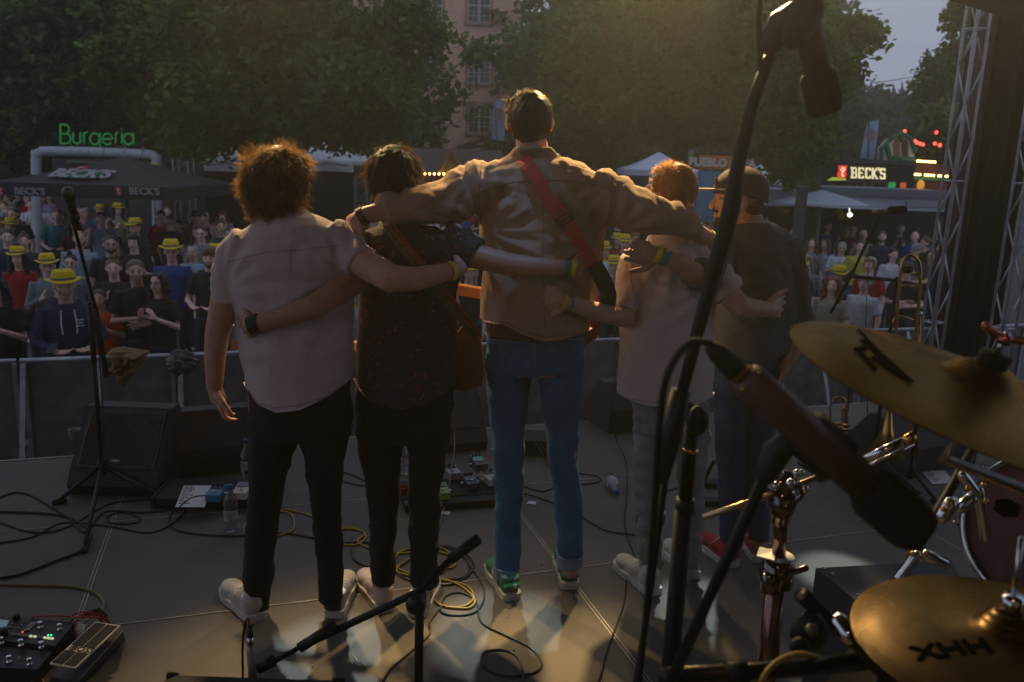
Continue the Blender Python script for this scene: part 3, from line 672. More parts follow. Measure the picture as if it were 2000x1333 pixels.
# bench row at the front of the crowd is hidden by the barrier; handrail tape on it
# ================================================================== trees
def leaf_mat(name, c, tr=.35):
    m_ = bpy.data.materials.new(name); m_.use_nodes = True; t = m_.node_tree; b = t.nodes['Principled BSDF']; o_ = t.nodes['Material Output']
    tc_ = t.nodes.new('ShaderNodeTexCoord'); n1 = t.nodes.new('ShaderNodeTexNoise'); n1.inputs['Scale'].default_value = .9; n1.inputs['Detail'].default_value = 6
    t.links.new(tc_.outputs['Object'], n1.inputs['Vector'])
    rp = t.nodes.new('ShaderNodeValToRGB'); e = rp.color_ramp.elements; e[0].position = .3; e[1].position = .72
    e[0].color = (c[0] * .55, c[1] * .6, c[2] * .55, 1); e[1].color = (c[0] * 1.6, c[1] * 1.45, c[2] * 1.2, 1)
    t.links.new(n1.outputs['Fac'], rp.inputs[0]); t.links.new(rp.outputs[0], b.inputs['Base Color']); b.inputs['Roughness'].default_value = .6; b.inputs['Specular IOR Level'].default_value = .3
    tl = t.nodes.new('ShaderNodeBsdfTranslucent'); t.links.new(rp.outputs[0], tl.inputs[0]); mx = t.nodes.new('ShaderNodeMixShader'); mx.inputs[0].default_value = tr
    t.links.new(b.outputs[0], mx.inputs[1]); t.links.new(tl.outputs[0], mx.inputs[2]); t.links.new(mx.outputs[0], o_.inputs[0]); return m_
leafA = leaf_mat('linden_leaf', (.080, .150, .020)); leafB = leaf_mat('maple_leaf', (.085, .155, .022)); leafC = leaf_mat('far_leaf', (.055, .09, .03))
bark = M('bark', (.055, .045, .035), .95, 0, .35, 9, .8, 30)
def crown_mesh(name, blobs, n, size, droop=.35):
    """blobs: (centre, radii). Leaves are small pointed faces spread through each blob, denser at its skin, in drooping sprays."""
    sub_ = []
    for c, r in blobs:
        sub_.append((c, tuple(np.array(r) * .62)))
        for _ in range(24):
            d = rng.normal(size=3); d /= np.linalg.norm(d); q = rng.uniform(.16, .34); sub_.append((tuple(np.array(c) + d * np.array(r) * (1 - q * .8)), tuple(np.array(r) * q)))
    blobs = sub_
    vol = np.array([b[1][0] * b[1][1] * b[1][2] for b in blobs]) ** (2 / 3); cnt = (n * vol / vol.sum()).astype(int); P = []
    for (c, r), k in zip(blobs, cnt):
        ns = max(1, k // 14); d = rng.normal(size=(ns, 3)); d /= np.linalg.norm(d, axis=1)[:, None]
        # sprays: cluster centres on a bumpy shell
        rad = rng.uniform(.55, 1.0, ns) ** .45; bump_ = 1 + .22 * np.sin(d[:, 0] * 5 + c[0]) * np.sin(d[:, 2] * 6 + c[1]) + rng.normal(0, .05, ns)
        sc_ = np.array(c) + d * np.array(r) * (rad * bump_)[:, None]
        tdir = d * .8 + rng.normal(size=(ns, 3)) * .6 + np.array([0, 0, -droop]); tdir /= np.linalg.norm(tdir, axis=1)[:, None]
        u = rng.uniform(0, 1, (ns, 14)); p = sc_[:, None, :] + tdir[:, None, :] * (u * size * 4)[:, :, None] + rng.normal(0, size * .6, (ns, 14, 3))
        P.append(p.reshape(-1, 3))
    P = np.concatenate(P); n = len(P)
    nn = rng.normal(size=(n, 3)) * .55; nn[:, 2] += .8; nn[:, 1] -= .35; nn /= np.linalg.norm(nn, axis=1)[:, None]
    a = rng.normal(size=(n, 3)); a[:, 2] -= .6; a -= nn * (nn * a).sum(1)[:, None]; a /= np.linalg.norm(a, axis=1)[:, None]; b = np.cross(nn, a)
    s_ = (size * rng.uniform(.65, 1.55, n))[:, None]
    V = np.empty((n, 4, 3)); V[:, 0] = P - a * s_ * .6; V[:, 1] = P + b * s_ * .42 - a * s_ * .05; V[:, 2] = P + a * s_ * .75; V[:, 3] = P - b * s_ * .42
    me = bpy.data.meshes.new(name); me.vertices.add(n * 4); me.vertices.foreach_set('co', V.astype('f').ravel())
    me.loops.add(n * 4); me.loops.foreach_set('vertex_index', np.arange(n * 4, dtype='i')); me.polygons.add(n)
    me.polygons.foreach_set('loop_start', np.arange(0, n * 4, 4, dtype='i')); me.update(calc_edges=True); return me
def tree(label, trunk_px, D, blobs_px, n, size, mat, group='trees around the square', trunk_r=.28, ry=None, droop=.35):
    """blobs_px: (x, y, half width px, half height px, extra depth)"""
    q = W(trunk_px, 380, D); base = Vector((q.x, D, GZ)); t = thing('tree', label, 'tree', base, group)
    bl = []
    for x, y, hx, hy, dz in blobs_px:
        c = W(x, y, D + dz); k = sc(x, y, D + dz); rx, rz = max(hx * k - size * 2, hx * k * .5), max(hy * k - size * 2, hy * k * .5)
        bl.append((tuple(c - base), (rx, ry or max(rx, rz) * .8, rz)))
    me = crown_mesh('crown', bl, n, size, droop); cr__ = put('crown', me, mat, t)
    g = G(); top = Vector(bl[0][0]); fork = Vector((top.x * .15, 0, max(2.2, (top.z - bl[0][1][2]) * .9)))
    g.tube([(0, 0, 0), (0, 0, .3), fork * .6, fork], [trunk_r * 1.35, trunk_r, trunk_r * .85, trunk_r * .7], 10)
    trk = g.build('trunk', bark, None); trk.parent = t; trk.location = (trk.location.x, trk.location.y, trk.location.z)
    g = G()
    for c, r in bl:
        c = Vector(c); m_ = fork.lerp(c, .5) + Vector((0, 0, .2 * (c.z - fork.z)))
        g.tube([fork, m_, c], [trunk_r * .5, trunk_r * .28, .04], 7)
        for i in range(5):
            d = Vector((random.uniform(-1, 1) * r[0], random.uniform(-1, 1) * r[1], random.uniform(-.6, 1) * r[2])) * .75
            g.tube([m_.lerp(c, .5), c + d * .5, c + d], [trunk_r * .22, .035, .012], 5)
    lb = g.build('limb', bark, None); lb.parent = t
    return t
# left: big dark mass right above the dark side stage
tree('broad dark linden over the Burgeria sign', 180, 23, [(90, 90, 190, 190, 0), (210, 60, 190, 170, -1), (20, 240, 150, 130, 1), (150, 190, 170, 110, 2)], 46000, .15, leafA)
tree('dense linden whose lowest twigs hang over the white tent roofs', 500, 19.5, [(430, 130, 230, 170, 0), (560, 60, 230, 160, 0), (640, 180, 170, 110, -.5), (700, 105, 120, 110, .5), (500, 225, 165, 60, 0), (680, 238, 110, 50, 0), (855, 70, 38, 38, 0), (800, 30, 70, 60, 0), (385, 215, 110, 85, 0)], 90000, .125, leafA)
tree('linden standing between the pink building and the right hand crowns', 1090, 30, [(1135, 130, 140, 160, 0), (1000, 110, 34, 50, 0), (1065, 250, 50, 50, 1), (1180, 230, 160, 90, 2), (935, 95, 34, 24, 0)], 44000, .17, leafA)
tree('golden lit linden behind the tall man\'s right shoulder', 1330, 20.5, [(1290, 120, 210, 150, 0), (1430, 100, 180, 170, 0), (1230, 205, 160, 70, 0), (1400, 220, 170, 50, 0), (1160, 120, 110, 120, .5), (1350, 20, 250, 90, 0)], 86000, .13, leafB)
tree('green maple with ragged right edge against the evening sky', 1590, 18, [(1530, 130, 95, 150, 0), (1600, 80, 75, 60, 0), (1665, 72, 52, 28, 0), (1640, 140, 45, 40, 0), (1540, 250, 85, 85, 0), (1555, 318, 55, 30, 0), (1480, 205, 60, 80, 0), (1700, 58, 26, 12, 0), (1590, 30, 40, 30, 0)], 52000, .115, leafB)
tree('green maple just left of the truss tower with red bulbs in it', 1850, 25, [(1850, 260, 62, 55, 0), (1822, 282, 26, 22, 0), (1845, 160, 55, 60, 4), (1880, 25, 22, 40, 3), (1815, 190, 30, 32, 4), (1835, 315, 40, 22, 0), (1880, 110, 40, 40, 4)], 30000, .13, leafB)
tree('far round tree under the spires left of the truss', 1700, 60, [(1640, 225, 60, 50, 0), (1700, 210, 50, 45, 0), (1750, 225, 50, 45, 0), (1800, 215, 45, 45, 0)], 30000, .22, leafC, trunk_r=.35)
tree('dark distant tree behind the market hut', 870, 42, [(1015, 262, 40, 32, 0), (985, 285, 35, 14, 0)], 9000, .2, leafC)
def wood():
    # far-off wooded slope and the dark planting behind the crowns
    bl = []
    for i, (x0, x1, y, r, D) in enumerate(((-260, 780, 190, 130, 36), (-260, 560, 60, 150, 38), (-260, 760, 300, 70, 33), (1060, 1620, 250, 90, 42), (1060, 1540, 120, 110, 44), (1450, 1960, 275, 42, 48), (1000, 1560, 20, 90, 46), (-260, 500, -120, 130, 40))):
        n_ = max(3, int((x1 - x0) / (r * .9)))
        for j in range(n_ + 1):
            x = x0 + (x1 - x0) * j / n_; c = W(x, y + random.uniform(-10, 10), D + random.uniform(-1, 1)); k = sc(x, y, D); bl.append((tuple(c), (r * k * .8, 2.4, r * k)))
    me = crown_mesh('distant_wood', bl, 90000, .30, .2); o_ = put('distant_wood', me, leafC); tag(o_, 'dark mass of distant woodland closing the square behind the trees', 'woodland', None, 'stuff')
    g = G().add([(-70, 52, GZ), (-18, 50, GZ), (-18, 52, 9), (-70, 54, 11)], [(0, 1, 2, 3)])
    # wooded hill behind everything
    g = G(); nx, ny = 40, 6; b = 0
    for j in range(ny):
        for i in range(nx):
            x = -110 + 220 * i / (nx - 1); y = 62 + 8 * j; z = GZ - .2 + (0 if j == 0 else (2.2 + 2.6 * j) * (1 + .4 * math.sin(x * .06 + j) + .2 * math.sin(x * .21)))
            if x > 15: z = GZ - .2 + (z - GZ) * .55
            g.v.append(Vector((x, y, z)))
    for j in range(ny - 1):
        for i in range(nx - 1): g.f.append((j * nx + i, j * nx + i + 1, (j + 1) * nx + i + 1, (j + 1) * nx + i))
    o_ = put('hill', g.mesh('hill'), M('hill_scrub', (.03, .045, .018), .95, 0, .5, 1.2, 1.0, 3, bdist=.6), smooth=True); o_['kind'] = 'structure'
wood()
# ================================================================== people
def fold(co, seed=0, amp=.006, f=(9, 9, 5)):
    """cloth wrinkles as vertex displacement: ridged noise stretched along the body"""
    o_ = np.empty(len(co)); fx, fy, fz = f
    for i, (x, y, z) in enumerate(co.tolist()):
        a = noise.noise(Vector((x * fx + seed, y * fy, z * fz + .8 * math.sin(x * 5)))); b = noise.noise(Vector((x * fx * 2.3, y * fy * 2.3 + seed, z * fz * 2.1 + x * 4)))
        c = noise.noise(Vector((x * 3 + seed, y * 3, z * 3))); o_[i] = amp * (1.7 * a + .7 * b * (1 + 2 * c) - .8 * max(0, c) * 2 * max(0, 1 - abs(b) * 4) ** 2)
    return o_
def frame(f, up=UZ):
    f = Vector(f).normalized(); s_ = f.cross(up)
    s_ = s_.normalized() if s_.length > 1e-4 else f.orthogonal().normalized(); return s_, f, s_.cross(f).normalized()   # side (person's right), forward, up
def head_parts(g, c, f, up=UZ, s=1.0, ears=True, bw=1.0):
    sd, f, u = frame(f, up); P = lambda x, y, z: Vector(c) + (sd * x + f * y + u * z) * s; ax_ = (sd, f, u)
    g.ball(P(0, -.012, .028), (.076 * s, .093 * s, .086 * s), ax_, 20)
    g.ball(P(0, .028, -.018), (.060 * s, .060 * s, .085 * s), ax_, 16)
    g.ball(P(0, .052, -.085), (.030 * s, .026 * s, .024 * s), ax_, 12)              # chin
    g.ball(P(0, .018, -.062), (.050 * s, .052 * s, .036 * s), ax_, 12)
    for q in (-1, 1):
        g.ball(P(q * .036, .056, -.022), (.024 * s, .026 * s, .030 * s), ax_, 10)     # cheeks
        g.tube([P(q * .012, .082, .026), P(q * .044, .066, .026)], [.012 * s * bw, .009 * s * bw], 8, rnd=True)   # brow
        if ears:
            e = G(); g.ball(P(q * .079, -.006, -.004), (.009 * s, .019 * s, .032 * s), (sd, (f - sd * q * .35).normalized(), u), 12)
    g.tube([P(0, .084, .018), P(0, .098, -.006), P(0, .104, -.022)], [.008 * s, .011 * s, .014 * s], 8, rnd=True)   # nose
    g.tube([P(-.019, .079, -.049), P(0, .088, -.047), P(.019, .079, -.049)], [.006 * s, .009 * s, .006 * s], 8, rnd=True)
    g.tube([P(-.017, .078, -.059), P(0, .086, -.060), P(.017, .078, -.059)], [.006 * s, .009 * s, .006 * s], 8, rnd=True)
    return P
def hand_parts(g, w_, d, pn, side, s=1.0, curl=.3, spread=.12, thumb=.6):
    """w_: wrist; d: direction of the fingers; pn: palm's normal (fingers curl towards it); side: unit vector towards the thumb"""
    w_ = Vector(w_); d = Vector(d).normalized(); pn = Vector(pn); pn = (pn - d * pn.dot(d)).normalized(); t = d.cross(pn)
    if t.dot(Vector(side)) < 0: t = -t
    g.tube([w_ - d * .01, w_ + d * .03 * s, w_ + d * .06 * s], [.026 * s, .030 * s, .030 * s], 10)
    for a in (-1, 0, 1): g.tube([w_ + d * .015 * s + t * a * .012 * s, w_ + d * .085 * s + t * a * .027 * s], [.018 * s, .0145 * s], 10, rnd=True)
    for i, (a, ln) in enumerate(((.036, .070), (.012, .080), (-.013, .074), (-.036, .058))):
        p = w_ + (d * (.088 - .006 * abs(i - 1)) + t * a) * s; q = (d + t * spread * (1.5 - i) * .8).normalized(); r_ = (.0098, .0100, .0095, .0085)[i] * s; pts = [p - q * .02 * s]; c_ = curl * (1 + .12 * i)
        for k_, seg in enumerate((.42, .31, .27)):
            pts.append(p.copy()); p = p + q * ln * seg * s; an = c_ * (1.1, 1.3, .9)[k_]; q = (q * math.cos(an) + pn * math.sin(an)).normalized()
        pts.append(p.copy()); g.tube(pts, [r_ * 1.15, r_ * 1.1, r_, r_ * .93, r_ * .82], 8, rnd=True)
    b = w_ + (d * .022 + t * .024) * s; q = (t * .8 + d * .62 + pn * thumb * .45).normalized(); e = b + q * .045 * s; q2 = (q * .6 + d * .75 + pn * thumb * .4).normalized()
    g.tube([b - q * .012 * s, b, e, e + q2 * .03 * s, e + q2 * .052 * s], [.016 * s, .017 * s, .0125 * s, .0115 * s, .009 * s], 8, rnd=True)
def skin_mat(name, c):
    m_ = M(name, c, .52, 0, .10, 26, .12, 180, spec=.35); b = m_.node_tree.nodes['Principled BSDF']; b.inputs['Subsurface Weight'].default_value = .0
    return m_
SK = [skin_mat('skin_fair', (.50, .30, .22)), skin_mat('skin_rosy', (.52, .28, .21)), skin_mat('skin_tanned', (.38, .21, .14)), skin_mat('skin_olive', (.40, .24, .16))]
CS = [skin_mat('lit_audience_skin_fair', (.68, .47, .37)), skin_mat('lit_audience_skin_rosy', (.70, .44, .36)), skin_mat('lit_audience_skin_tanned', (.52, .33, .24)), skin_mat('lit_audience_skin_olive', (.56, .37, .27))]  # brighter copies of the skins: stage light on the faces put into the colour
HAIRC = {'dark': (.012, .008, .006), 'brown': (.045, .024, .012), 'light brown': (.10, .058, .028), 'blond': (.26, .17, .08), 'red': (.15, .035, .012), 'grey': (.26, .25, .23)}
HM = {k: M('hair_' + k.replace(' ', '_'), v, .45, 0, .4, 60, .6, 200) for k, v in HAIRC.items()}
TOPC = {'black': (.010, .010, .011), 'navy': (.012, .020, .055), 'grey': (.16, .17, .19), 'white': (.50, .52, .56), 'red': (.28, .012, .012), 'teal': (.01, .13, .14), 'pale blue': (.22, .28, .38), 'maroon': (.07, .014, .022),
        'green': (.015, .09, .04), 'orange': (.50, .06, .01), 'yellow': (.42, .40, .06), 'charcoal': (.035, .037, .042), 'blue': (.02, .05, .22), 'beige': (.30, .25, .19), 'pink': (.40, .18, .22)}
TM = {k: M('cloth_' + k.replace(' ', '_'), v, .85, 0, .14, 12, .35, 60) for k, v in TOPC.items()}
jeans_m = M('dark_jeans', (.018, .025, .045), .85, 0, .2, 10, .3, 200)
POSES = {'down': (((-.235, .0, 1.13), (-.245, -.09, .90), (0, -.15, -1)), ((.235, .0, 1.13), (.245, -.09, .90), (0, -.15, -1))),
         'clap': (((-.25, -.07, 1.15), (-.085, -.25, 1.27), (.25, -.4, .8)), ((.25, -.07, 1.15), (.085, -.25, 1.27), (-.25, -.4, .8))),
         'cross': (((-.25, -.06, 1.14), (-.02, -.21, 1.17), (1, -.1, .1)), ((.25, -.06, 1.12), (.03, -.24, 1.11), (-1, -.05, 0))),
         'phone': (((-.25, -.05, 1.12), (-.11, -.29, 1.06), (.6, -.6, .15)), ((.25, -.05, 1.12), (.11, -.29, 1.06), (-.6, -.6, .15))),
         'fist': (((-.26, -.10, 1.19), (-.22, -.22, 1.40), (.1, -.2, 1)), ((.235, .0, 1.13), (.245, -.09, .90), (0, -.15, -1)))}
POSES['cheer'] = (((-.30, -.10, 1.50), (-.26, -.20, 1.76), (.1, -.2, 1)), ((.30, -.10, 1.50), (.24, -.20, 1.74), (-.1, -.2, 1)))
def c_skin(pose):
    g = G(); head_parts(g, (0, -.02, 1.635), (0, -1, 0), s=1.03, bw=.62)
    g.tube([(0, .01, 1.40), (0, -.005, 1.50), (0, -.015, 1.57)], [.066, .056, .055], 14)
    g.rings([[Vector((a * math.cos(t), .005 + b * math.sin(t), z)) for t in [i * math.pi / 8 for i in range(16)]] for z, a, b in ((.86, .13, .085), (1.12, .14, .085), (1.32, .135, .08), (1.40, .08, .055))])
    for q in (0, 1):
        e, w_, d = [Vector(v) for v in POSES[pose][q]]; sx = -1 if q == 0 else 1; sh = Vector((sx * .160, .0, 1.385))
        g.tube([(0, .01, 1.39), sh, sh.lerp(e, .5), e, w_], [.05, .036, .036, .040, .027], 12, rnd=True)
        pn = Vector((-sx, -.2, 0)) if pose != 'phone' else Vector((0, -.3, 1)); hand_parts(g, w_, d, pn, Vector((0, -1, .6)), 1.0, .25 if pose in ('clap', 'down') else (.35 if pose != 'fist' else 1.25))
        g.tube([(sx * .08, 0, .92), (sx * .10, -.01, .50), (sx * .10, .02, .08)], [.07, .048, .038], 12); g.box((sx * .11, -.05, .045), (.085, .25, .07), bev=.03)
    return remesh(g, .0095, 3)
def torso(g, k=1.0, z0=.86, hip=.165, ch=.185, sh=.20):
    rings = []
    for z, a, b in ((z0, hip, .12), (.98, hip * .98, .118), (1.12, ch * .93, .118), (1.26, ch, .125), (1.36, sh, .118), (1.415, sh * .86, .095), (1.45, sh * .58, .078), (1.475, .075, .066)):
        rings.append([Vector((a * k * math.cos(t) * (1 - .12 * abs(math.sin(2 * t))), b * k * math.sin(t), z)) for t in [2 * math.pi * i / 24 for i in range(24)]])
    g.rings(rings); return g
def c_top(pose, long=False):
    g = G(); torso(g, 1.04 if not long else 1.12)
    for q in (0, 1):
        e, w_, d = [Vector(v) for v in POSES[pose][q]]; sx = -1 if q == 0 else 1; sh = Vector((sx * .172, .0, 1.405))
        if long: g.tube([(0, 0, 1.37), sh, e, e.lerp(w_, .86)], [.08, .068, .058, .040], 14)
        else: g.tube([(0, 0, 1.37), sh, sh.lerp(e, .72)], [.08, .064, .064], 14)
    if long: g.tube([(-.10, .03, 1.47), (-.07, .09, 1.45), (.07, .09, 1.45), (.10, .03, 1.47), (.055, -.07, 1.43)], [.03, .042, .042, .03, .02], 10); g.tube([(-.10, .03, 1.47), (-.055, -.07, 1.43)], [.03, .02], 10)
    sd = hash(pose) % 7
    return remesh(g, .0115, 2, lambda co: fold(co, len(pose), .006))
def c_legs():
    g = G(); g.tube([(0, 0, .80), (0, 0, .93)], [.15, .155], 16)
    for sx in (-1, 1): g.tube([(sx * .08, 0, .88), (sx * .10, -.01, .50), (sx * .10, .02, .07)], [.10, .075, .065], 14)
    return remesh(g, .014, 2, lambda co: fold(co, 3, .005))
def hair_noise(a, f=40, seed=0):
    def d(co): return np.array([a * (noise.noise(Vector((x * f + seed, y * f, z * f * .7))) + .6 * noise.noise(Vector((x * f * 2.6, y * f * 2.6, z * f * 1.6)))) for x, y, z in co.tolist()])
    return d
def c_hair(kind):
    g = G(); H = lambda x, y, z: (x, y - .02 + 0, z + 1.635)
    if kind in ('short', 'curly', 'bun', 'bowl', 'long', 'tousled'):
        g.ball(H(0, .022, .047), (.086, .097, .084), n=18); g.ball(H(0, .045, -.005), (.078, .070, .075), n=16)
    if kind == 'curly': g.ball(H(0, .01, .075), (.098, .105, .075), n=18); g.ball(H(0, .05, .03), (.10, .08, .08), n=16)
    if kind == 'tousled': g.ball(H(.01, -.045, .098), (.065, .045, .03), n=12)
    if kind == 'bun': g.ball(H(0, .0, .145), (.035, .035, .032), n=12)
    if kind == 'bowl': g.ball(H(0, -.035, .075), (.080, .058, .042), n=16); [g.ball(H(q * .075, -.005, .015), (.022, .045, .060), n=10) for q in (-1, 1)]
    if kind == 'long':
        for q in (-1, 1): g.tube([H(q * .05, -.035, .10), H(q * .085, -.02, .03), H(q * .098, .0, -.08), H(q * .105, -.02, -.20), H(q * .10, -.045, -.27)], [.03, .034, .038, .036, .018], 10)
        g.tube([H(0, .07, .02), H(0, .09, -.1), H(0, .09, -.25)], [.07, .085, .05], 12)
    if kind == 'buzz': g.ball(H(0, .013, .037), (.080, .092, .082), n=18)
    return remesh(g, .0095, 1, hair_noise(.010 if kind in ('curly', 'tousled', 'long') else .004, 38))
def hat_mesh():
    g = G(); z = 1.70; n = 32; rings = []
    def ell(a, b, zz, curl=0, pinch=0): return [Vector((a * math.cos(t), -.012 + b * math.sin(t) - 0, zz + curl * math.cos(2 * t) + (.016 * max(0, math.sin(t)) * 0) - pinch * (math.exp(-(a * math.cos(t) / .03) ** 2)))) for t in [2 * math.pi * i / n for i in range(n)]]
    rings = [ell(.092, .106, z + .004), ell(.120, .132, z - .003, .008), ell(.142, .150, z + .002, .018), ell(.143, .151, z + .006, .018), ell(.120, .132, z + .004, .008), ell(.096, .108, z + .010), ell(.091, .102, z + .055), ell(.082, .092, z + .088), ell(.070, .078, z + .102, 0, .004), ell(.050, .058, z + .098, 0, .016), ell(.02, .024, z + .080, 0, .005)]
    g.rings(rings); b = G(); b.rings([ell(.0965, .1085, z + .012), ell(.0955, .1075, z + .034), ell(.0925, .1035, z + .034), ell(.093, .105, z + .012)], False); return g, b
def cap_mesh():
    g = G(); c = Vector((0, -.015, 1.695)); rings = []
    for i in range(8):
        t = math.pi / 2 * i / 7.2; rings.append([c + Vector((.092 * math.cos(t) * math.cos(a), .107 * math.cos(t) * math.sin(a), .098 * math.sin(t))) for a in [2 * math.pi * j / 24 for j in range(24)]])
    g.rings(rings)
    pts = [(x, -.10 - .085 * math.sqrt(max(0, 1 - (x / .078) ** 2)) - .0, 1.69 - 1.4 * x * x) for x in [-.078 + .156 * i / 12 for i in range(13)]]
    back = [(x, -.08, 1.70 - 1.2 * x * x) for x, _, _ in pts]
    for i in range(12):
        a, b, c_, d = Vector(pts[i]), Vector(pts[i + 1]), Vector(back[i + 1]), Vector(back[i]); g.prism([a, b, c_, d], (0, 0, 1), .005)
    return g
TPL = {}
def tpl(key):
    if key not in TPL:
        k = key[0]
        if k == 'skin': me = c_skin(key[1])
        elif k == 'tee': me = c_top(key[1])
        elif k == 'hoodie': me = c_top(key[1], True)
        elif k == 'legs': me = c_legs()
        elif k == 'hair': me = c_hair(key[1])
        elif k == 'hat': me = hat_mesh()[0].mesh('hat'); me.shade_smooth()
        elif k == 'band': me = hat_mesh()[1].mesh('hat_band'); me.shade_smooth()
        elif k == 'cap': me = cap_mesh().mesh('cap'); me.shade_smooth()
        elif k == 'eyes':
            g = G()
            for q in (-1, 1): g.ball((q * .031, -.098, 1.644), (.0115, .008, .0055), n=8); g.tube([(q * .014, -.108, 1.665), (q * .032, -.106, 1.671), (q * .050, -.094, 1.664)], [.0015, .003, .0015], 6)
            me = g.mesh('eyes')
        elif k == 'mouth':
            g = G(); g.ball((0, -.106, 1.581), (.024, .008, .0085 if key[1] else .0045), n=10); me = g.mesh('mouth')
        elif k == 'glasses':
            g = G()
            for q in (-1, 1): g.tube([Vector((q * .032 + .022 * math.cos(a), -.114, 1.645 + .016 * math.sin(a))) for a in [i * math.pi / 6 for i in range(13)]], .003, 5); g.tube([(q * .054, -.112, 1.648), (q * .083, -.01, 1.65)], .003, 5)
            g.tube([(-.01, -.114, 1.648), (.01, -.114, 1.648)], .003, 5); me = g.mesh('glasses')
        elif k == 'beard':
            g = G(); g.ball((0, -.055, 1.567), (.058, .052, .040), n=12); g.ball((0, -.08, 1.549), (.034, .034, .026), n=10); g.tube([(-.02, -.106, 1.596), (0, -.112, 1.597), (.02, -.106, 1.596)], .006, 6); me = remesh(g, .008, 1, hair_noise(.003))
        me.materials.append(M('slot', (.5, .5, .5))); TPL[key] = me
    return TPL[key]
def ob(name, me, mat, parent=None):
    o_ = bpy.data.objects.new(name, me); COL.objects.link(o_); o_.parent = parent
    o_.material_slots[0].link = 'OBJECT'; o_.material_slots[0].material = mat; return o_
hat_yellow = M('yellow_felt', (.60, .44, .012), .85, 0, .12, 14, .2, 120); band_m = M('hat_band_print', (.10, .10, .09), .8, 0, .9, 90, 0)
eye_m = M('eye_dark', (.02, .014, .012), .35); mouth_m = M('lips', (.16, .05, .045), .5); cap_grey = M('cap_grey', (.20, .21, .23), .8)
CROWD = []
def crowd(px, py, label, top='black', hair='dark', hk='short', pose='down', hat=None, kind='tee', h=1.75, yaw=0, skin=None, glasses=False, beard=False, wide=1.0, near=True, group='people in the audience', pos=None, tilt=0):
    p = Vector(pos) if pos else WF(px, py, GZ + h + (.05 if hat == 'hat' else 0)); p.z = GZ
    s_ = h / 1.76
    b = ob('person', tpl(('skin', pose)), CS[skin if skin is not None else random.randrange(4)]); b.location = p; b.scale = (s_ * wide, s_ * wide, s_)
    b.rotation_euler = (R(tilt + random.uniform(-3.5, 2)), R(random.uniform(-3, 3)), R(yaw) + math.atan2(-p.x, p.y) * .8)
    tag(b, label, 'person', group)
    ob('shirt', tpl((kind, pose)), TM[top], b); ob('trousers', tpl(('legs',)), jeans_m, b)
    if hk: ob('hair', tpl(('hair', hk if not hat or hk == 'long' else 'buzz')), HM[hair], b)
    if hat == 'hat': hh = ob('hat', tpl(('hat',)), hat_yellow, b); ob('hat_band', tpl(('band',)), band_m, hh)
    if hat == 'cap': ob('cap', tpl(('cap',)), cap_grey, b)
    if near: ob('eyes', tpl(('eyes',)), eye_m, b); ob('mouth', tpl(('mouth', random.random() < .5)), mouth_m, b)
    if glasses: ob('glasses', tpl(('glasses',)), black_plastic, b)
    if beard: ob('beard', tpl(('beard',)), HM[hair], b)
    CROWD.append((p.x, p.y)); return b
C_ = crowd
m1 = C_(134, 524, 'stout man in yellow hat and navy hoodie looking down at his phone', 'navy', 'brown', 'short', 'phone', 'hat', 'hoodie', 1.76, 8, 2, wide=1.12)
g = G(); 
for q in (-1, 1): g.tube([(q * .05, -.128, 1.43), (q * .06, -.148, 1.30), (q * .055, -.155, 1.20)], .006, 6)
me = g.mesh('drawstring'); me.materials.append(white_plastic); x_ = put('drawstring', me, None, m1)
g = G(); 
for i in range(3): g.box((.09, -.146, 1.33 - i * .03), (.05 - .012 * (i % 2), .006, .012))
me = g.mesh('chest_print'); me.materials.append(TM['white']); put('chest_print', me, None, m1)
g = G().box((0, 0, 0), (.075, .15, .009), bev=.003); ph = g.build('phone', black_plastic); ph.location = m1.location + Vector((.0, -.40, 1.10)); ph.rotation_euler = (R(25), 0, R(8)); tag(ph, 'dark phone in the hands of the man in yellow hat and navy hoodie', 'phone')
C_(40, 480, 'smiling woman with dark bob in tilted yellow hat and red top', 'red', 'dark', 'long', 'down', 'hat', h=1.66, yaw=-12, skin=1)
C_(96, 493, 'person with sunglasses in yellow hat and grey shirt raising a wrist', 'grey', 'brown', 'short', 'clap', 'hat', 'hoodie', 1.68, 5, 0, glasses=True)
C_(4, 506, 'woman in black top clasping her hands at the left edge', 'black', 'dark', 'long', 'clap', h=1.70, yaw=-20, pos=(W(6, 600, 7.9).x, 7.9, GZ))
C_(38, 405, 'tall bearded man in black beneath the left letters of the umbrella', 'black', 'brown', 'short', 'down', h=1.84, yaw=-25, beard=True, wide=1.1)
C_(104, 408, 'ginger-haired man in teal shirt under open maroon jacket', 'teal', 'red', 'short', 'phone', h=1.82, yaw=-4, skin=1)
C_(18, 447, 'young man in navy with teal lanyard at far left', 'navy', 'brown', 'short', 'down', h=1.74, yaw=10)
C_(50, 456, 'woman with messy bun right behind the red top woman', 'charcoal', 'light brown', 'bun', 'down', h=1.66)
C_(147, 450, 'blond bearded man in pale blue shirt left of the mic stand', 'pale blue', 'blond', 'buzz', 'down', h=1.80, beard=True, kind='hoodie')
C_(132, 498, 'woman with dark hair and glasses just above the front yellow hat', 'grey', 'dark', 'bun', 'down', h=1.64, glasses=True)
C_(200, 415, 'man in grey-blue shirt behind the mic stand', 'pale blue', 'brown', 'short', 'fist', h=1.82, yaw=12)
C_(209, 461, 'bearded man in black with dark glasses right of the mic stand', 'black', 'dark', 'short', 'down', h=1.80, yaw=8, glasses=True, beard=True, wide=1.08)
C_(264, 456, 'teenager with long dark fringe in black shirt', 'black', 'dark', 'bowl', 'clap', h=1.78, yaw=-10)
C_(266, 425, 'bearded man in black under a yellow hat below the white hooded child', 'black', 'brown', 'short', 'down', 'hat', h=1.84, yaw=-30, beard=True)
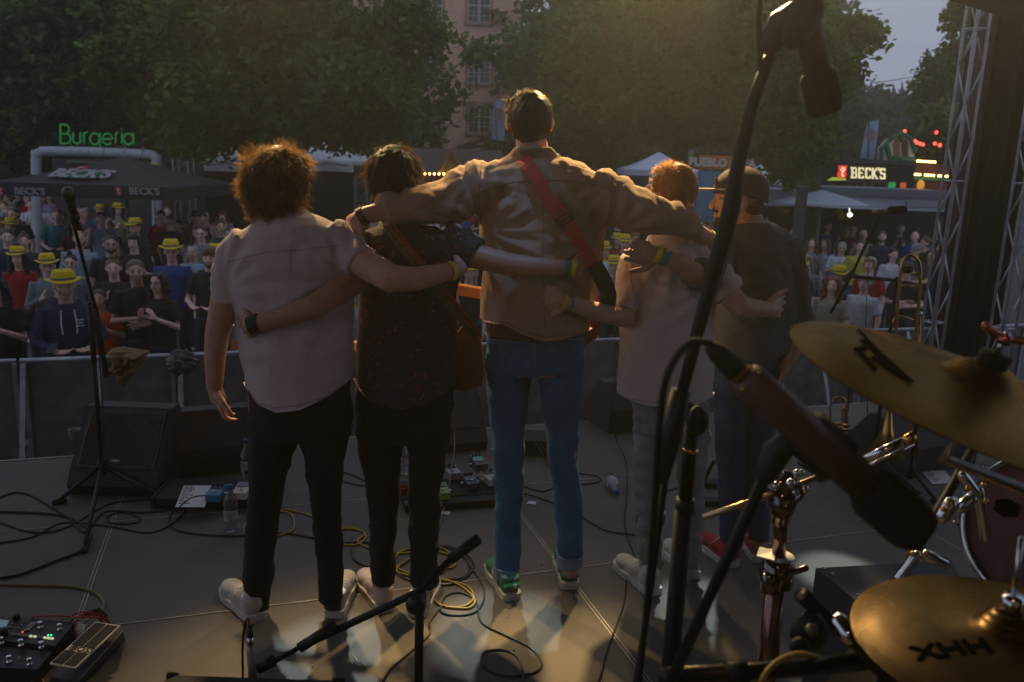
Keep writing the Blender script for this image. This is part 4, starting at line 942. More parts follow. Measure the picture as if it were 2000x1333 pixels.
C_(223, 506, 'smiling clapping woman with topknot and black shirt', 'black', 'light brown', 'bun', 'clap', h=1.66, skin=1, wide=1.12)
C_(276, 507, 'broad young man with cropped hair in plain black shirt', 'black', 'light brown', 'short', 'cross', h=1.80, yaw=6, wide=1.08, skin=2)
C_(312, 533, 'woman with long dark hair and glasses clapping in black v-neck', 'black', 'dark', 'long', 'clap', h=1.68, yaw=-28, glasses=True)
C_(336, 466, 'man in yellow hat, glasses and navy shirt with bright badge', 'blue', 'brown', 'short', 'down', 'hat', h=1.79, skin=1, glasses=True, wide=1.05)
C_(206, 566, 'child in bright orange shirt clapping at the barrier', 'orange', 'brown', 'short', 'clap', h=1.48, yaw=-8)
C_(329, 420, 'man with cropped hair turned away in black', 'black', 'light brown', 'buzz', 'down', h=1.80, yaw=150, near=False)
C_(396, 485, 'bearded man with curly hair shouting in black shirt', 'black', 'light brown', 'curly', 'phone', h=1.80, yaw=-12, beard=True, skin=1)
C_(412, 475, 'person in yellow hat behind the shouting curly man', 'black', 'brown', 'short', 'down', 'hat', h=1.76)
C_(437, 430, 'dim man in dark jacket before the black side stage', 'charcoal', 'dark', 'short', 'phone', h=1.82, yaw=15)
C_(260, 398, 'child in white hood with raised face under the umbrella', 'white', 'blond', None, 'fist', 'cap', 'hoodie', 1.70, near=False)
C_(305, 412, 'man in red shirt with white print under the umbrella edge', 'red', 'dark', 'short', 'down', h=1.80, near=False)
C_(62, 390, 'left of two people in white shirts under the umbrella', 'white', 'brown', 'short', 'clap', h=1.76, near=False)
C_(83, 391, 'right of two people in white shirts under the umbrella', 'white', 'dark', 'short', 'clap', h=1.75, near=False)
C_(140, 428, 'woman with brown hair behind the maroon jacket', 'maroon', 'brown', 'long', 'down', h=1.66)
C_(8, 424, 'fair-haired person with yellow hat pushed back at the left edge', 'grey', 'blond', 'short', 'down', 'hat', h=1.70)
C_(690, 548, 'person in patterned pale blue shirt between the two left bandmates', 'pale blue', 'dark', 'short', 'clap', h=1.72)
C_(1176, 470, 'laughing man in yellow hat beside the tall man\'s right sleeve', 'white', 'brown', 'short', 'down', 'hat', h=1.74, skin=1)
C_(1214, 456, 'person in yellow hat under the tall man\'s outstretched arm', 'navy', 'brown', 'short', 'clap', 'hat', h=1.78)
C_(1207, 497, 'person in yellow hat filming beside the hand with wristband', 'grey', 'blond', 'short', 'fist', 'hat', h=1.66)
C_(926, 514, 'smiling woman between the floral shirt and the tall man', 'grey', 'dark', 'long', 'down', h=1.68, skin=1)
C_(905, 508, 'person in yellow hat just right of the floral shirted man', 'black', 'dark', 'short', 'down', 'hat', h=1.68)
C_(722, 362, 'person in yellow hat far off beside the floral man\'s hair', 'teal', 'brown', 'short', 'down', 'hat', h=1.8, near=False)
C_(1588, 498, 'blond youth with open mouth in grey and charcoal polo', 'grey', 'blond', 'bowl', 'down', h=1.74, yaw=-14, skin=1)
C_(1624, 541, 'red-haired woman with bare shoulders looking up', 'beige', 'red', 'long', 'down', h=1.66, yaw=-15, skin=0)
C_(1645, 517, 'person in tilted yellow hat behind the red-haired woman', 'charcoal', 'brown', 'short', 'down', 'hat', h=1.70, yaw=20)
C_(1693, 537, 'person with curly grey hair in plain white shirt', 'white', 'grey', 'curly', 'down', h=1.66, yaw=-25, skin=1)
C_(1709, 503, 'blond boy with bowl cut in dark red polo', 'red', 'blond', 'bowl', 'down', h=1.76, yaw=-30, skin=1)
C_(1776, 512, 'woman in black top with crossed arms behind the trombone slide', 'black', 'dark', 'short', 'cross', h=1.72, skin=0)
C_(1785, 477, 'man in grey flat cap and dark striped shirt', 'charcoal', 'dark', 'short', 'cross', 'cap', h=1.76, yaw=-12)
C_(1726, 452, 'short-haired man in plain dark navy shirt behind the blond boy', 'navy', 'brown', 'short', 'down', h=1.80, beard=True)
C_(1643, 473, 'grey-haired woman with glasses holding up a phone', 'white', 'grey', 'short', 'clap', h=1.68, glasses=True)
C_(1678, 470, 'man with brown hair in yellow shirt and lanyard', 'yellow', 'brown', 'short', 'down', h=1.76)
C_(1587, 466, 'ginger-haired person in pale top behind the blond youth', 'grey', 'light brown', 'long', 'down', h=1.68)
C_(1552, 467, 'dark-haired person in white shirt beside the capped man\'s shoulder', 'white', 'dark', 'short', 'down', h=1.70)
C_(1543, 446, 'balding man just right of the capped man\'s neck', 'charcoal', 'brown', None, 'down', h=1.76)
C_(1615, 433, 'man in blue shirt under the kiosk roof', 'blue', 'brown', 'short', 'down', h=1.80, yaw=30)
C_(1618, 467, 'woman with brown hair looking left beneath the kiosk', 'pale blue', 'brown', 'long', 'down', h=1.68, yaw=-40)
C_(1668, 437, 'tall man with glasses and dark quiff in red and white', 'maroon', 'dark', 'tousled', 'down', h=1.82, glasses=True)
C_(1692, 449, 'bald man in pale shirt behind the music stand mic', 'beige', 'brown', None, 'down', h=1.76)
C_(1795, 453, 'bald sunburnt man beside a blue hood', 'blue', 'brown', None, 'down', h=1.80, yaw=-20, skin=1)
C_(1824, 488, 'brown-haired woman in dark top next to the truss tower', 'black', 'brown', 'long', 'down', h=1.68)
C_(1800, 463, 'man in black shirt between the flat cap and the truss', 'black', 'light brown', 'short', 'down', h=1.78, yaw=-60)
C_(1748, 486, 'person in white sleeve with dark hair left of the trombone', 'white', 'dark', 'short', 'down', h=1.66, yaw=20)
C_(1564, 500, 'person in yellow hat against the capped man\'s sleeve', 'navy', 'blond', 'short', 'down', 'hat', h=1.70)
C_(1650, 441, 'light-haired person with arms up beneath the gold balloons', 'beige', 'blond', 'short', 'fist', h=1.72)
C_(1420, 470, 'person in green shirt between the blond man and the capped man', 'green', 'dark', 'short', 'down', h=1.74)
C_(1385, 440, 'person in pale shirt behind the blond man\'s collar', 'beige', 'blond', 'long', 'down', h=1.72)
C_(1535, 405, 'person with yellow hat beneath the small blue cloth', 'charcoal', 'dark', 'short', 'down', 'hat', h=1.86, near=False)
# fill between them: real people standing further back, each with its own look
ZONES = ((0, 345, 'under the black umbrella'), (345, 470, 'before the black side stage'), (690, 960, 'seen between the bandmates'), (960, 1250, 'around the square\'s middle'), (1250, 1460, 'near the blue tents'), (1460, 1650, 'under the grey kiosk'), (1650, 1860, 'near the truss tower'))
combos = {}
made = 0; tries = 0; hk_l = ['short', 'long', 'bun', 'curly', 'tousled', 'short', 'buzz', 'short']; top_l = ['black', 'black', 'navy', 'grey', 'charcoal', 'maroon', 'white', 'green', 'pale blue', 'blue', 'teal', 'beige', 'red', 'pink']; hc_l = list(HAIRC)
HN = {'short': 'short', 'long': 'long', 'bun': 'tied-up', 'curly': 'curly', 'tousled': 'tousled', 'buzz': 'cropped'}
while made < 226 and tries < 30000:
    tries += 1; y = random.uniform(8.2, 17) if random.random() < .7 else random.uniform(18, 30); x = random.uniform(-.66, .64) * y; h = random.uniform(1.58, 1.86)
    q = Vector((x, y, GZ + h)) - CAM; dz = q.dot(fwd); px = 1000 + FPX * q.dot(RIGHT) / dz; py = 666.5 - FPX * q.dot(UPV) / dz
    if not (-30 < px < 1870) or (470 < px < 680) or (955 < px < 1150): continue
    if 345 < px < 480 and y > 20: continue
    if 1455 < px < 1870 and y > 20: continue
    if min((x - a) ** 2 + (y - b) ** 2 for a, b in CROWD) < (.33 if y < 14 else .38) ** 2: continue
    # keep the faces that the photograph shows clear
    bad = False
    for a, b in CROWD[:60]:
        if y < b and abs(x / y - a / b) < .21 / y + .010 and b - y < 6: bad = True; break
    if bad: continue
    if y < 9.3 and px > 1150: continue
    hat = 'hat' if random.random() < .14 else ('cap' if random.random() < .05 else None)
    zone = next((z for z in ZONES if z[0] <= px < z[1]), ZONES[0]) if px >= 0 else ZONES[0]
    for _ in range(60):
        hk, tp, hc = random.choice(hk_l), random.choice(top_l), random.choice(hc_l); gl = random.random() < .2
        key = (hk, tp, hc, zone[2], hat)
        if key not in combos: break
    if key in combos: continue
    combos[key] = 1; dn = 'further back' if y > 15 else 'nearer'
    lab = '%s person, %s %s hair, %s shirt, %s %s' % ({'hat': 'yellow-hatted', 'cap': 'capped', None: 'bareheaded'}[hat], HN[hk], hc, tp, dn, zone[2])
    C_(0, 0, lab, tp, hc, hk, random.choice(['down', 'clap', 'cross', 'down', 'phone', 'clap', 'fist', 'cheer' if y > 13 else 'clap']), hat, random.choice(['tee', 'hoodie']), h, random.uniform(-28, 28), glasses=gl and y < 14, near=y < 14, beard=hk in ('short', 'buzz') and random.random() < .25, wide=random.uniform(.94, 1.1), pos=(x, y, GZ)); made += 1
# ================================================================== the five bandmates
def ringpx(y, xl, xr, Y, hd, n=26, dyaw=0, ysl=0, sq=.10):
    a = W(xl, y, Y - dyaw); b = W(xr, y + ysl, Y + dyaw); c = (a + b) / 2; ux = (b - a) / 2; uy = Vector((0, hd, 0))
    return [c + ux * math.cos(t) * (1 - sq * abs(math.sin(2 * t))) + uy * math.sin(t) * (1 - sq * .6 * abs(math.sin(2 * t))) for t in [2 * math.pi * i / n for i in range(n)]]
def loftpx(g, rows, dy=0, grow=0):
    g.rings([ringpx(r[0], r[1] - grow, r[2] + grow, r[3] + dy, r[4] + grow * .0018, ysl=(r[5] if len(r) > 5 else 0)) for r in rows][::-1]); return g
def chain(g, pts, n=14, rnd=True): g.tube([W(*p[:3]) for p in pts], [p[3] for p in pts], n, rnd=rnd)
def chainS(g, pts, n=14, k=4, rnd=False):
    P = spline([W(*p[:3]) for p in pts], k); r = []
    for i in range(len(pts) - 1): r += [pts[i][3] + (pts[i + 1][3] - pts[i][3]) * j / k for j in range(k)]
    g.tube(P, r + [pts[-1][3]], n, rnd=rnd)
def hem_clamp(poly, Y):
    P = [W(x, y, Y) for x, y in poly]; xs = np.array([p.x for p in P]); zs = np.array([p.z for p in P])
    def f(co):
        zz = np.interp(co[:, 0], xs, zs); low = co[:, 2] < zz
        co = co.copy(); co[low, 2] = zz[low] + (co[low, 2] - zz[low]) * .02; return co
    return f
def pull(anchors, amp, seed=0, base=0, f=(9, 9, 5)):
    pts = [W(*a[:3]) for a in anchors]
    def fn(co):
        o_ = fold(co, seed, base, f) if base else np.zeros(len(co))
        wob = np.array([noise.noise(Vector(c) * 5 + Vector((seed, 0, 0))) for c in co.tolist()])
        for k, p in enumerate(pts):
            dx, dz = co[:, 0] - p.x, co[:, 2] - p.z; r_ = np.hypot(dx, dz) + 1e-4; th = np.arctan2(dz, dx); n_ = anchors[k][3]; L_ = anchors[k][4]
            w_ = np.cos(n_ * th + k * 1.3 + 3.5 * wob); o_ += amp * np.sign(w_) * np.abs(w_) ** 1.6 * np.exp(-((r_ - L_ * .5) / (L_ * .45)) ** 2) * np.clip(r_ / .13, 0, 1) ** 1.7
        return o_
    return fn
def finish(name, me, mat, root, org):
    shift(me, org); return put(name, me, mat, root)
def band_member(label, skin_fn, org, skin):
    g = G(); skin_fn(g); me = remesh(g, .0052, 3); shift(me, org)
    b = put('person', me, skin); b.location = org; tag(b, label, 'person', 'bandmates hugging at the front of the stage'); return b
def garment(root, name, mat, fn, vox=.0075, sm=3, amp=.006, f=(9, 9, 5), clamp=None, seed=0):
    g = G(); fn(g); me = remesh(g, vox, sm, amp if callable(amp) else ((lambda co: fold(co, seed, amp, f)) if amp else None), clamp); shift(me, root.location); return put(name, me, mat, root)
def strands(root, c, rad, n, ln, mat, f, wave=.25, thick=.0016, face=.25, seed=0, low=-1.0, spread=.35, part=None, lift=0):
    """hair as thin flat strands rooted on the scalp"""
    rg = np.random.default_rng(seed); c = Vector(c); sd, ff, u = frame(f); V = []; F = []
    i = 0
    while i < n:
        d0 = Vector(rg.normal(size=3)); d0.normalize()
        if d0.y > face and d0.z < .55 or d0.z < low: continue
        cq = Vector(rg.normal(size=3)) * spread; cs = Vector(rg.normal(size=3)); cph = rg.uniform(0, 6.28); cfr = rg.uniform(1.0, 2.2); cl_ = rg.uniform(.55, 1.2)
        for _ in range(26):
            i += 1; d = (d0 + Vector(rg.normal(size=3)) * .11).normalized(); lx, ly, lz = d.x, d.y, d.z
            p = c + sd * lx * rad[0] + ff * ly * rad[1] + u * lz * rad[2]; nrm = (sd * lx / rad[0] + ff * ly / rad[1] + u * lz / rad[2]).normalized()
            dn = Vector((0, 0, -1)) - ff * .25 * max(0, u.dot(nrm)); dn = dn - nrm * dn.dot(nrm); q = (nrm * .24 + dn * .6 + cq + Vector(rg.normal(size=3)) * .10 + Vector((0, 0, lift))).normalized()
            L_ = ln * cl_ * rg.uniform(.75, 1.15); k = 6; base = len(V); side = q.cross(cs).normalized()
            for j in range(k + 1):
                tt = j / k; w_ = thick * (1 - .75 * tt); V += [tuple(p + side * w_), tuple(p - side * w_)]
                q = (q + Vector((0, 0, -.30)) * .25 - nrm * .08 + (side + .6 * side.cross(q)) * wave * math.sin(cph + cfr * 6.28 * tt) + Vector(rg.normal(size=3)) * .04).normalized(); p = p + q * L_ / k
                e = p - c; e2 = Vector((e.dot(sd) / rad[0], e.dot(ff) / rad[1], e.dot(u) / rad[2]))
                if e2.length < 1.01: p = c + (e / max(e2.length, .2)) * 1.02
            for j in range(k): F.append((base + 2 * j, base + 2 * j + 1, base + 2 * j + 3, base + 2 * j + 2))
    org = root.location; me = bpy.data.meshes.new('hair_strands'); me.from_pydata([tuple(Vector(v) - org) for v in V], [], F); me.update(); me.shade_smooth(); return put('hair_strands', me, mat, root)
def hair_mat(name, c, tr=.55):
    m_ = bpy.data.materials.new(name); m_.use_nodes = True; t = m_.node_tree; b = t.nodes['Principled BSDF']; o_ = t.nodes['Material Output']
    tc_ = t.nodes.new('ShaderNodeTexCoord'); n1 = t.nodes.new('ShaderNodeTexNoise'); n1.inputs['Scale'].default_value = 55; t.links.new(tc_.outputs['Object'], n1.inputs['Vector'])
    rp = t.nodes.new('ShaderNodeValToRGB'); e = rp.color_ramp.elements; e[0].position = .35; e[1].position = .65; e[0].color = (*[v * .6 for v in c], 1); e[1].color = (*[v * 1.5 for v in c], 1)
    t.links.new(n1.outputs['Fac'], rp.inputs[0]); t.links.new(rp.outputs[0], b.inputs['Base Color']); b.inputs['Roughness'].default_value = .52
    tl = t.nodes.new('ShaderNodeBsdfTranslucent'); tl.inputs[0].default_value = (c[0] * 2.6, c[1] * 2.5, c[2] * 1.9, 1); mx = t.nodes.new('ShaderNodeMixShader'); mx.inputs[0].default_value = tr
    t.links.new(b.outputs[0], mx.inputs[1]); t.links.new(tl.outputs[0], mx.inputs[2]); t.links.new(mx.outputs[0], o_.inputs[0]); return m_
hairA, hairB, hairC, hairD = hair_mat('curly_brown_hair', (.16, .092, .032)), hair_mat('dark_brown_hair', (.045, .024, .011)), hair_mat('brown_hair', (.055, .033, .018)), hair_mat('ginger_blond_hair', (.24, .135, .055))
def shoe(root, heel, toe, mat, sole_m, kind, z=.0, stripe=None, tab=None, w_=.052):
    """heel, toe: floor points in photo pixels"""
    h = WF(*heel); t = WF(*toe); d = (t - h); d.z = 0; L_ = min(max(d.length, .25), .30); d.normalize(); s_ = Vector((d.y, -d.x, 0)); ax_ = (s_, d, UZ)
    P = lambda x, y, zz: h + s_ * x + d * y + UZ * (zz + z)
    g = G(); o_ = []
    prof = [(-.01, .030), (.0, .040), (.05, .043), (.12, .042), (.19, .050), (.24, .048), (.28, .036), (.30, .018)]
    poly = [P(-b, a * L_ / .3, 0) for a, b in prof] + [P(b, a * L_ / .3, 0) for a, b in prof[::-1]]
    g.prism(poly, UZ, .030); sole = g.build('sole', sole_m, root)
    g = G(); f = L_ / .3
    g.ball(P(0, .045 * f, .062), (.040, .050, .055), ax_, 16); g.ball(P(0, .13 * f, .055), (.041, .075, .042), ax_, 16); g.ball(P(0, .225 * f, .047), (.046, .066, .030), ax_, 16)
    g.tube([P(0, .035 * f, .05), P(0, .035 * f, .10)], [.042, .041], 16); g.box(P(0, .13 * f, .035), (.074, .24 * f, .03), ax_, bev=.01)
    me = remesh(g, .006, 3); shift(me, root.location); up = put('shoe', me, mat, root)
    g = G()
    for i in range(5):
        y = (.105 + .022 * i) * f; zz = .103 - .010 * i; g.tube([P(-.022, y, zz - .002), P(0, y + .004, zz + .004), P(.022, y, zz - .002)], .0032, 5)
    g.tube([P(0, .10, .107), P(.03, .09, .10), P(.045, .11, .075)], .0022, 5); g.tube([P(0, .10, .107), P(-.03, .09, .10), P(-.048, .12, .07)], .0022, 5)
    g.build('lace', white_plastic, root)
    if stripe:
        g = G()
        for q in (-1, 1):
            for i in range(3): g.tube([P(q * .041, (.075 + .026 * i) * f, .035), P(q * .0425, (.085 + .026 * i) * f, .055), P(q * .036, (.098 + .026 * i) * f, .080)], .0045, 5)
        g.build('stripe', stripe, root)
    if tab:
        g = G(); g.tube([P(-.030, .003, .062), P(-.022, -.010, .072), P(0, -.016, .076), P(.022, -.010, .072), P(.030, .003, .062)], .012, 6); g.build('heel_tab', tab, root)
        g = G(); n_ = -d; b_ = P(0, -.030, .075)
        for a in (-35, 0, 35):
            e = b_ + UZ * .014 * math.cos(R(a)) + s_ * .014 * math.sin(R(a)); g.tube([b_, b_.lerp(e, .5), e], [.0012, .004, .001], 6)
        g.tube([b_ - s_ * .008 - UZ * .003, b_ + s_ * .008 - UZ * .003], .001, 4); g.build('leaf_emblem', white_plastic, root)
    return up
def bandm(root, px, py, Y, axis, rad, wd, mat, name='wristband'):
    c = W(px, py, Y); d = Vector(axis).normalized(); G().tube([c - d * wd / 2, c + d * wd / 2], rad, 18, False).build(name, mat, root, True)
yel = M('yellow_wristband', (.62, .58, .02), .6, bump=.02, var=.05); tea = M('teal_wristband', (.01, .20, .20), .6, var=.05)
# ---------------------------------------------------------------- A: curly man in the pale shirt
oA = Vector((WF(580, 1200).x, WF(580, 1200).y, 0)); YA = 2.98
def skA(g):
    c = W(552, 352, YA + .02); head_parts(g, c, (.42, 1, -.05), s=1.06)
    g.tube([W(560, 455, YA), W(564, 415, YA), c + Vector((0, -.01, -.03))], [.075, .062, .056], 16)
    loftpx(g, [(455, 515, 630, YA, .075), (500, 445, 685, YA, .11), (620, 470, 675, YA, .10), (740, 500, 670, YA, .09), (820, 505, 665, YA, .08)])
    chain(g, [(470, 500, YA, .044), (440, 585, YA - .01, .052), (424, 655, YA, .044), (420, 700, YA + .01, .039), (419, 757, YA + .03, .030)])
    w_ = W(419, 757, YA + .03); hand_parts(g, w_, W(446, 838, YA + .06) - w_, (.75, .35, .25), (.8, .25, .1), 1.0, .62, .10, .5)
    chain(g, [(655, 495, YA, .046), (705, 512, YA - .06, .054), (765, 545, YA - .17, .050), (815, 545, YA - .17, .042), (878, 530, YA - .13, .031), (893, 526, YA - .05, .028), (900, 525, YA + .03, .026)])
    w_ = W(898, 525, YA + .01); hand_parts(g, w_, (-.25, 1, -.1), (-1, -.2, 0), (0, 0, 1), 1.0, .3)
    for pts in (((535, 800, 583, .085), (518, 960, 518, .06), (506, 1130, 506, .045), (500, 1180, 500, .042)), ((635, 800, 0, .085), (640, 960, 0, .06), (648, 1130, 0, .045), (650, 1170, 0, .042))):
        chain(g, [(p[0], p[1], YA + .03, p[3] * .78) for p in pts])
A = band_member('man with large curly hair in pale short-sleeved shirt, leftmost of the hugging five', skA, oA, SK[1])
palem = M('pale_shirt', (.52, .43, .43), .9, 0, .05, 8, .25, 400, spec=.1)
def shA(g):
    loftpx(g, [(417, 535, 598, YA, .068), (424, 512, 628, YA, .085), (440, 487, 668, YA, .105), (465, 455, 690, YA, .125), (500, 432, 700, YA - .01, .135), (560, 436, 694, YA - .01, .14), (620, 455, 694, YA, .14), (680, 468, 692, YA, .142), (740, 475, 690, YA + .01, .15), (800, 478, 689, YA + .01, .155), (850, 480, 689, YA + .01, .155)])
    chainS(g, [(490, 470, YA, .075), (462, 510, YA, .074), (448, 550, YA, .070), (451, 590, YA, .071)], 18)
    chainS(g, [(640, 465, YA, .080), (676, 485, YA - .01, .076), (690, 500, YA - .04, .068), (706, 514, YA - .07, .060)], 18)
    g.rings([ringpx(421, 532, 603, YA, .075), ringpx(412, 536, 597, YA, .072)])
garment(A, 'shirt', palem, shA, .0066, 2, pull([(690, 545, YA, 15, .30), (450, 560, YA, 13, .28), (640, 440, YA, 11, .16), (590, 700, YA, 7, .35)], .0045, 1, .0035), (8, 8, 5), hem_clamp([(440, 760), (478, 772), (500, 792), (540, 802), (590, 796), (640, 777), (688, 745), (720, 735)], YA - .12), 1)
def seam(root, pts, mat, name='seam', r=.0022):
    g = G(); bv = BVHTree.FromPolygons([tuple(v.co + SHIRT[root.name].matrix_basis.translation + root.location) for v in SHIRT[root.name].data.vertices], [tuple(p.vertices) for p in SHIRT[root.name].data.polygons]); out = []
    for a, b in zip(pts[:-1], pts[1:]):
        for i in range(9):
            x, y = a[0] + (b[0] - a[0]) * i / 8, a[1] + (b[1] - a[1]) * i / 8; h = bv.ray_cast(CAM, ray(x, y).normalized(), 8)
            if h[0] is not None: out.append(h[0] + h[1] * .0006)
    if len(out) > 2: g.tube(out, r, 5).build(name, mat, SHIRT[root.name])
SHIRT = {}
def remember(root): SHIRT[root.name] = [c for c in root.children if c.name.startswith(('shirt', 'overshirt'))][0]
remember(A); sm_ = M('seam_pale', (.36, .29, .29), .9)
seam(A, [(445, 512), (520, 493), (600, 487), (676, 478)], sm_, r=.0014); seam(A, [(566, 490), (568, 530)], sm_, r=.0012); seam(A, [(478, 768), (500, 787), (540, 797), (590, 791), (640, 772), (688, 740)], sm_, 'hem')
blk_tr = M('black_trousers', (.0065, .0065, .008), .9, 0, .2, 10, .3, 300)
def trA(g):
    loftpx(g, [(740, 484, 688, YA + .02, .125), (800, 482, 688, YA + .02, .13), (850, 482, 688, YA + .02, .125)])
    for rows in (((845, 484, 583), (900, 484, 572), (960, 484, 556), (1010, 481, 548), (1060, 478, 541), (1100, 474, 536), (1140, 473, 530), (1175, 476, 527)), ((845, 583, 686), (900, 592, 671), (960, 600, 668), (1010, 608, 668), (1060, 614, 670), (1100, 618, 672), (1140, 620, 673), (1172, 621, 670))):
        loftpx(g, [(y, a, b, YA + .03, (b - a) / 1080 * 1.05) for y, a, b in rows])
garment(A, 'trousers', blk_tr, trA, .0075, 2, .007, (8, 8, 10), None, 2)
whs = M('off_white_leather', (.50, .44, .38), .55, 0, .08, 15, .2); whsole = M('white_sole', (.55, .50, .44), .7)
shoe(A, (502, 1213), (436, 1150), whs, whsole, 0); shoe(A, (653, 1206), (684, 1128), whs, whsole, 0)
strands(A, W(543, 352, YA), (.100, .104, .100), 8000, .075, hairA, (.42, 1, 0), 1.0, .0014, .35, 1, -.95, .30)
strands(A, W(530, 380, YA - .01), (.088, .09, .074), 3600, .07, hairA, (.3, 1, 0), 1.0, .0015, .2, 2, -.8, .3)
g = G(); g.ball(W(543, 350, YA - .02), (.108, .104, .106), n=24); g.ball(W(528, 385, YA - .03), (.090, .078, .072), n=20); me = remesh(g, .008, 1, hair_noise(.015, 26)); shift(me, A.location); put('hair', me, hairA, A)
# ---------------------------------------------------------------- B: dark hair, floral shirt
oB = Vector((WF(785, 1195).x, WF(785, 1195).y, 0)); YB = 3.08
def skB(g):
    c = W(770, 348, YB + .02); head_parts(g, c, (-.1, 1, -.15), s=1.04)
    g.tube([W(790, 455, YB), W(778, 420, YB), c + Vector((0, -.01, -.03))], [.07, .06, .054], 16)
    loftpx(g, [(468, 730, 855, YB, .075), (520, 712, 880, YB, .10), (640, 715, 875, YB, .10), (740, 710, 870, YB, .09), (810, 715, 865, YB, .08)])
    chain(g, [(725, 485, YB - .02, .044), (695, 548, YB - .12, .050), (655, 575, YB - .22, .046), (610, 600, YB - .26, .043), (500, 634, YB - .25, .030)])
    w_ = W(500, 634, YB - .25); hand_parts(g, w_, W(462, 646, YB - .12) - w_, (.2, 1, .1), (0, 0, 1), 1.0, .35)
    chain(g, [(880, 475, YB, .044), (925, 500, YB - .02, .048), (985, 515, YB - .03, .043), (1050, 522, YB - .03, .037), (1108, 523, YB - .02, .028)])
    w_ = W(1106, 523, YB - .02); hand_parts(g, w_, W(1160, 540, YB + .03) - w_, (0, 1, 0), (0, 0, 1), 1.0, .30)
    for xs in ((742, 745, 748), (840, 830, 826)): chain(g, [(xs[0], 800, YB + .03, .060), (xs[1], 960, YB + .03, .043), (xs[2], 1160, YB + .03, .043)])
B = band_member('dark-haired man in dark floral shirt with patterned strap, second of the hugging five', skB, oB, SK[2])
def floral_mat():
    m_ = M('floral_shirt', (.035, .026, .026), .9, 0, .2, 10, .25, 300); t = m_.node_tree; b = t.nodes['Principled BSDF']; src = b.inputs['Base Color'].links[0].from_socket
    tc_ = t.nodes.new('ShaderNodeTexCoord'); dn = t.nodes.new('ShaderNodeTexNoise'); dn.inputs['Scale'].default_value = 22; mv = t.nodes.new('ShaderNodeVectorMath'); mv.operation = 'MULTIPLY_ADD'; mv.inputs[1].default_value = (.06, .06, .06)
    t.links.new(tc_.outputs['Object'], dn.inputs['Vector']); t.links.new(dn.outputs['Color'], mv.inputs[0]); t.links.new(tc_.outputs['Object'], mv.inputs[2])
    for sc_, col, th in ((34, (.20, .04, .035, 1), .30), (55, (.20, .17, .14, 1), .20), (46, (.06, .05, .16, 1), .22)):
        v = t.nodes.new('ShaderNodeTexVoronoi'); v.inputs['Scale'].default_value = sc_; t.links.new(mv.outputs[0], v.inputs['Vector']); r_ = t.nodes.new('ShaderNodeMapRange'); r_.inputs['From Min'].default_value = th; r_.inputs['From Max'].default_value = th - .08
        w2 = t.nodes.new('ShaderNodeTexNoise'); w2.inputs['Scale'].default_value = sc_ * .35; t.links.new(tc_.outputs['Object'], w2.inputs['Vector']); mm = t.nodes.new('ShaderNodeMath'); mm.operation = 'MULTIPLY'; gt = t.nodes.new('ShaderNodeMath'); gt.operation = 'GREATER_THAN'; gt.inputs[1].default_value = .5
        t.links.new(v.outputs['Distance'], r_.inputs['Value']); t.links.new(w2.outputs['Fac'], gt.inputs[0]); t.links.new(r_.outputs[0], mm.inputs[0]); t.links.new(gt.outputs[0], mm.inputs[1])
        mx = t.nodes.new('ShaderNodeMixRGB'); mx.inputs[2].default_value = col; t.links.new(mm.outputs[0], mx.inputs[0]); t.links.new(src, mx.inputs[1]); src = mx.outputs[0]
    t.links.new(src, b.inputs['Base Color']); return m_
def shB(g):
    loftpx(g, [(436, 745, 815, YB, .07), (444, 722, 848, YB, .09), (458, 700, 885, YB, .11), (485, 695, 905, YB, .125), (520, 697, 905, YB, .13), (570, 700, 893, YB, .13), (640, 700, 893, YB, .13), (700, 696, 893, YB, .135), (760, 692, 891, YB, .145), (840, 690, 890, YB, .145)])
    chainS(g, [(735, 468, YB, .07), (712, 505, YB - .03, .066), (700, 545, YB - .07, .062)], 16); chainS(g, [(860, 465, YB, .072), (895, 480, YB, .068), (930, 498, YB - .02, .062)], 16)
garment(B, 'shirt', floral_mat(), shB, .007, 2, pull([(700, 540, YB, 13, .25), (900, 520, YB, 13, .3)], .005, 5, .004), (8, 8, 4), hem_clamp([(680, 755), (692, 765), (720, 785), (780, 797), (830, 790), (890, 765), (900, 760)], YB - .12), 5)
def trB(g):
    loftpx(g, [(750, 694, 890, YB + .02, .12), (810, 692, 886, YB + .02, .125), (850, 693, 882, YB + .02, .12)])
    for rows in (((845, 695, 789), (900, 704, 786), (960, 713, 781), (1020, 719, 777), (1080, 722, 773), (1140, 725, 771)), ((845, 792, 881), (900, 796, 872), (960, 796, 863), (1020, 797, 861), (1080, 799, 858), (1142, 801, 855))):
        loftpx(g, [(y, a, b, YB + .03, (b - a) / 1080 * 1.08) for y, a, b in rows])
garment(B, 'trousers', blk_tr, trB, .0075, 2, .006, (8, 8, 10), None, 6)
shoe(B, (755, 1195), (700, 1122), M('pinkish_white_leather', (.55, .44, .42), .5, 0, .06, 15, .2), whsole, 0); shoe(B, (815, 1205), (846, 1135), MATS['pinkish_white_leather'], whsole, 0)
strands(B, W(769, 345, YB), (.086, .102, .100), 4600, .050, hairB, (-.1, 1, 0), .18, .0015, .4, 3, -.75, .22, lift=.0)
g = G(); g.ball(W(769, 343, YB - .012), (.094, .108, .106), n=22); me = remesh(g, .008, 1, hair_noise(.008, 32)); shift(me, B.location); put('hair', me, hairB, B)
bandm(B, 497, 634, YB - .25, W(480, 640, YB - .25) - W(510, 630, YB - .25), .034, .038, black_plastic, 'watch')
ax_ = W(1120, 525, YB) - W(1100, 522, YB); bandm(B, 1108, 523, YB - .02, ax_, .031, .018, tea); bandm(B, 1120, 524, YB - .015, ax_, .032, .016, yel)
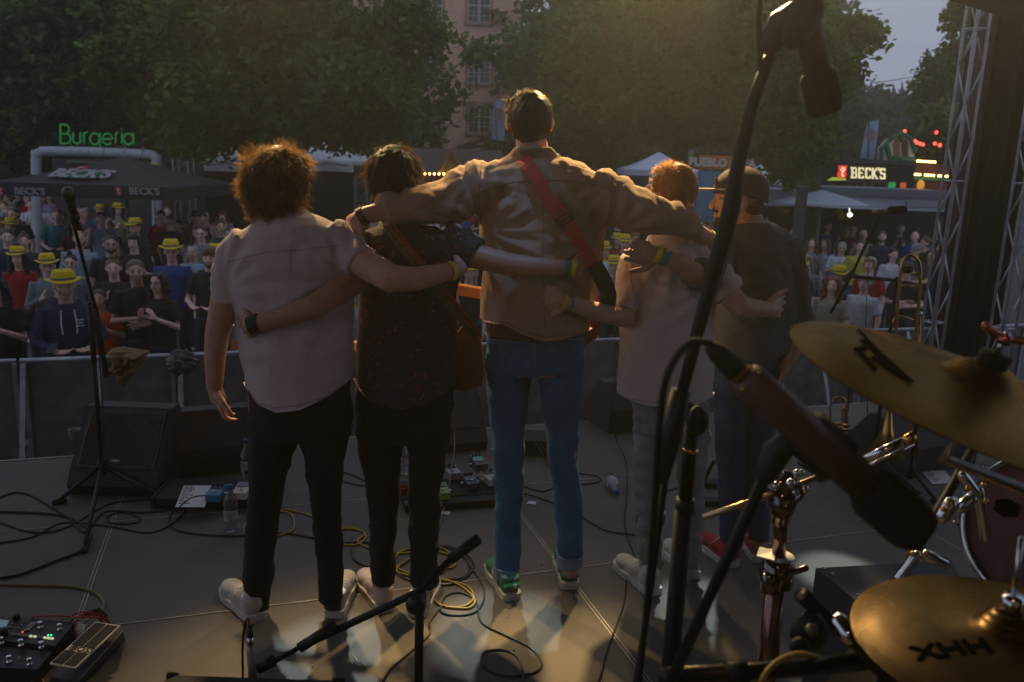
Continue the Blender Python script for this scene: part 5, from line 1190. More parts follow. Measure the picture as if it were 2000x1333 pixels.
bandm(A, 878, 530, YA - .13, W(890, 527, YA - .1) - W(870, 532, YA - .14), .034, .02, yel)
# ---------------------------------------------------------------- C: tall man, tan overshirt
oC = Vector((WF(1050, 1165).x, WF(1050, 1165).y, 0)); YC = 3.24
def skC(g):
    c = W(1034, 238, YC + .02); head_parts(g, c, (-.12, 1, .05), s=1.0)
    sd, ff, u = frame((-.12, 1, .05))
    for q in (-1, 1): g.ball(c + sd * q * .083 - UZ * .004, (.010, .020, .033), (sd, ff, u), 10)
    g.tube([W(1042, 345, YC), W(1042, 300, YC), c + Vector((0, -.012, -.03))], [.075, .062, .056], 16)
    loftpx(g, [(340, 960, 1160, YC, .09), (420, 950, 1170, YC, .10), (560, 965, 1150, YC, .10), (700, 965, 1125, YC, .09), (730, 975, 1115, YC, .08)])
    chain(g, [(965, 355, YC, .042), (850, 390, YC - .14, .048), (770, 408, YC - .24, .040), (712, 420, YC - .28, .029)])
    w_ = W(714, 420, YC - .28); hand_parts(g, w_, W(672, 450, YC - .22) - w_, (.1, .8, -.6), (0, .5, -.5), 1.0, .35)
    chain(g, [(1165, 360, YC, .042), (1260, 410, YC - .08, .048), (1320, 430, YC - .05, .042), (1384, 466, YC + .06, .030)])
    w_ = W(1380, 463, YC + .06); hand_parts(g, w_, W(1402, 505, YC + .13) - w_, (.0, 1, 0), (-1, 0, 0), 1.0, .3)
    for xs in ((997, 990, 990), (1095, 1107, 1114)): chain(g, [(xs[0], 720, YC + .03, .060), (xs[1], 900, YC + .03, .043), (xs[2], 1130 if xs[0] < 1050 else 1108, YC + .03, .040)])
C = band_member('very tall man in tan overshirt and blue jeans, middle of the hugging five', skC, oC, SK[1])
tanm = M('tan_overshirt', (.37, .25, .175), .92, 0, .10, 7, .3, 350, spec=.1)
def shC(g):
    loftpx(g, [(300, 1003, 1082, YC, .072), (308, 985, 1098, YC, .085), (322, 948, 1150, YC, .105), (345, 925, 1192, YC, .125), (395, 924, 1196, YC, .145), (450, 934, 1188, YC, .155), (500, 940, 1180, YC, .158), (550, 941, 1172, YC, .158), (600, 939, 1162, YC, .158), (640, 938, 1154, YC, .16), (700, 936, 1154, YC, .162)])
    chainS(g, [(985, 365, YC, .10), (930, 366, YC - .03, .102), (880, 390, YC - .09, .090), (820, 401, YC - .18, .076), (757, 408, YC - .25, .064)], 18)
    chainS(g, [(1150, 370, YC, .10), (1195, 392, YC - .02, .102), (1260, 416, YC - .08, .082), (1318, 430, YC - .06, .064), (1348, 440, YC - .01, .050)], 18)
    g.tube([W(1006, 304, YC - .02), W(1020, 293, YC - .07), W(1045, 290, YC - .085), W(1070, 294, YC - .07), W(1086, 306, YC - .02)], .016, 8, rnd=True)
    chainS(g, [(772, 403, YC - .24, .0), (760, 408, YC - .25, .068), (746, 411, YC - .262, .066)], 18); chainS(g, [(1330, 434, YC - .04, .056), (1352, 444, YC - .0, .056)], 18)
garment(C, 'overshirt', tanm, shC, .007, 2, pull([(945, 445, YC, 15, .34), (1180, 455, YC, 15, .38), (1195, 350, YC, 13, .20), (930, 345, YC, 13, .22), (800, 420, YC, 11, .22), (1300, 450, YC, 11, .2), (1060, 330, YC, 9, .3)], .0075, 9, .0035), (8, 8, 3), hem_clamp([(900, 632), (944, 636), (985, 634), (1018, 650), (1063, 664), (1100, 662), (1147, 655), (1190, 650)], YC - .13), 9)
remember(C); st_ = M('seam_tan', (.24, .16, .11), .9)
seam(C, [(935, 372), (1000, 357), (1060, 352), (1130, 355), (1190, 368)], st_); seam(C, [(1060, 356), (1062, 420), (1060, 520), (1064, 640)], st_, r=.0016); seam(C, [(944, 631), (985, 629), (1018, 645), (1063, 659), (1147, 650)], st_, 'hem')
seam(C, [(941, 320), (935, 380), (940, 440)], st_); seam(C, [(1196, 345), (1192, 400), (1182, 450)], st_)
def underC(g): loftpx(g, [(560, 960, 1130, YC, .12), (640, 950, 1141, YC, .135), (657, 950, 1141, YC, .135)])
garment(C, 'undershirt', M('brown_tee', (.09, .055, .045), .9), underC, .009, 2, .004)
jeansC = M('blue_jeans', (.034, .115, .225), .85, 0, .22, 9, .35, 500)
def trC(g):
    loftpx(g, [(650, 946, 1144, YC + .01, .130), (680, 946, 1144, YC + .01, .135), (722, 947, 1143, YC + .01, .135)])
    for rows in (((718, 947, 1046), (780, 952, 1034), (840, 957, 1028), (900, 961, 1024), (960, 964, 1020), (1020, 965, 1019), (1070, 966, 1018), (1112, 967, 1017)), ((718, 1046, 1143), (780, 1054, 1137), (840, 1062, 1128), (900, 1071, 1129), (960, 1080, 1136), (1020, 1086, 1139), (1060, 1088, 1139), (1090, 1091, 1138))):
        loftpx(g, [(y, a, b, YC + .03, (b - a) / 1000 * 1.05) for y, a, b in rows])
jC = garment(C, 'jeans', jeansC, trC, .007, 2, .006, (9, 9, 11), None, 11)
cuffm = M('jeans_cuff', (.16, .21, .30), .9, 0, .15, 20, .3, 500)
for rows in (((1106, 965, 1015), (1127, 965, 1014)), ((1084, 1088, 1139), (1105, 1088, 1138))):
    g = G(); loftpx(g, [(y, a, b, YC + .03, (b - a) / 1000 * 1.15) for y, a, b in rows]); g.build('turned_cuff', cuffm, C, True, 40)
g = G(); g.tube([W(952, 663, YC - .118), W(1000, 668, YC - .135), W(1045, 672, YC - .14)], .002, 4); g.tube([W(1045, 655, YC - .142), W(1044, 720, YC - .135)], .0022, 4); g.tube([W(1093, 665, YC - .135), W(1135, 662, YC - .10)], .002, 4); g.build('seam', cuffm, jC)
grs = M('green_suede', (.055, .16, .10), .8, 0, .15, 20, .3); grt = M('shiny_green', (.02, .20, .07), .25, 0, .1, 20, .1); crs = M('cream_sole', (.52, .50, .38), .7)
shoe(C, (1000, 1172), (947, 1092), grs, crs, 1, stripe=whs, tab=grt); shoe(C, (1113, 1150), (1090, 1070), grs, crs, 1, stripe=whs, tab=grt)
strands(C, W(1035, 232, YC), (.078, .097, .100), 3600, .024, hairC, (-.12, 1, 0), .12, .0012, .35, 4, -.55, .28, lift=.05)
strands(C, W(1010, 203, YC + .03), (.040, .05, .028), 420, .032, hairC, (-.6, 1, 0), .1, .0013, 2, 5, .1, .15, lift=.5)
g = G(); g.ball(W(1036, 231, YC - .006), (.084, .103, .103), n=22); me = remesh(g, .007, 1, hair_noise(.004, 40)); shift(me, C.location); put('hair', me, hairC, C)
bandm(C, 708, 423, YC - .28, W(700, 428, YC - .28) - W(720, 416, YC - .28), .033, .026, M('watch_strap', (.10, .01, .01), .5), 'watch')
bandm(C, 1383, 465, YC + .06, W(1392, 475, YC + .06) - W(1374, 458, YC + .06), .034, .02, yel)
# ---------------------------------------------------------------- D: ginger-blond man in the white T-shirt
oD = Vector((WF(1310, 1150).x, WF(1310, 1150).y, 0)); YD = 3.36
def skD(g):
    c = W(1306, 378, YD + .02); head_parts(g, c, (-.85, .62, .22), s=1.0)
    sd, ff, u = frame((-.85, .62, .22)); g.ball(c - sd * .082, (.011, .019, .032), (sd, ff, u), 10)
    g.tube([W(1325, 485, YD), W(1320, 445, YD), c + Vector((.01, -.01, -.03))], [.075, .060, .056], 16)
    loftpx(g, [(490, 1270, 1360, YD, .075), (560, 1245, 1370, YD, .10), (700, 1235, 1375, YD, .10), (800, 1250, 1370, YD, .08), (840, 1255, 1365, YD, .075)])
    chain(g, [(1250, 500, YD, .044), (1228, 570, YD - .05, .042), (1222, 622, YD - .10, .044), (1160, 608, YD - .21, .037), (1114, 592, YD - .27, .028)])
    w_ = W(1114, 592, YD - .27); hand_parts(g, w_, W(1000, 560, YD - .26) - w_, (0, 1, 0), (0, 0, -1), 1.06, .08, .05, .2)
    chain(g, [(1380, 500, YD, .044), (1415, 565, YD - .02, .050), (1448, 600, YD - .06, .045), (1500, 605, YD + .0, .034)])
    w_ = W(1497, 604, YD + .0); hand_parts(g, w_, W(1545, 596, YD + .12) - w_, (.2, 1, 0), (0, 0, 1), 1.0, .3, .1, -.6)
    for xs in ((1272, 1268, 1268), (1348, 1350, 1350)): chain(g, [(xs[0], 820, YD + .03, .052), (xs[1], 950, YD + .03, .036), (xs[2], 1120 if xs[0] < 1300 else 1100, YD + .03, .038)])
D_ = band_member('man with short ginger-blond hair in white T-shirt and grey jeans, fourth of the hugging five', skD, oD, SK[0])
whitetee = M('white_tee', (.56, .49, .48), .9, 0, .05, 8, .25, 400, spec=.1)
def shD(g):
    loftpx(g, [(458, 1285, 1362, YD, .07), (466, 1265, 1385, YD, .09), (482, 1242, 1396, YD, .11), (510, 1226, 1398, YD, .125), (560, 1214, 1396, YD, .13), (620, 1212, 1397, YD, .135), (700, 1208, 1397, YD, .14), (760, 1204, 1392, YD, .145), (860, 1200, 1388, YD, .15)])
    chainS(g, [(1265, 500, YD, .075), (1240, 530, YD - .01, .072), (1228, 570, YD - .04, .066), (1222, 608, YD - .07, .062)], 16); chainS(g, [(1365, 505, YD, .075), (1392, 530, YD, .07), (1428, 575, YD - .03, .064)], 16)
garment(D_, 'shirt', whitetee, shD, .007, 2, pull([(1225, 540, YD, 13, .25), (1385, 560, YD, 13, .3), (1320, 460, YD, 15, .5)], .0065, 15, .004), (8, 8, 2.8), hem_clamp([(1180, 775), (1202, 780), (1260, 791), (1330, 795), (1385, 786), (1420, 780)], YD - .12), 15)
remember(D_); seam(D_, [(1235, 505), (1232, 540), (1240, 590)], sm_); seam(D_, [(1203, 774), (1260, 785), (1330, 789), (1385, 780)], sm_, 'hem')
greyj = M('grey_jeans', (.20, .20, .21), .88, 0, .2, 10, .35, 400)
def trD(g):
    loftpx(g, [(770, 1232, 1388, YD + .02, .11), (840, 1234, 1387, YD + .02, .115)])
    for rows in (((835, 1234, 1309), (900, 1237, 1304), (950, 1240, 1299), (1000, 1242, 1296), (1050, 1245, 1295), (1100, 1247, 1293), (1128, 1249, 1292)), ((835, 1312, 1387), (900, 1319, 1381), (960, 1323, 1377), (1030, 1327, 1373), (1080, 1329, 1370), (1108, 1330, 1369))):
        loftpx(g, [(y, a, b, YD + .03, (b - a) / 1000 * 1.1) for y, a, b in rows])
garment(D_, 'jeans', greyj, trD, .007, 2, .008, (9, 9, 16), None, 16)
shoe(D_, (1278, 1162), (1200, 1098), M('cream_canvas', (.46, .42, .34), .8, 0, .08, 15, .3), M('white_rubber', (.55, .54, .48), .6), 0); shoe(D_, (1352, 1130), (1298, 1068), MATS['cream_canvas'], MATS['white_rubber'], 0)
strands(D_, W(1311, 369, YD), (.082, .094, .098), 3800, .026, hairD, (-.85, .62, .1), .12, .0013, .5, 6, -.5, .32, lift=.08)
g = G(); sd, ff, u = frame((-.85, .62, .15)); g.ball(W(1312, 368, YD) - ff * .012, (.085, .095, .103), (sd, ff, u), n=22); me = remesh(g, .007, 1, hair_noise(.004, 40)); shift(me, D_.location); put('hair', me, hairD, D_)
ax_ = W(1125, 596, YD - .25) - W(1105, 589, YD - .28); bandm(D_, 1097, 588, YD - .27, ax_, .034, .022, yel); bandm(D_, 1109, 592, YD - .27, ax_, .033, .016, tea)
g = G(); c0 = W(1095, 591, YD - .27) + Vector((0, -.0355, -.006)); an = ax_.normalized()
for i in (-1, 0, 1): g.box(c0 + an * i * .004 + UZ * .002 * (i % 2), (.0022, .001, .011), (an, UY, UZ))
g.build('wristband_print', ink, D_)
# ---------------------------------------------------------------- E: bearded man with the cap
oE = Vector((WF(1450, 1105).x, WF(1450, 1105).y, 0)); YE = 3.58
fE = Vector((-1, .05, -.02))
def skE(g):
    c = W(1442, 393, YE); head_parts(g, c, fE, s=1.06)
    sd, ff, u = frame(fE); g.ball(c - sd * .085 - ff * .005, (.012, .021, .035), (sd, ff, u), 12); g.tube([c - sd * .090 + u * .02, c - sd * .094 - ff * .012, c - sd * .090 - u * .02], .004, 6)
    g.tube([W(1470, 470, YE), W(1465, 445, YE), c + Vector((.02, 0, -.03))], [.082, .068, .064], 16)
    loftpx(g, [(470, 1425, 1520, YE, .075), (560, 1410, 1545, YE, .10), (700, 1410, 1520, YE, .085), (750, 1412, 1512, YE, .08)])
    chain(g, [(1420, 490, YE, .044), (1376, 546, YE - .34, .046), (1350, 531, YE - .41, .044), (1320, 513, YE - .43, .037), (1290, 500, YE - .43, .030)])
    w_ = W(1292, 501, YE - .43); hand_parts(g, w_, W(1222, 486, YE - .41) - w_, (-.15, 1, 0), (0, .2, -1), 1.05, .95, .03, .5)
    chain(g, [(1535, 490, YE, .044), (1558, 580, YE + .02, .050), (1560, 660, YE - .02, .042), (1542, 700, YE - .05, .034)])
    w_ = W(1543, 697, YE - .05); hand_parts(g, w_, (-.3, .3, -1), (-1, 0, 0), (0, -1, 0), .95, .5)
    for xs in ((1432, 1432, 1430), (1490, 1490, 1482)): chain(g, [(xs[0], 720, YE + .02, .060), (xs[1], 900, YE + .02, .043), (xs[2], 1070, YE + .02, .038)])
E_ = band_member('bearded man in dark flat-brimmed cap and charcoal shirt, rightmost of the hugging five', skE, oE, SK[2])
chm = M('charcoal_shirt', (.070, .074, .088), .85, 0, .12, 8, .3, 350)
def shE(g):
    loftpx(g, [(432, 1438, 1502, YE, .07), (440, 1418, 1520, YE, .09), (458, 1392, 1545, YE, .115), (490, 1380, 1560, YE, .13), (540, 1385, 1560, YE, .135), (600, 1390, 1562, YE, .135), (660, 1392, 1552, YE, .135), (740, 1392, 1545, YE, .135)])
    chainS(g, [(1425, 470, YE, .075), (1402, 505, YE - .10, .074), (1382, 540, YE - .28, .068), (1357, 534, YE - .39, .060)], 16); chainS(g, [(1525, 475, YE, .075), (1548, 530, YE, .068), (1560, 600, YE + .01, .062), (1562, 665, YE - .02, .055)], 16)
garment(E_, 'shirt', chm, shE, .0075, 2, pull([(1395, 560, YE, 13, .3), (1550, 560, YE, 13, .25), (1420, 460, YE, 13, .2)], .006, 21, .004), (7, 7, 4), hem_clamp([(1370, 690), (1400, 700), (1480, 706), (1560, 690), (1600, 690)], YE - .12), 21)
djm = M('dark_blue_jeans', (.022, .038, .085), .85, 0, .2, 9, .3, 400)
def trE(g):
    loftpx(g, [(680, 1394, 1535, YE + .01, .11), (770, 1394, 1528, YE + .01, .115)])
    for rows in (((765, 1394, 1462), (830, 1395, 1460), (900, 1398, 1460), (960, 1402, 1459), (1020, 1405, 1456), (1066, 1408, 1452)), ((765, 1464, 1527), (830, 1464, 1519), (900, 1462, 1512), (960, 1461, 1506), (1020, 1460, 1504), (1056, 1462, 1502))):
        loftpx(g, [(y, a, b, YE + .02, (b - a) / 900 * 1.0) for y, a, b in rows])
garment(E_, 'jeans', djm, trE, .008, 3, .0055, (9, 9, 12), None, 22)
shoe(E_, (1430, 1108), (1368, 1060), M('red_canvas', (.30, .018, .03), .8, 0, .1, 15, .3), MATS['white_rubber'], 0); shoe(E_, (1485, 1098), (1446, 1044), MATS['red_canvas'], MATS['white_rubber'], 0)
sd, ff, u = frame(fE); cE = W(1442, 393, YE); P = lambda x, y, z: cE + sd * x * 1.06 + ff * y * 1.06 + u * z * 1.06
g = G(); 
for q in (-1, 1): g.tube([P(q * .060, .018, .0), P(q * .058, .030, -.045), P(q * .045, .055, -.075), P(q * .02, .078, -.088)], [.010, .015, .018, .02], 8)
g.ball(P(0, .070, -.090), (.036, .030, .028), (sd, ff, u), 12); g.tube([P(-.025, .084, -.044), P(0, .097, -.038), P(.025, .084, -.044)], .0075, 8); g.ball(P(0, .045, -.085), (.05, .045, .03), (sd, ff, u), 12)
me = remesh(g, .006, 1, hair_noise(.003, 60)); shift(me, E_.location); put('beard', me, hairB, E_)
g = G(); g.ball(P(0, -.045, -.02), (.076, .06, .06), (sd, ff, u), 16); me = remesh(g, .007, 1, hair_noise(.003, 60)); shift(me, E_.location); put('hair', me, hairB, E_)
capm = M('cap_charcoal', (.045, .034, .030), .85, 0, .1, 20, .4, 300); visor_m = M('cap_visor_brown', (.14, .075, .045), .8, 0, .1, 20, .3)
g = G(); rings = []
for i in range(9):
    t_ = -.12 + (math.pi / 2 + .08) * i / 8; rings.append([P(.091 * math.cos(t_) * math.cos(a), -.008 + .110 * math.cos(t_) * math.sin(a), .040 + .098 * max(math.sin(t_), -.2) + (-.035 * max(0, -math.sin(a)) if i == 0 else 0)) for a in [2 * math.pi * j / 28 for j in range(28)]])
g.rings(rings); cp = g.build('cap', capm, E_, True, 50)
g = G(); 
vt = [(x, .085 + .085 * math.sqrt(max(0, 1 - (x / .088) ** 2)), .048 - .0 * x) for x in [-.088 + .176 * i / 14 for i in range(15)]]
for i in range(14):
    a, b = vt[i], vt[i + 1]; g.prism([P(a[0], .06, .048), P(b[0], .06, .048), P(*b), P(*a)], u * -1 + ff * .05, .006)
g.build('visor', visor_m, cp); lp = G().box(P(-.028, .099, .078), (.055, .006, .030), ((sd + ff * -.32).normalized(), (ff + sd * .32).normalized(), u)); lp.build('patch', M('leather_patch', (.34, .20, .12), .7), cp)
g = G(); px_ = -(sd + ff * -.32).normalized()
for i, (a, b, c2, d2) in enumerate(((-.020, -.006, -.016, .007), (-.016, .007, -.012, -.006), (-.009, -.006, -.009, .006), (-.004, -.006, .001, .007), (.001, .007, .003, -.005), (.007, -.006, .013, -.005), (.007, .006, .013, .006), (.010, -.006, .010, .006), (.018, -.006, .018, .006))): g.tube([P(-.029, .1035, .078) + px_ * a + u * b, P(-.029, .1035, .078) + px_ * c2 + u * d2], .0011, 4)
g.build('patch_print', M('patch_ink', (.12, .06, .03), .8), cp)
G().ball(P(0, -.008, .142), .008, n=8).build('button', capm, cp)
ax_ = W(1300, 505, YE - .43) - W(1280, 497, YE - .43); bandm(E_, 1284, 498, YE - .43, ax_, .034, .02, yel); bandm(E_, 1299, 503, YE - .43, ax_, .034, .022, tea); bandm(E_, 1305, 490, YE - .45, ax_, .006, .015, white_plastic, 'wristband_tag')
# faces: eyes on the two profiles
for root, c, f, s_ in ((D_, W(1306, 378, YD + .02), Vector((-.85, .62, .22)), 1.0), (E_, cE, fE, 1.06)):
    sd2, ff2, u2 = frame(f); Q = lambda x, y, z: c + (sd2 * x + ff2 * y + u2 * z) * s_
    for q in (-1, 1): G().ball(Q(q * .031, .072, .008), (.011, .010, .008), (sd2, ff2, u2), 10).build('eye', M('eye_white_dim', (.25, .22, .2), .3), root, True); G().ball(Q(q * .031, .0775, .008), (.005, .006, .005), (sd2, ff2, u2), 8).build('pupil', eye_m, root, True)
    g = G(); 
    for q in (-1, 1): g.tube([Q(q * .014, .086, .034), Q(q * .032, .082, .040), Q(q * .050, .070, .034)], [.003, .0045, .002], 6)
    g.build('eyebrow', hairB if root is E_ else hairD, root)
    G().tube([Q(-.02, .083, -.054), Q(0, .092, -.053), Q(.02, .083, -.054)], [.002, .0035, .002], 6).build('mouth', mouth_m, root)
for root, pts, Y, c in ((A, ((508, 1175), (650, 1172)), YA, 'dark'), (B, ((747, 1150), (826, 1152)), YB, 'pale'), (D_, ((1270, 1133), (1350, 1112)), YD, 'pale'), (E_, ((1430, 1072), (1484, 1062)), YE, 'dark'), (C, ((990, 1132), (1114, 1110)), YC, 'pale')):
    for x, y in pts: p = W(x, y, Y + .03); G().tube([p - UZ * .03, p + UZ * .05], .035, 16).build('sock', M('sock_' + c, (.02, .03, .03) if c == 'dark' else (.34, .32, .36), .9), root, True)
# ---------------------------------------------------------------- guitars and straps
orange_neck = M('orange_maple', (.42, .16, .035), .35, 0, .15, 20, .1, coat=.4)
def on_path(pts, wd, th, mat, name, parent, k=4):
    P_ = spline([W(*p) for p in pts], k); g = G(); rings = []
    for i, p in enumerate(P_):
        d = (P_[min(i + 1, len(P_) - 1)] - P_[max(i - 1, 0)]).normalized(); v = (p - CAM).normalized(); s_ = d.cross(v).normalized(); n_ = s_.cross(d)
        rings.append([p + s_ * wd / 2 + n_ * th / 2, p - s_ * wd / 2 + n_ * th / 2, p - s_ * wd / 2 - n_ * th / 2, p + s_ * wd / 2 - n_ * th / 2])
    return g.rings(rings).build(name, mat, parent)
# tall man's guitar
gt = thing('electric_guitar', 'orange-necked electric guitar worn by the tall man on a red strap', 'guitar', W(1050, 640, YC + .17))
red_strap = M('red_strap', (.36, .025, .018), .75, 0, .1, 30, .3, 300)
on_path([(1012, 297, YC + .03), (1024, 312, YC - .085), (1046, 345, YC - .145), (1072, 390, YC - .165), (1104, 432, YC - .175), (1135, 478, YC - .175), (1165, 525, YC - .165), (1178, 543, YC - .15)], .052, .004, red_strap, 'strap', gt)
on_path([(1160, 517, YC - .172), (1178, 548, YC - .155), (1188, 575, YC - .09), (1186, 600, YC - .0)], .062, .007, rubber, 'strap_end', gt)
g = G(); c_ = W(1103, 428, YC - .182); d1 = (W(1120, 455, YC) - W(1090, 405, YC)).normalized(); s1 = d1.cross((c_ - CAM).normalized()).normalized()
for a in (-1, 0, 1): g.tube([c_ + d1 * a * .016 - s1 * .030, c_ + d1 * a * .016 + s1 * .030], .0028, 6)
for a in (-1, 1): g.tube([c_ + s1 * a * .030 - d1 * .016, c_ + s1 * a * .030 + d1 * .016], .0028, 6)
g.build('buckle', black_plastic, gt)
g = G(); a, b = W(1010, 585, YC + .18), W(872, 562, YC + .24); dn_ = (b - a).normalized(); g.box((a + b) / 2, ((b - a).length, .022, .050), (dn_, UZ.cross(dn_).normalized(), dn_.cross(UZ.cross(dn_).normalized()).normalized() * -1), bev=.006); g.build('neck', orange_neck, gt)
g = G(); 
for i in range(6): g.tube([a + UZ * (.020 - .008 * i) + Vector((0, .016, 0)), b + UZ * (.020 - .008 * i) + Vector((0, .016, 0))], .0006, 4)
g.build('string', chrome, gt)
g = G(); c_ = W(1095, 620, YC + .19); g.prism([c_ + Vector((x, 0, z)) for x, z in [(.20 * math.cos(q) * (1 - .15 * math.cos(2 * q)), .15 * math.sin(q) * (1 + .1 * math.cos(3 * q))) for q in [i * math.pi / 14 for i in range(28)]]], (0, 1, 0), .045); g.build('body', M('dark_red_lacquer', (.10, .008, .01), .25, 0, .1, 10, .05, coat=.5), gt)
# floral man's bass
bs = thing('bass_guitar', 'bass guitar with orange-brown body hanging at the floral shirted man\'s right hip', 'guitar', W(800, 700, YB + .17))
stm = M('orange_stripe_strap', (.27, .085, .02), .8, 0, .5, 60, .3); st2 = M('strap_red_line', (.22, .02, .02), .8); st3 = M('strap_green_line', (.04, .09, .03), .8)
pth = [(745, 432, YB + .02), (762, 446, YB - .12), (790, 482, YB - .145), (822, 520, YB - .15), (860, 568, YB - .15), (885, 597, YB - .14), (905, 622, YB - .10), (925, 648, YB - .02), (932, 662, YB + .05)]
on_path(pth, .040, .003, stm, 'strap', bs)
for q, m_ in ((-4, st3), (4, st2)): on_path([(x + q, y - q * .7, Y - .004) for x, y, Y in pth], .010, .003, m_, 'strap_stripe', bs)
g = G(); c_ = W(893, 690, YB + .14); out_ = [(.03, .12), (.075, .10), (.095, .04), (.10, -.02), (.11, -.08), (.10, -.13), (.04, -.155), (-.06, -.15), (-.14, -.12), (-.16, -.04), (-.14, .04), (-.10, .06), (-.06, .05), (-.02, .06)]
g.prism([c_ + Vector((x, 0, z)) for x, z in out_], (0, 1, 0), .04); g.build('body', M('tobacco_lacquer', (.12, .045, .012), .3, 0, .2, 8, .05, coat=.5), bs)
g = G(); a, b = W(870, 690, YB + .20), W(520, 665, YB + .36); dn_ = (b - a).normalized(); v_ = UZ.cross(dn_).normalized(); g.box((a + b) / 2, ((b - a).length, .024, .045), (dn_, v_, v_.cross(dn_)), bev=.005); g.build('neck', orange_neck, bs)
g = G(); h0 = W(520, 665, YB + .36); h1 = W(452, 668, YB + .40); dn_ = (h1 - h0).normalized(); v_ = dn_.cross(UZ); 
g.prism([h0 + UZ * .022, h0 - UZ * .022, h0.lerp(h1, .35) - UZ * .045, h1 - UZ * .035, h1 + UZ * .01, h0.lerp(h1, .7) + UZ * .03], UY, .014); hd = g.build('headstock', M('dark_maple', (.26, .11, .03), .4), bs)
g = G()
for i in range(4): p = h0.lerp(h1, .2 + .23 * i) + UZ * .03; g.tube([p - UZ * .02, p + UZ * .035], .004, 6); g.ball(p + UZ * .04, (.013, .004, .010), n=8)
g.build('tuning_peg', chrome, bs)
# ================================================================== stage gear
def dirz(a): return Vector((math.cos(a), math.sin(a), 0))
def cable(pts, r, mat, name, label, k=7, wob=0, z=None):
    """pts: floor points in photo pixels, or (x, y, height)"""
    P_ = [WF(p[0], p[1], (p[2] if len(p) > 2 else r + .001)) for p in pts]; S_ = spline(P_, k); 
    if wob: S_ = [q + Vector((wob * noise.noise(q * 3), wob * noise.noise(q * 3 + Vector((5, 0, 0))), 0)) for q in S_]
    o_ = G().tube(S_, r, 7).build(name, mat, None, True); tag(o_, label, 'cable'); return o_
def wedge(label, pl, pr, h=.40, dep=.46, logo=True, back=False):
    """floor monitor: pl, pr floor pixels of its camera-side lower corners; the grille faces up and back to the band"""
    a, b = WF(*pl), WF(*pr); ux = (b - a).normalized(); uy = UZ.cross(ux); w_ = (b - a).length; c = (a + b) / 2
    t = thing('floor_monitor', label, 'floor monitor', c, 'floor monitors along the stage front'); P = lambda x, y, z: a + ux * x + uy * y + UZ * z
    box_m = M('monitor_paint', (.016, .016, .017), .6, 0, .25, 30, .35, 150); gm = M('monitor_grille', (.05, .049, .048), .5, .4, .2, 30, .1)
    prof = [(0, 0), (-.02, .06), (.02, .13), (.24 + .0, h), (.34, h), (dep, .16), (dep, 0)]
    if back: prof = [(0, 0), (0, .16), (.10, h), (.2, h), (dep - .02, .13), (dep, .06), (dep, 0)]
    g = G(); g.prism([P(0, y, z) for y, z in prof], ux, w_); g.build('cabinet', box_m, t)
    if not back:
        n_ = Vector((0, 0, 0)); p0, p1 = Vector((0, .02, .13)), Vector((0, .24, h)); sl_ = (uy * (p1.y - p0.y) + UZ * (p1.z - p0.z)); ln = sl_.length; sl_.normalize(); nn = ux.cross(sl_).normalized()
        if nn.z < 0: nn = -nn
        o0 = P(0, .02, .13); g = G()
        g.prism([o0 + ux * .02 + sl_ * .015 + nn * .0, o0 + ux * (w_ - .02) + sl_ * .015, o0 + ux * (w_ - .02) + sl_ * (ln - .015), o0 + ux * .02 + sl_ * (ln - .015)], nn, .006); g.build('grille', gm, t)
        g = G(); n2 = int(w_ / .016)
        for i in range(n2): g.tube([o0 + ux * (.045 + (w_ - .09) * i / (n2 - 1)) + sl_ * .03 + nn * .010, o0 + ux * (.045 + (w_ - .09) * i / (n2 - 1)) + sl_ * (ln - .04) + nn * .010], .0035, 5)
        g.build('grille_slat', M('grille_slat', (.10, .098, .095), .45, .5), t)
        if logo:
            g = G(); g.box(o0 + ux * w_ * .5 + sl_ * .055 + nn * .012, (.055, .024, .004), (ux, sl_, nn)); bd = g.build('badge', M('badge_grey', (.12, .12, .12), .4, .6), t)
            g = G(); g.box(o0 + ux * w_ * .5 + sl_ * .055 + nn * .015, (.036, .005, .002), (ux, sl_, nn)); g.build('badge_mark', white_plastic, bd)
        for x in (.012, w_ - .012): G().tube([P(x, .0, .02), P(x, .0, .02) + uy * -.0, P(x, -.012, .06)], .008, 6).build('corner', rubber, t)
    return t
wedge('black floor monitor with ribbed grille behind the leftmost microphone stand', (136, 966), (308, 972), .42, .45)
wedge('black floor monitor seen from its plain side behind the set list pedalboard', (330, 938), (492, 920), .36, .40, back=True)
wedge('black floor monitor with honeycomb grille beside the floral shirted man\'s legs', (800, 893), (950, 878), .38, .40, logo=False)
wedge('black floor monitor half hidden behind the white shirted man', (1188, 848), (1320, 835), .34, .40, back=True)
wedge('dark floor monitor under the big tilted cymbal at right', (1738, 935), (1905, 905), .36, .42, back=True)
# ---- microphone stands
def tripod(t, base, h, legs, r=.011, leg_r=.010, leg_h=.28, mat=black_metal):
    base = Vector(base); G().tube([base + UZ * .08, base + UZ * h], r, 10).build('pole', mat, t, True)
    G().tube([base + UZ * (leg_h - .05), base + UZ * (leg_h + .03)], .024, 12).build('collar', mat, t, True)
    for e in legs:
        e = Vector(e); g = G().tube([base + UZ * leg_h, e + UZ * .012], leg_r, 8); l_ = g.build('leg', mat, t, True)
        d = (e - base); d.z = 0; d.normalize(); G().tube([e + UZ * .012 - d * .03, e + UZ * .012 + d * .01], leg_r * 1.5, 8, rnd=True).build('rubber_foot', rubber, l_, True)
foam = M('black_foam', (.007, .007, .007), .95, 0, .2, 80, .6, 260)
mic_dark = M('mic_grille', (.10, .09, .085), .35, .9, .3, 300, .4, 900)
b1 = WF(203, 965); t = thing('microphone_stand', 'tall black boom microphone stand with ball microphone at far left', 'microphone stand', b1, 'microphone stands')
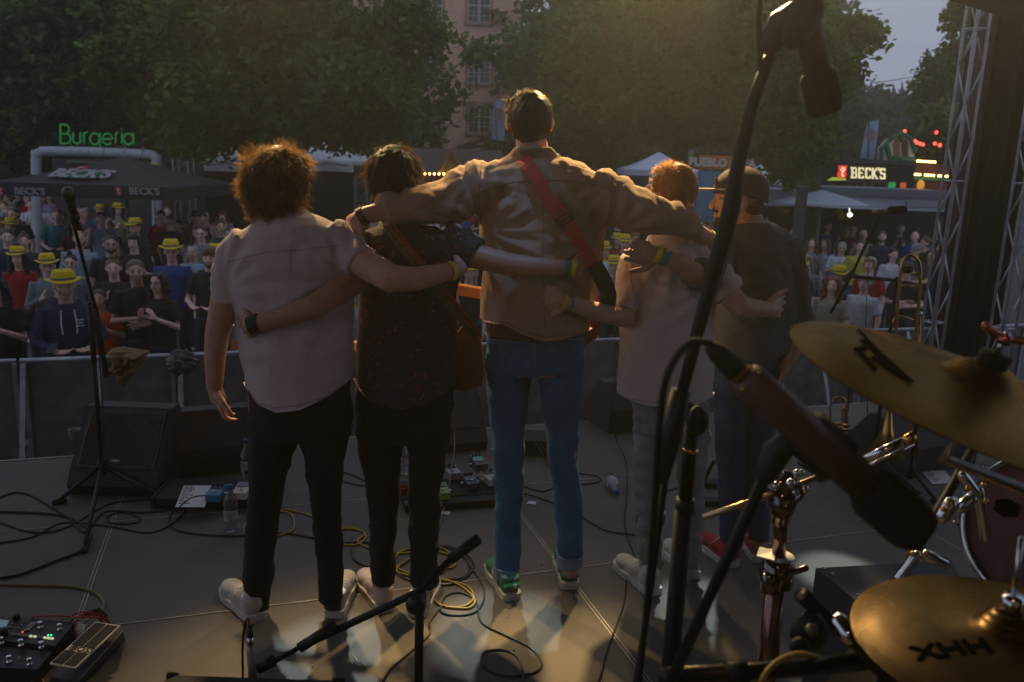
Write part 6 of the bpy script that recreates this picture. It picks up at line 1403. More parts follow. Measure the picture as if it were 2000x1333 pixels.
tripod(t, b1, 1.02, [WF(165, 1078), WF(345, 990), WF(112, 985)], .012, .011, .16)
top = b1 + UZ * 1.02; mj = W(186, 600, b1.y - .02); m0 = W(134, 400, b1.y - .42); bt = W(208, 735, b1.y + .1)
G().tube([top + UZ * -.3, top + UZ * .02], .014, 10).build('clutch', black_plastic, t, True)
G().tube([mj, m0], .0085, 8).build('boom', black_metal, t, True); G().tube([top, mj], .011, 8).build('extension', black_metal, t, True)
G().tube([mj, bt], .014, 8).build('counterweight', black_metal, t, True)
mt = thing('microphone', 'handheld ball-head microphone on the far left stand in front of the umbrella', 'microphone', m0, 'microphones'); md_ = (W(131, 372, b1.y - .46) - W(150, 440, b1.y - .36)).normalized()
c = W(133, 376, b1.y - .46); G().lathe(c - md_ * .025, [(.018, -.02), (.024, -.01), (.0255, 0), (.027, .015), (.026, .03), (.020, .043), (.008, .05)], (md_.orthogonal().normalized(), md_.cross(md_.orthogonal().normalized()), md_), 16).build('grille', mic_dark, mt, True)
G().tube([c - md_ * .035, c - md_ * .10, c - md_ * .20], [.020, .015, .011], 12).build('body', black_metal, mt, True)
G().tube([c - md_ * .11, c - md_ * .145], .020, 12).build('clip', black_plastic, t, True)
cable([(165, 1070, .02), (200, 900, .35), (196, 720, .75), (186, 640, .95)], .0035, rubber, 'microphone_cable', 'thin cable running up the far left microphone stand')
# left hand cables
for i, (pts, lab) in enumerate((
        (((-40, 990), (30, 963), (90, 985), (130, 1010), (165, 1040), (205, 1000), (290, 1000), (400, 985), (480, 975)), 'black cable looping from the left edge past the microphone stand foot'),
        (((-40, 1065), (60, 1050), (120, 1022), (210, 1028), (300, 1040), (360, 1000), (340, 975)), 'black cable crossing the seam in front of the left floor monitor'),
        (((-40, 1135), (40, 1122), (110, 1095), (160, 1075), (178, 1045), (150, 1020), (100, 1004), (-40, 1000)), 'thick black cable curving into the lower left stage'),
        (((205, 1010), (240, 1000), (272, 1012), (262, 1022), (215, 1022), (207, 1010)), 'small oval loop of black cable on the white floor seam'),
        (((-30, 1010), (40, 1035), (90, 1040), (140, 1025), (215, 985), (300, 975), (350, 968)), 'black cable running behind the stand foot towards the pedalboard'),
        (((345, 990, .05), (330, 1015), (345, 1035), (400, 1045), (470, 1047), (560, 1042), (650, 1058), (720, 1060)), 'black cable bowing round the water bottle'))):
    cable(pts, (.0045, .004, .006, .004, .0042, .0042)[i], rubber, 'cable', lab, wob=.01)
ywm = M('yellow_cable', (.34, .22, .03), .5, 0, .15, 60, .05); bwc = M('braided_cable', (.03, .028, .026), .7, 0, .6, 300, .3, 600); gmc = M('green_black_cable', (.015, .035, .035), .45)
cable([(475, 1035), (490, 1015), (560, 1000), (575, 1030), (548, 1045), (490, 1052), (475, 1035)], .0045, ywm, 'cable', 'yellow cable ring behind the curly man\'s left leg')
cable([(556, 995), (600, 1005), (650, 1030), (700, 1035), (715, 1050), (690, 1065), (640, 1055), (680, 1030), (712, 1042), (700, 1060), (760, 1080), (850, 1078), (880, 1090), (860, 1120), (800, 1120), (770, 1100), (790, 1075), (860, 1070), (890, 1098), (870, 1110), (820, 1085), (775, 1110), (800, 1125), (900, 1140), (925, 1165), (905, 1185), (860, 1182), (845, 1160), (850, 1135)], .0048, ywm, 'cable', 'long yellow cable tangled in coils around the floral man\'s shoes')
cable([(850, 1130), (870, 1132), (905, 1148), (927, 1172), (915, 1188), (870, 1186)], .0048, ywm, 'cable', 'short yellow cable bow right of the floral man\'s right shoe')
cable([(688, 1050), (690, 1090), (730, 1110), (820, 1125), (900, 1130), (915, 1100), (880, 1072), (820, 1065), (770, 1090), (790, 1130), (880, 1142), (925, 1110), (905, 1080), (850, 1068), (760, 1120)], .0042, bwc, 'cable', 'black braided cable coiled among the yellow loops')
cable([(915, 1100), (945, 1150), (935, 1190), (900, 1202), (862, 1195), (870, 1165), (900, 1158), (930, 1175), (940, 1215), (985, 1240), (1035, 1265), (1058, 1295), (1040, 1315), (985, 1320), (945, 1300), (945, 1275), (985, 1270), (1015, 1290), (1022, 1340)], .0038, gmc, 'cable', 'dark green-black cable sweeping in a loop below the green shoes')
cable([(862, 1185), (840, 1215), (838, 1240), (800, 1275), (760, 1310), (740, 1345)], .0042, bwc, 'cable', 'braided cable winding down beside the short stand pole')
cable([(1010, 960), (1060, 975), (1120, 1000), (1180, 1035), (1240, 1045)], .0035, rubber, 'cable', 'black cable running right from behind the tall man\'s legs')
cable([(1206, 700, .6), (1195, 800, .3), (1204, 860, .05), (1222, 900), (1225, 960), (1220, 1010), (1225, 1050), (1238, 1085), (1225, 1120), (1218, 1180), (1190, 1260), (1165, 1345)], .0035, rubber, 'cable', 'long black cable falling down beside the white shirted man\'s left leg')
cable([(1130, 925), (1165, 930), (1172, 940), (1140, 946), (1100, 943), (1060, 960), (1010, 945)], .0035, rubber, 'cable', 'black cable bow right of the pedal cluster')
cable([(640, 920), (680, 925), (720, 945), (700, 948), (650, 935)], .0035, rubber, 'cable', 'black cable behind the two left bandmates\' legs')
cable([(1244, 1020), (1250, 1000), (1300, 960), (1370, 945), (1385, 930)], .0035, rubber, 'cable', 'black cable passing behind the white shirted man\'s shoes')
cable([(-30, 1140), (60, 1143), (140, 1146), (185, 1158), (203, 1178), (195, 1195, .02), (170, 1212, .03), (165, 1218, .05)], .0055, M('olive_cable', (.17, .12, .035), .5), 'cable', 'thick olive cable curving into the red cable bundle')
cable([(845, 640, .95), (870, 760, .5), (888, 850, .2), (880, 930, .1), (868, 990, .02), (858, 1030), (846, 1050)], .003, M('olive_cable', (.17, .12, .035)), 'cable', 'thin olive instrument cable dropping from the floral man\'s bass')
for i, (a, b) in enumerate((((1700, 860), (1745, 905)), ((1640, 855), (1700, 880)))):
    cable([(a[0] - 60, a[1] - 12), a, (a[0] + 20, a[1] + 10), b, (b[0] + 60, b[1] + 12)], .004, rubber, 'cable', ['black cable below the tilted cymbal near the truss', 'black cable trailing from the trumpet stand'][i])
# ---- set list pedalboard on the left
def box_on(t, name, px, py, w_, d_, h, mat, z=0, yaw=0, bev=.004):
    c = WF(px, py, z); ux = dirz(yaw); uy = dirz(yaw + math.pi / 2); g = G(); g.box(c + UZ * h / 2, (w_, d_, h), (ux, uy, UZ), bev=bev); return g.build(name, mat, t), c, ux, uy
b_, c, ux, uy = None, WF(425, 975), dirz(.06), dirz(.06 + math.pi / 2)
t = thing('pedalboard', 'black pedalboard carrying the handwritten set list at left', 'pedalboard', c)
G().box(c + UZ * .035, (.56, .28, .05), (ux, uy, UZ), bev=.004).build('board', M('board_black', (.008, .008, .008), .7), t)
G().box(c + UZ * .035 - ux * .287, (.012, .29, .06), (ux, uy, UZ)).build('side_rail', M('rail_grey', (.05, .05, .055), .5, .6), t)
def setlist(corners, z, lines, label, mat_=paper):
    P_ = [WF(x, y, z) for x, y in corners]; g = G().prism(P_, UZ, .0008); o_ = g.build('set_list', mat_); tag(o_, label, 'sheet of paper')
    g = G(); rg = random.Random(5)
    tl, tr, br, bl = P_[3], P_[2], P_[1], P_[0]
    for i in range(lines):
        v = .08 + .86 * i / lines; x = .06; n_ = rg.randint(3, 9); 
        while n_ > 0:
            pts = []
            for k in range(4):
                u = x + k * .012; vv = v + rg.uniform(-.02, .03); q = tl.lerp(tr, u).lerp(bl.lerp(br, u), vv); pts.append(q + UZ * .0018)
            g.tube(pts, .0019, 4); x += rg.uniform(.04, .06); n_ -= 1
    g.build('handwriting', ink, o_); return o_
setlist([(342, 991), (400, 991), (413, 949), (359, 949)], .063, 9, 'white handwritten set list lying on the left pedalboard')
def pedal(px, py, z, yaw, mat, top_m, label, w_=.07, d_=.12, h=.05, knobs=3, top_part=.45, group='effect pedals'):
    c = WF(px, py, z); ux, uy = dirz(yaw), dirz(yaw + math.pi / 2); t = thing('effect_pedal', label, 'effect pedal', c, group)
    g = G().prism([c - ux * w_ / 2 + uy * y + UZ * zz for y, zz in ((-d_ / 2, 0), (-d_ / 2, h * .75), (d_ / 2, h), (d_ / 2, 0))], ux, w_); g.build('housing', mat, t)
    sl_ = (uy * d_ + UZ * h * .25).normalized(); nn = ux.cross(sl_).normalized(); tc_ = c + UZ * (h * .875)
    g = G().box(tc_ + sl_ * d_ * (.5 - top_part / 2) * .9 + nn * .002, (w_ * .82, d_ * top_part * .8, .004), (ux, sl_, nn)); g.build('control_panel', top_m, t)
    for i in range(knobs): G().tube([tc_ + sl_ * d_ * .32 + ux * w_ * (-.3 + .6 * i / max(1, knobs - 1)) + nn * .003, tc_ + sl_ * d_ * .32 + ux * w_ * (-.3 + .6 * i / max(1, knobs - 1)) + nn * .016], .008, 10).build('knob', black_plastic, t, True)
    G().tube([tc_ - sl_ * d_ * .22, tc_ - sl_ * d_ * .22 + nn * .012], [.0065, .006], 10).build('foot_switch', chrome, t, True)
    for q in (-1, 1): G().tube([c + ux * q * w_ / 2 + UZ * h * .5, c + ux * q * (w_ / 2 + .018) + UZ * h * .5], .006, 8).build('jack_plug', chrome, t, True)
    return t
pedal(422, 972, .062, .03, M('blue_enamel', (.035, .17, .33), .4, 0, .1, 20, .1), M('pedal_dark', (.02, .03, .05), .5), 'bright blue effect pedal right of the set list')
pedal(474, 968, .055, .06, M('pinkish_white_enamel', (.50, .42, .38), .4, 0, .08, 20, .1), M('lcd_grey', (.08, .08, .11), .3), 'pale pedal with small display beside the water bottle', knobs=0)
cable([(345, 1000, .03), (352, 990, .09), (375, 972, .11), (408, 968, .09)], .0035, rubber, 'cable', 'patch cable arching over the set list into the blue pedal')
def bottle(px, py, label, lying=None, h=.24, r=.033, capc=(.03, .08, .30)):
    c = WF(px, py, 0) if lying is None else WF(px, py, r); u = UZ if lying is None else Vector(lying).normalized(); a = u.orthogonal().normalized(); ax_ = (a, u.cross(a), u)
    t = thing('water_bottle', label, 'bottle', c, 'plastic water bottles')
    gl = M('clear_plastic', (.75, .80, .82), .08, 0, .05, 10, 0, trans=.92, spec=.5)
    prof = [(r * .80, 0), (r * .95, .01), (r * .86, .03), (r, .045), (r, .12), (r * .94, .128), (r, .136), (r, .155), (r * .82, .185), (r * .42, .212), (.0125, .222), (.0125, .23)]
    s_ = h / .25; G().lathe(c, [(a_ if a_ > .013 else a_, z_ * s_) for a_, z_ in prof], ax_, 20).build('body', gl, t, True)
    G().lathe(c, [(r * 1.01, .062 * s_), (r * 1.01, .118 * s_)], ax_, 20, False).build('label', M('bottle_label', (.30, .27, .28), .5, 0, .5, 30, 0), t, True)
    G().lathe(c, [(r * 1.015, .062 * s_), (r * 1.015, .118 * s_)], (ax_[0] * .99, ax_[1] * .99, u), 20, False)
    G().lathe(c, [(.0155, .226 * s_), (.0155, .244 * s_), (.013, .247 * s_)], ax_, 16).build('cap', M('blue_cap', capc, .4), t, True); return t
bottle(452, 1036, 'clear water bottle with blue cap standing in front of the pedals')
bottle(483, 935, 'clear water bottle standing behind the curly man\'s left leg')
bottle(788, 925, 'water bottle visible between the floral man\'s legs', h=.22)
bottle(1190, 932, 'clear water bottle lying on its side right of the jeans', lying=(WF(1207, 966) - WF(1187, 925)))
bottle(1872, 975, 'blue-capped water bottle behind the drum at right', h=.25)
def cup():
    c = WF(142, 860, .0); p = W(146, 850, 4.7); t = thing('plastic_cup', 'clear plastic cup perched behind the left floor monitor', 'cup', Vector((p.x, 4.7, 0)))
    G().lathe((p.x, 4.7, p.z - .06), [(.024, -.02), (.036, .09), (.038, .095), (.034, .09), (.022, -.016)], None, 18).build('wall', M('cup_plastic', (.5, .52, .53), .15, trans=.7, bump=0), t, True)
    G().lathe((p.x, 4.7, 0), [(.022, 0), (.022, .02)], None, 12)
cup()
c = WF(789, 975); t = thing('candle_cup', 'small dark red cup standing between the floral man\'s legs', 'cup', c); G().lathe(c, [(.030, 0), (.036, .07), (.037, .072), (.032, .07), (.028, .01)], None, 18).build('wall', M('dark_red_cup', (.12, .02, .015), .5), t, True); G().lathe(c, [(.033, .055), (.034, .0565)], None, 18).build('liquid', M('red_drink', (.2, .03, .02), .2), t)
# ---- centre pedal cluster
c = WF(895, 972); t = thing('pedalboard', 'low black pedalboard under five pedals between the floral man and the jeans', 'pedalboard', c); G().box(c + UZ * .02 + UX * -.05, (.52, .34, .04), (dirz(.25), dirz(.25 + math.pi / 2), UZ), bev=.004).build('board', MATS['board_black'], t)
G().tube([c + Vector((-.3, -.15, .045)), c + Vector((.2, -.02, .045))], .005, 6).build('edge_strip', MATS['rail_grey'], t)
pedal(882, 930, .05, .42, M('silver_enamel', (.25, .25, .27), .35, .3), M('pedal_dark2', (.05, .05, .06), .5), 'silver effect pedal with three knobs at the cluster\'s left')
pedal(934, 915, .09, .42, M('dark_green_black', (.03, .05, .05), .4), M('mint_panel', (.16, .42, .34), .5), 'taller effect pedal with mint green panel at the cluster\'s back', h=.06, knobs=3, top_part=.7)
pedal(918, 950, .05, .42, M('navy_enamel', (.02, .025, .06), .4), M('blue_orange_panel', (.16, .19, .28), .5), 'navy effect pedal with blue-grey panel at the cluster\'s front', knobs=4, top_part=.7)
pedal(862, 968, .04, .3, M('lime_enamel', (.20, .30, .10), .4), M('lime_panel', (.10, .16, .05), .5), 'lime green effect pedal touching the floral man\'s right leg', knobs=0)
pedal(957, 942, .05, .5, M('bone_enamel', (.40, .36, .32), .4), M('pedal_dark3', (.06, .05, .05), .5), 'bone coloured effect pedal tucked against the tall man\'s left leg', knobs=2)
for x, y, lab in ((800, 1000, 'white paper scrap lying between the floral man\'s legs'), (858, 1004, 'white paper scrap right of the floral man\'s leg'), (1028, 984, 'small white tape scrap between the tall man\'s legs')):
    p_ = WF(x, y, .004); g = G().prism([p_, p_ + Vector((.05, -.01, 0)), p_ + Vector((.055, .03, 0)), p_ + Vector((.015, .035, 0))], UZ, .001); tag(g.build('paper_scrap', paper), lab, 'paper scrap')
c = WF(1050, 880); t = thing('effect_rack', 'dark rack unit with coiled leads seen between the tall man\'s legs', 'rack unit', c); G().box(c + UZ * .05, (.30, .22, .10), bev=.005).build('case', MATS['board_black'], t); G().tube([c + Vector((-.3, -.1, .03)), c + Vector((.25, -.06, .03))], .008, 8).build('rail', alu, t, True)
for i in range(4): G().tube(spline([c + Vector((-.02 + .03 * i, -.12, .09)), c + Vector((.02 + .03 * i, -.22, .06)), c + Vector((.06 + .02 * i, -.3, .004)), c + Vector((.16, -.34, .004))], 5), .003, 6).build('lead', rubber, t, True)
# paper at right
p = [WF(x, y, .002) for x, y in ((1822, 946), (1866, 944), (1846, 920), (1798, 920))]; setlist([(1822, 946), (1866, 944), (1846, 920), (1798, 920)], .003, 6, 'bluish handwritten sheet on the floor behind the upper drum microphone')
# black pedal near D's leg
for x, y, lab in ((1390, 950, 'low black floor box left of the capped man\'s leg'), (1400, 985, 'flat black pedal by the capped man\'s left leg')):
    o_, *_ = box_on(None, 'stage_box', x, y, .16, .07, .03, MATS['board_black'], 0, .1); tag(o_, lab, 'stage box')
# ---- trumpet, trombone and their stands
gold = M('lacquered_brass', (.60, .36, .11), .22, 1, .15, 30, .05)
s0 = WF(1640, 915); t = thing('trumpet_stand', 'black upright trumpet stand behind the capped man', 'instrument stand', s0, 'horn stands'); tripod(t, s0, .62, [WF(1600, 940), WF(1690, 945), WF(1650, 890)], .010, .008, .12)
YT = s0.y; t = thing('trumpet', 'brass trumpet standing bell down on its stand', 'trumpet', W(1640, 860, YT - .03)); P = lambda x, y, dy=0: W(x, y, YT - .05 + dy)
G().tube(spline([P(1621, 880), P(1622, 830), P(1622, 795), P(1628, 780), P(1638, 776), P(1650, 780), P(1654, 795), P(1655, 840), P(1655, 890)], 5), .0055, 10).build('tubing', gold, t, True)
G().tube([P(1656, 890), P(1655, 910), P(1654, 930), P(1653, 945)], [.006, .010, .022, .05], 18).build('bell', gold, t, True)
for i in range(3):
    a, b = P(1618, 829 + i * 9 - 2), P(1660, 833 + i * 9 - 2); vd = (b - a); q = G().tube([a + vd * .12, b], .0095, 12); vv = q.build('valve', gold, t, True); G().tube([a, a + vd * .12], .004, 8).build('button', chrome, vv, True); G().tube([a - vd * .03, a], .008, 10).build('button_cap', chrome, vv, True)
G().tube(spline([P(1646, 825), P(1645, 805), P(1648, 795), P(1650, 812), P(1651, 825)], 4), .005, 8).build('slide', gold, t, True)
G().tube([P(1622, 795), P(1630, 700), P(1634, 690)], [.005, .0045, .009], 10).build('leadpipe', chrome, t, True)
s1 = WF(1702, 925); t = thing('microphone_stand', 'black boom microphone stand in front of the brass players\' place', 'microphone stand', s1, 'microphone stands'); tripod(t, s1, 1.22, [WF(1610, 925), WF(1790, 965), WF(1720, 895)], .011, .009, .14)
Ym = s1.y; e0 = W(1663, 545, Ym + .05); zt = s1.copy()
# pole top leans to the joint as on the photograph
G().tube([s1 + UZ * 1.20, W(1661, 540, Ym)], .010, 8).build('extension', black_metal, t, True)
G().tube([W(1668, 532, Ym), W(1648, 548, Ym)], .020, 10).build('clutch', black_plastic, t, True)
G().tube([W(1622, 612, Ym + .05), W(1662, 540, Ym), W(1716, 425, Ym - .1), W(1722, 412, Ym - .1)], .009, 8).build('boom', black_metal, t, True)
mc = thing('microphone', 'slim pale microphone on the boom under the white parasol', 'microphone', W(1740, 411, Ym - .1), 'microphones'); d_ = (W(1765, 409, Ym - .1) - W(1705, 414, Ym - .1)).normalized()
G().tube([W(1704, 414, Ym - .1), W(1742, 411, Ym - .1)], .012, 12).build('body', M('champagne_metal', (.34, .28, .22), .4, .8), mc, True); G().tube([W(1740, 411, Ym - .1), W(1764, 409.5, Ym - .1)], .022, 14, rnd=True).build('foam_cap', foam, mc, True)
cable([(1702, 925), (1690, 700, .62), (1694, 560, .95), (1698, 450, 1.2)], .0035, rubber, 'microphone_cable', 'thin cable dangling beside the brass players\' microphone stand')
s2 = WF(1772, 960); t = thing('trombone_stand', 'black trombone stand between monitor and truss', 'instrument stand', s2, 'horn stands'); tripod(t, s2, .75, [WF(1725, 975), WF(1830, 985), WF(1785, 930)], .011, .009, .14)
YB_ = s2.y; t = thing('trombone', 'brass trombone standing upright with slide bow at the top', 'trombone', W(1772, 680, YB_ - .03)); P = lambda x, y, dy=0: W(x, y, YB_ - .05 + dy)
G().tube(spline([P(1745, 700), P(1750, 640), P(1756, 560), P(1761, 520), P(1768, 504), P(1779, 500), P(1790, 505), P(1797, 520), P(1797, 560), P(1790, 640), P(1783, 720), P(1778, 860)], 5), .0085, 10).build('bell_bow', gold, t, True)
G().tube([P(1745, 700), P(1738, 780), P(1734, 840), P(1730, 890)], [.009, .012, .03, .10], 20).build('bell', gold, t, True)
for y_, a, b in ((558, 1758, 1793), (532, 1760, 1796)): G().tube([P(a, y_), P(b, y_ + 2)], .005, 8).build('brace', gold, t, True)
G().tube([P(1770, 527), P(1776, 526)], .022, 14, rnd=True).build('balancer', black_plastic, t, True)
G().tube(spline([P(1744, 632), P(1748, 622), P(1760, 618), P(1784, 626)], 4), .0055, 8).build('slide_brace', gold, t, True)
G().tube([P(1792, 612), P(1800, 614)], [.014, .012], 12).build('mouthpiece', chrome, t, True); G().tube([P(1796, 614), P(1794, 720), P(1790, 900)], .006, 8).build('slide', gold, t, True)
# ---- short boom stand at the bottom with a small silver microphone
b2 = Vector((W(822, 1180, 2.22).x, 2.22, 0)); t = thing('microphone_stand', 'short black boom stand at bottom centre aimed at the amplifier', 'microphone stand', b2, 'microphone stands')
J = W(818, 1168, 2.20); tripod(t, (J.x, J.y + .02, 0), J.z - .01, [(J.x - .02, J.y - .30, 0), (J.x + .30, J.y + .08, 0), (J.x - .25, J.y + .1, 0)], .0135, .011, .12)
G().tube([J + Vector((0, .012, -.05)), J + Vector((0, .012, .0))], [.018, .022], 12).build('collar_top', black_plastic, t, True)
G().ball(J + Vector((-.005, -.03, -.006)), (.030, .020, .030), n=16).build('knob', M('green_black_knob', (.012, .02, .018), .35), t, True)
G().tube([J - UY * .03, J + UY * .02], .02, 12).build('clutch', black_plastic, t, True)
e1, e2, e3 = W(935, 1052, 2.26), W(880, 1093, 2.24), W(516, 1302, 2.12)
G().tube([e2, W(935, 1053, 2.26)], .0165, 14).build('counterweight', black_metal, t, True); G().tube([e1 - (e1 - e2).normalized() * .0, e1 + (e1 - e2).normalized() * .004], [.0165, .010], 14).build('end_cap', M('end_cap_brown', (.04, .03, .02), .3), t, True)
G().tube([e2, J + UZ * .02, W(600, 1258, 2.15)], .011, 12).build('boom', black_metal, t, True); G().tube([W(610, 1252, 2.15), e3], .008, 10).build('boom_tip', black_metal, t, True)
G().tube([W(655, 1222, 2.16), W(585, 1266, 2.14)], .0155, 12).build('cable_clip', black_plastic, t, True); G().tube([W(535, 1290, 2.125), W(505, 1306, 2.12)], .017, 12).build('mic_clip', black_plastic, t, True)
mc = thing('microphone', 'slim silver condenser microphone pointing down at the amplifier', 'microphone', W(493, 1290, 2.12), 'microphones')
G().tube([W(489, 1262, 2.12), W(490, 1272, 2.12), W(494, 1325, 2.10)], [.011, .0125, .0125], 16).build('body', M('satin_silver', (.42, .40, .39), .4, .25), mc, True)
G().tube([W(489, 1244, 2.12), W(489, 1264, 2.12)], .0095, 14).build('plug', chrome, mc, True); G().tube([W(487, 1222, 2.13), W(489, 1246, 2.12)], [.007, .010], 12).build('plug_sleeve', black_plastic, mc, True); G().tube([W(485, 1208, 2.14), W(487, 1224, 2.13)], [.0035, .005], 10).build('strain_relief', M('red_rubber', (.30, .02, .015), .5), mc, True)
G().tube(spline([W(485, 1210, 2.14), W(480, 1215, 2.2), W(474, 1260, 2.2), W(475, 1345, 2.2)], 6), .0035, 8).build('lead', rubber, mc, True)
# amplifier top
a = W(325, 1333, 2.02); b = W(675, 1318, 2.05); t = thing('guitar_amplifier', 'top of a black guitar amplifier at the bottom edge', 'amplifier', Vector(((a.x + b.x) / 2, 1.95, 0))); zt = WF(500, 1318, 0).z; zt = W(500, 1316, 2.06).z
cx = (W(325, 1320, 2.06).x + W(676, 1320, 2.06).x) / 2; ww = W(676, 1320, 2.06).x - W(325, 1320, 2.06).x
G().box((cx, 1.93, zt / 2), (ww, .26, zt), bev=.02).build('cabinet', M('tolex', (.010, .010, .011), .75, 0, .2, 60, .6, 400), t)
for q in (-1, 1): G().box((cx + q * (ww / 2 - .02), 2.055, zt - .02), (.035, .012, .035), bev=.004).build('corner', black_plastic, t)
G().tube(spline([(cx - .12, 1.93, zt), (cx - .10, 1.93, zt + .018), (cx + .10, 1.93, zt + .018), (cx + .12, 1.93, zt)], 5), .009, 8).build('handle', rubber, t, True)
# ---- floor unit and expression pedal at the lower left
def floor_unit():
    z = .085; mt_ = M('unit_green_black', (.018, .024, .024), .5, .3, .15, 30, .15, 200)
    # top face plane from four photo points
    tl, tr, br, bl = WF(-90, 1196, z), WF(146, 1216, z), WF(72, 1308, .055), WF(-150, 1296, .055)
    m_tr, m_bl = WF(108, 1262, .075), WF(-118, 1240, .075)
    t = thing('floor_processor', 'dark green-black amp profiler with foot switches at lower left', 'effects unit', WF(0, 1290))
    g = G(); bot = lambda p: Vector((p.x, p.y, .0)); 
    g.add([tl, tr, m_tr, m_bl, bot(tl), bot(tr), bot(m_tr), bot(m_bl)], [(0, 3, 2, 1), (1, 2, 6, 5), (2, 3, 7, 6), (3, 0, 4, 7), (0, 1, 5, 4)])
    m2, m3 = WF(108, 1266, .060), WF(-118, 1244, .060)
    g.add([m3, m2, br, bl, bot(m3), bot(m2), bot(br), bot(bl)], [(0, 3, 2, 1), (1, 2, 6, 5), (2, 3, 7, 6), (3, 0, 4, 7), (0, 1, 5, 4)])
    g.build('housing', mt_, t)
    ux = (tr - tl).normalized(); uy = (tl - m_bl).normalized(); nz_ = ux.cross(uy).normalized()
    def on(x, y, zz=.083): return WF(x, y, zz)
    for x, y, zz in ((79, 1219, .084), (117, 1223, .084), (3, 1250, .076), (41, 1254, .076), (81, 1258, .076), (18, 1286, .060), (58, 1291, .058), (-20, 1281, .060)):
        c = on(x, y + 6, zz); t2 = G().lathe(c, [(.010, -.004), (.010, .002), (.006, .003), (.0055, .014), (.0085, .017), (.0085, .021), (.006, .022)], None, 14); t2.build('foot_switch', chrome, t, True)
    for x, y in ((32, 1210), (8, 1238)): G().lathe(on(x, y, .082), [(.013, -.002), (.013, .018), (.011, .021)], None, 16).build('knob', black_plastic, t, True)
    lit_ = M('button_lit', (.6, .6, .45), .4, emit=(.9, .9, .55), estr=.28, bump=0); dim = M('button_dim', (.14, .14, .13), .5); red = M('red_led', (.6, .03, .05), emit=(1, .05, .1), estr=.9, bump=0); grn = M('green_led', (.03, .5, .2), emit=(.05, 1, .4), estr=.9, bump=0)
    bx = [(25, 0), (32, 0), (38, 0), (45, 0), (52, 0), (60, 1), (68, 1), (75, 0), (82, 0), (88, 1), (95, 1), (102, 1)]
    for x, l_ in bx: c = on(x, 1239 + (x - 25) * .11, .083); G().box(c, (.011, .009, .004), (ux, uy, nz_)).build('button', lit_ if l_ else dim, t)
    for x, y in ((24, 1219), (16, 1225), (22, 1225.5), (48, 1215), (42, 1221), (36, 1227), (12, 1209), (-2, 1207)): G().box(on(x, y, .084), (.008, .007, .004), (ux, uy, nz_)).build('button', dim, t)
    G().box(on(44, 1235, .084), (.005, .005, .004), (ux, uy, nz_)).build('indicator', red, t)
    for x in (94, 100): G().box(on(x, 1241, .084), (.005, .005, .004), (ux, uy, nz_)).build('indicator', grn, t)
    G().box(on(-3, 1218, .084), (.07, .045, .003), (ux, uy, nz_)).build('display', M('lcd_blue', (.20, .28, .32), .25, emit=(.3, .42, .48), estr=.07, bump=0), t)
    g = G(); c = on(59, 1224, .0845); g.prism([c + ux * a * .02 + uy * b * .034 for a, b in ((-1, -1), (.2, -.6), (1, 1), (-.2, .6))][::1], nz_, .0015); e_ = g.build('emblem', M('emblem_beige', (.25, .25, .20), .6), t)
    g = G()
    for q in (-.6, -.2, .2, .6): g.tube([c + ux * (q - .35) * .012 + uy * (q - .4) * .02 + nz_ * .002, c + ux * (q + .35) * .012 + uy * (q + .4) * .02 + nz_ * .002], .0012, 4)
    g.build('emblem_mark', M('unit_green_black', (0, 0, 0)), e_)
    text('5', on(37, 1285, .0605), ux, uy, .028, M('faint_print', (.22, .24, .23), .6), 'number', t, .0006, -.0004)
    text('4', on(-3, 1279, .0615), ux, uy, .028, MATS['faint_print'], 'number', t, .0006, -.0004)
floor_unit()
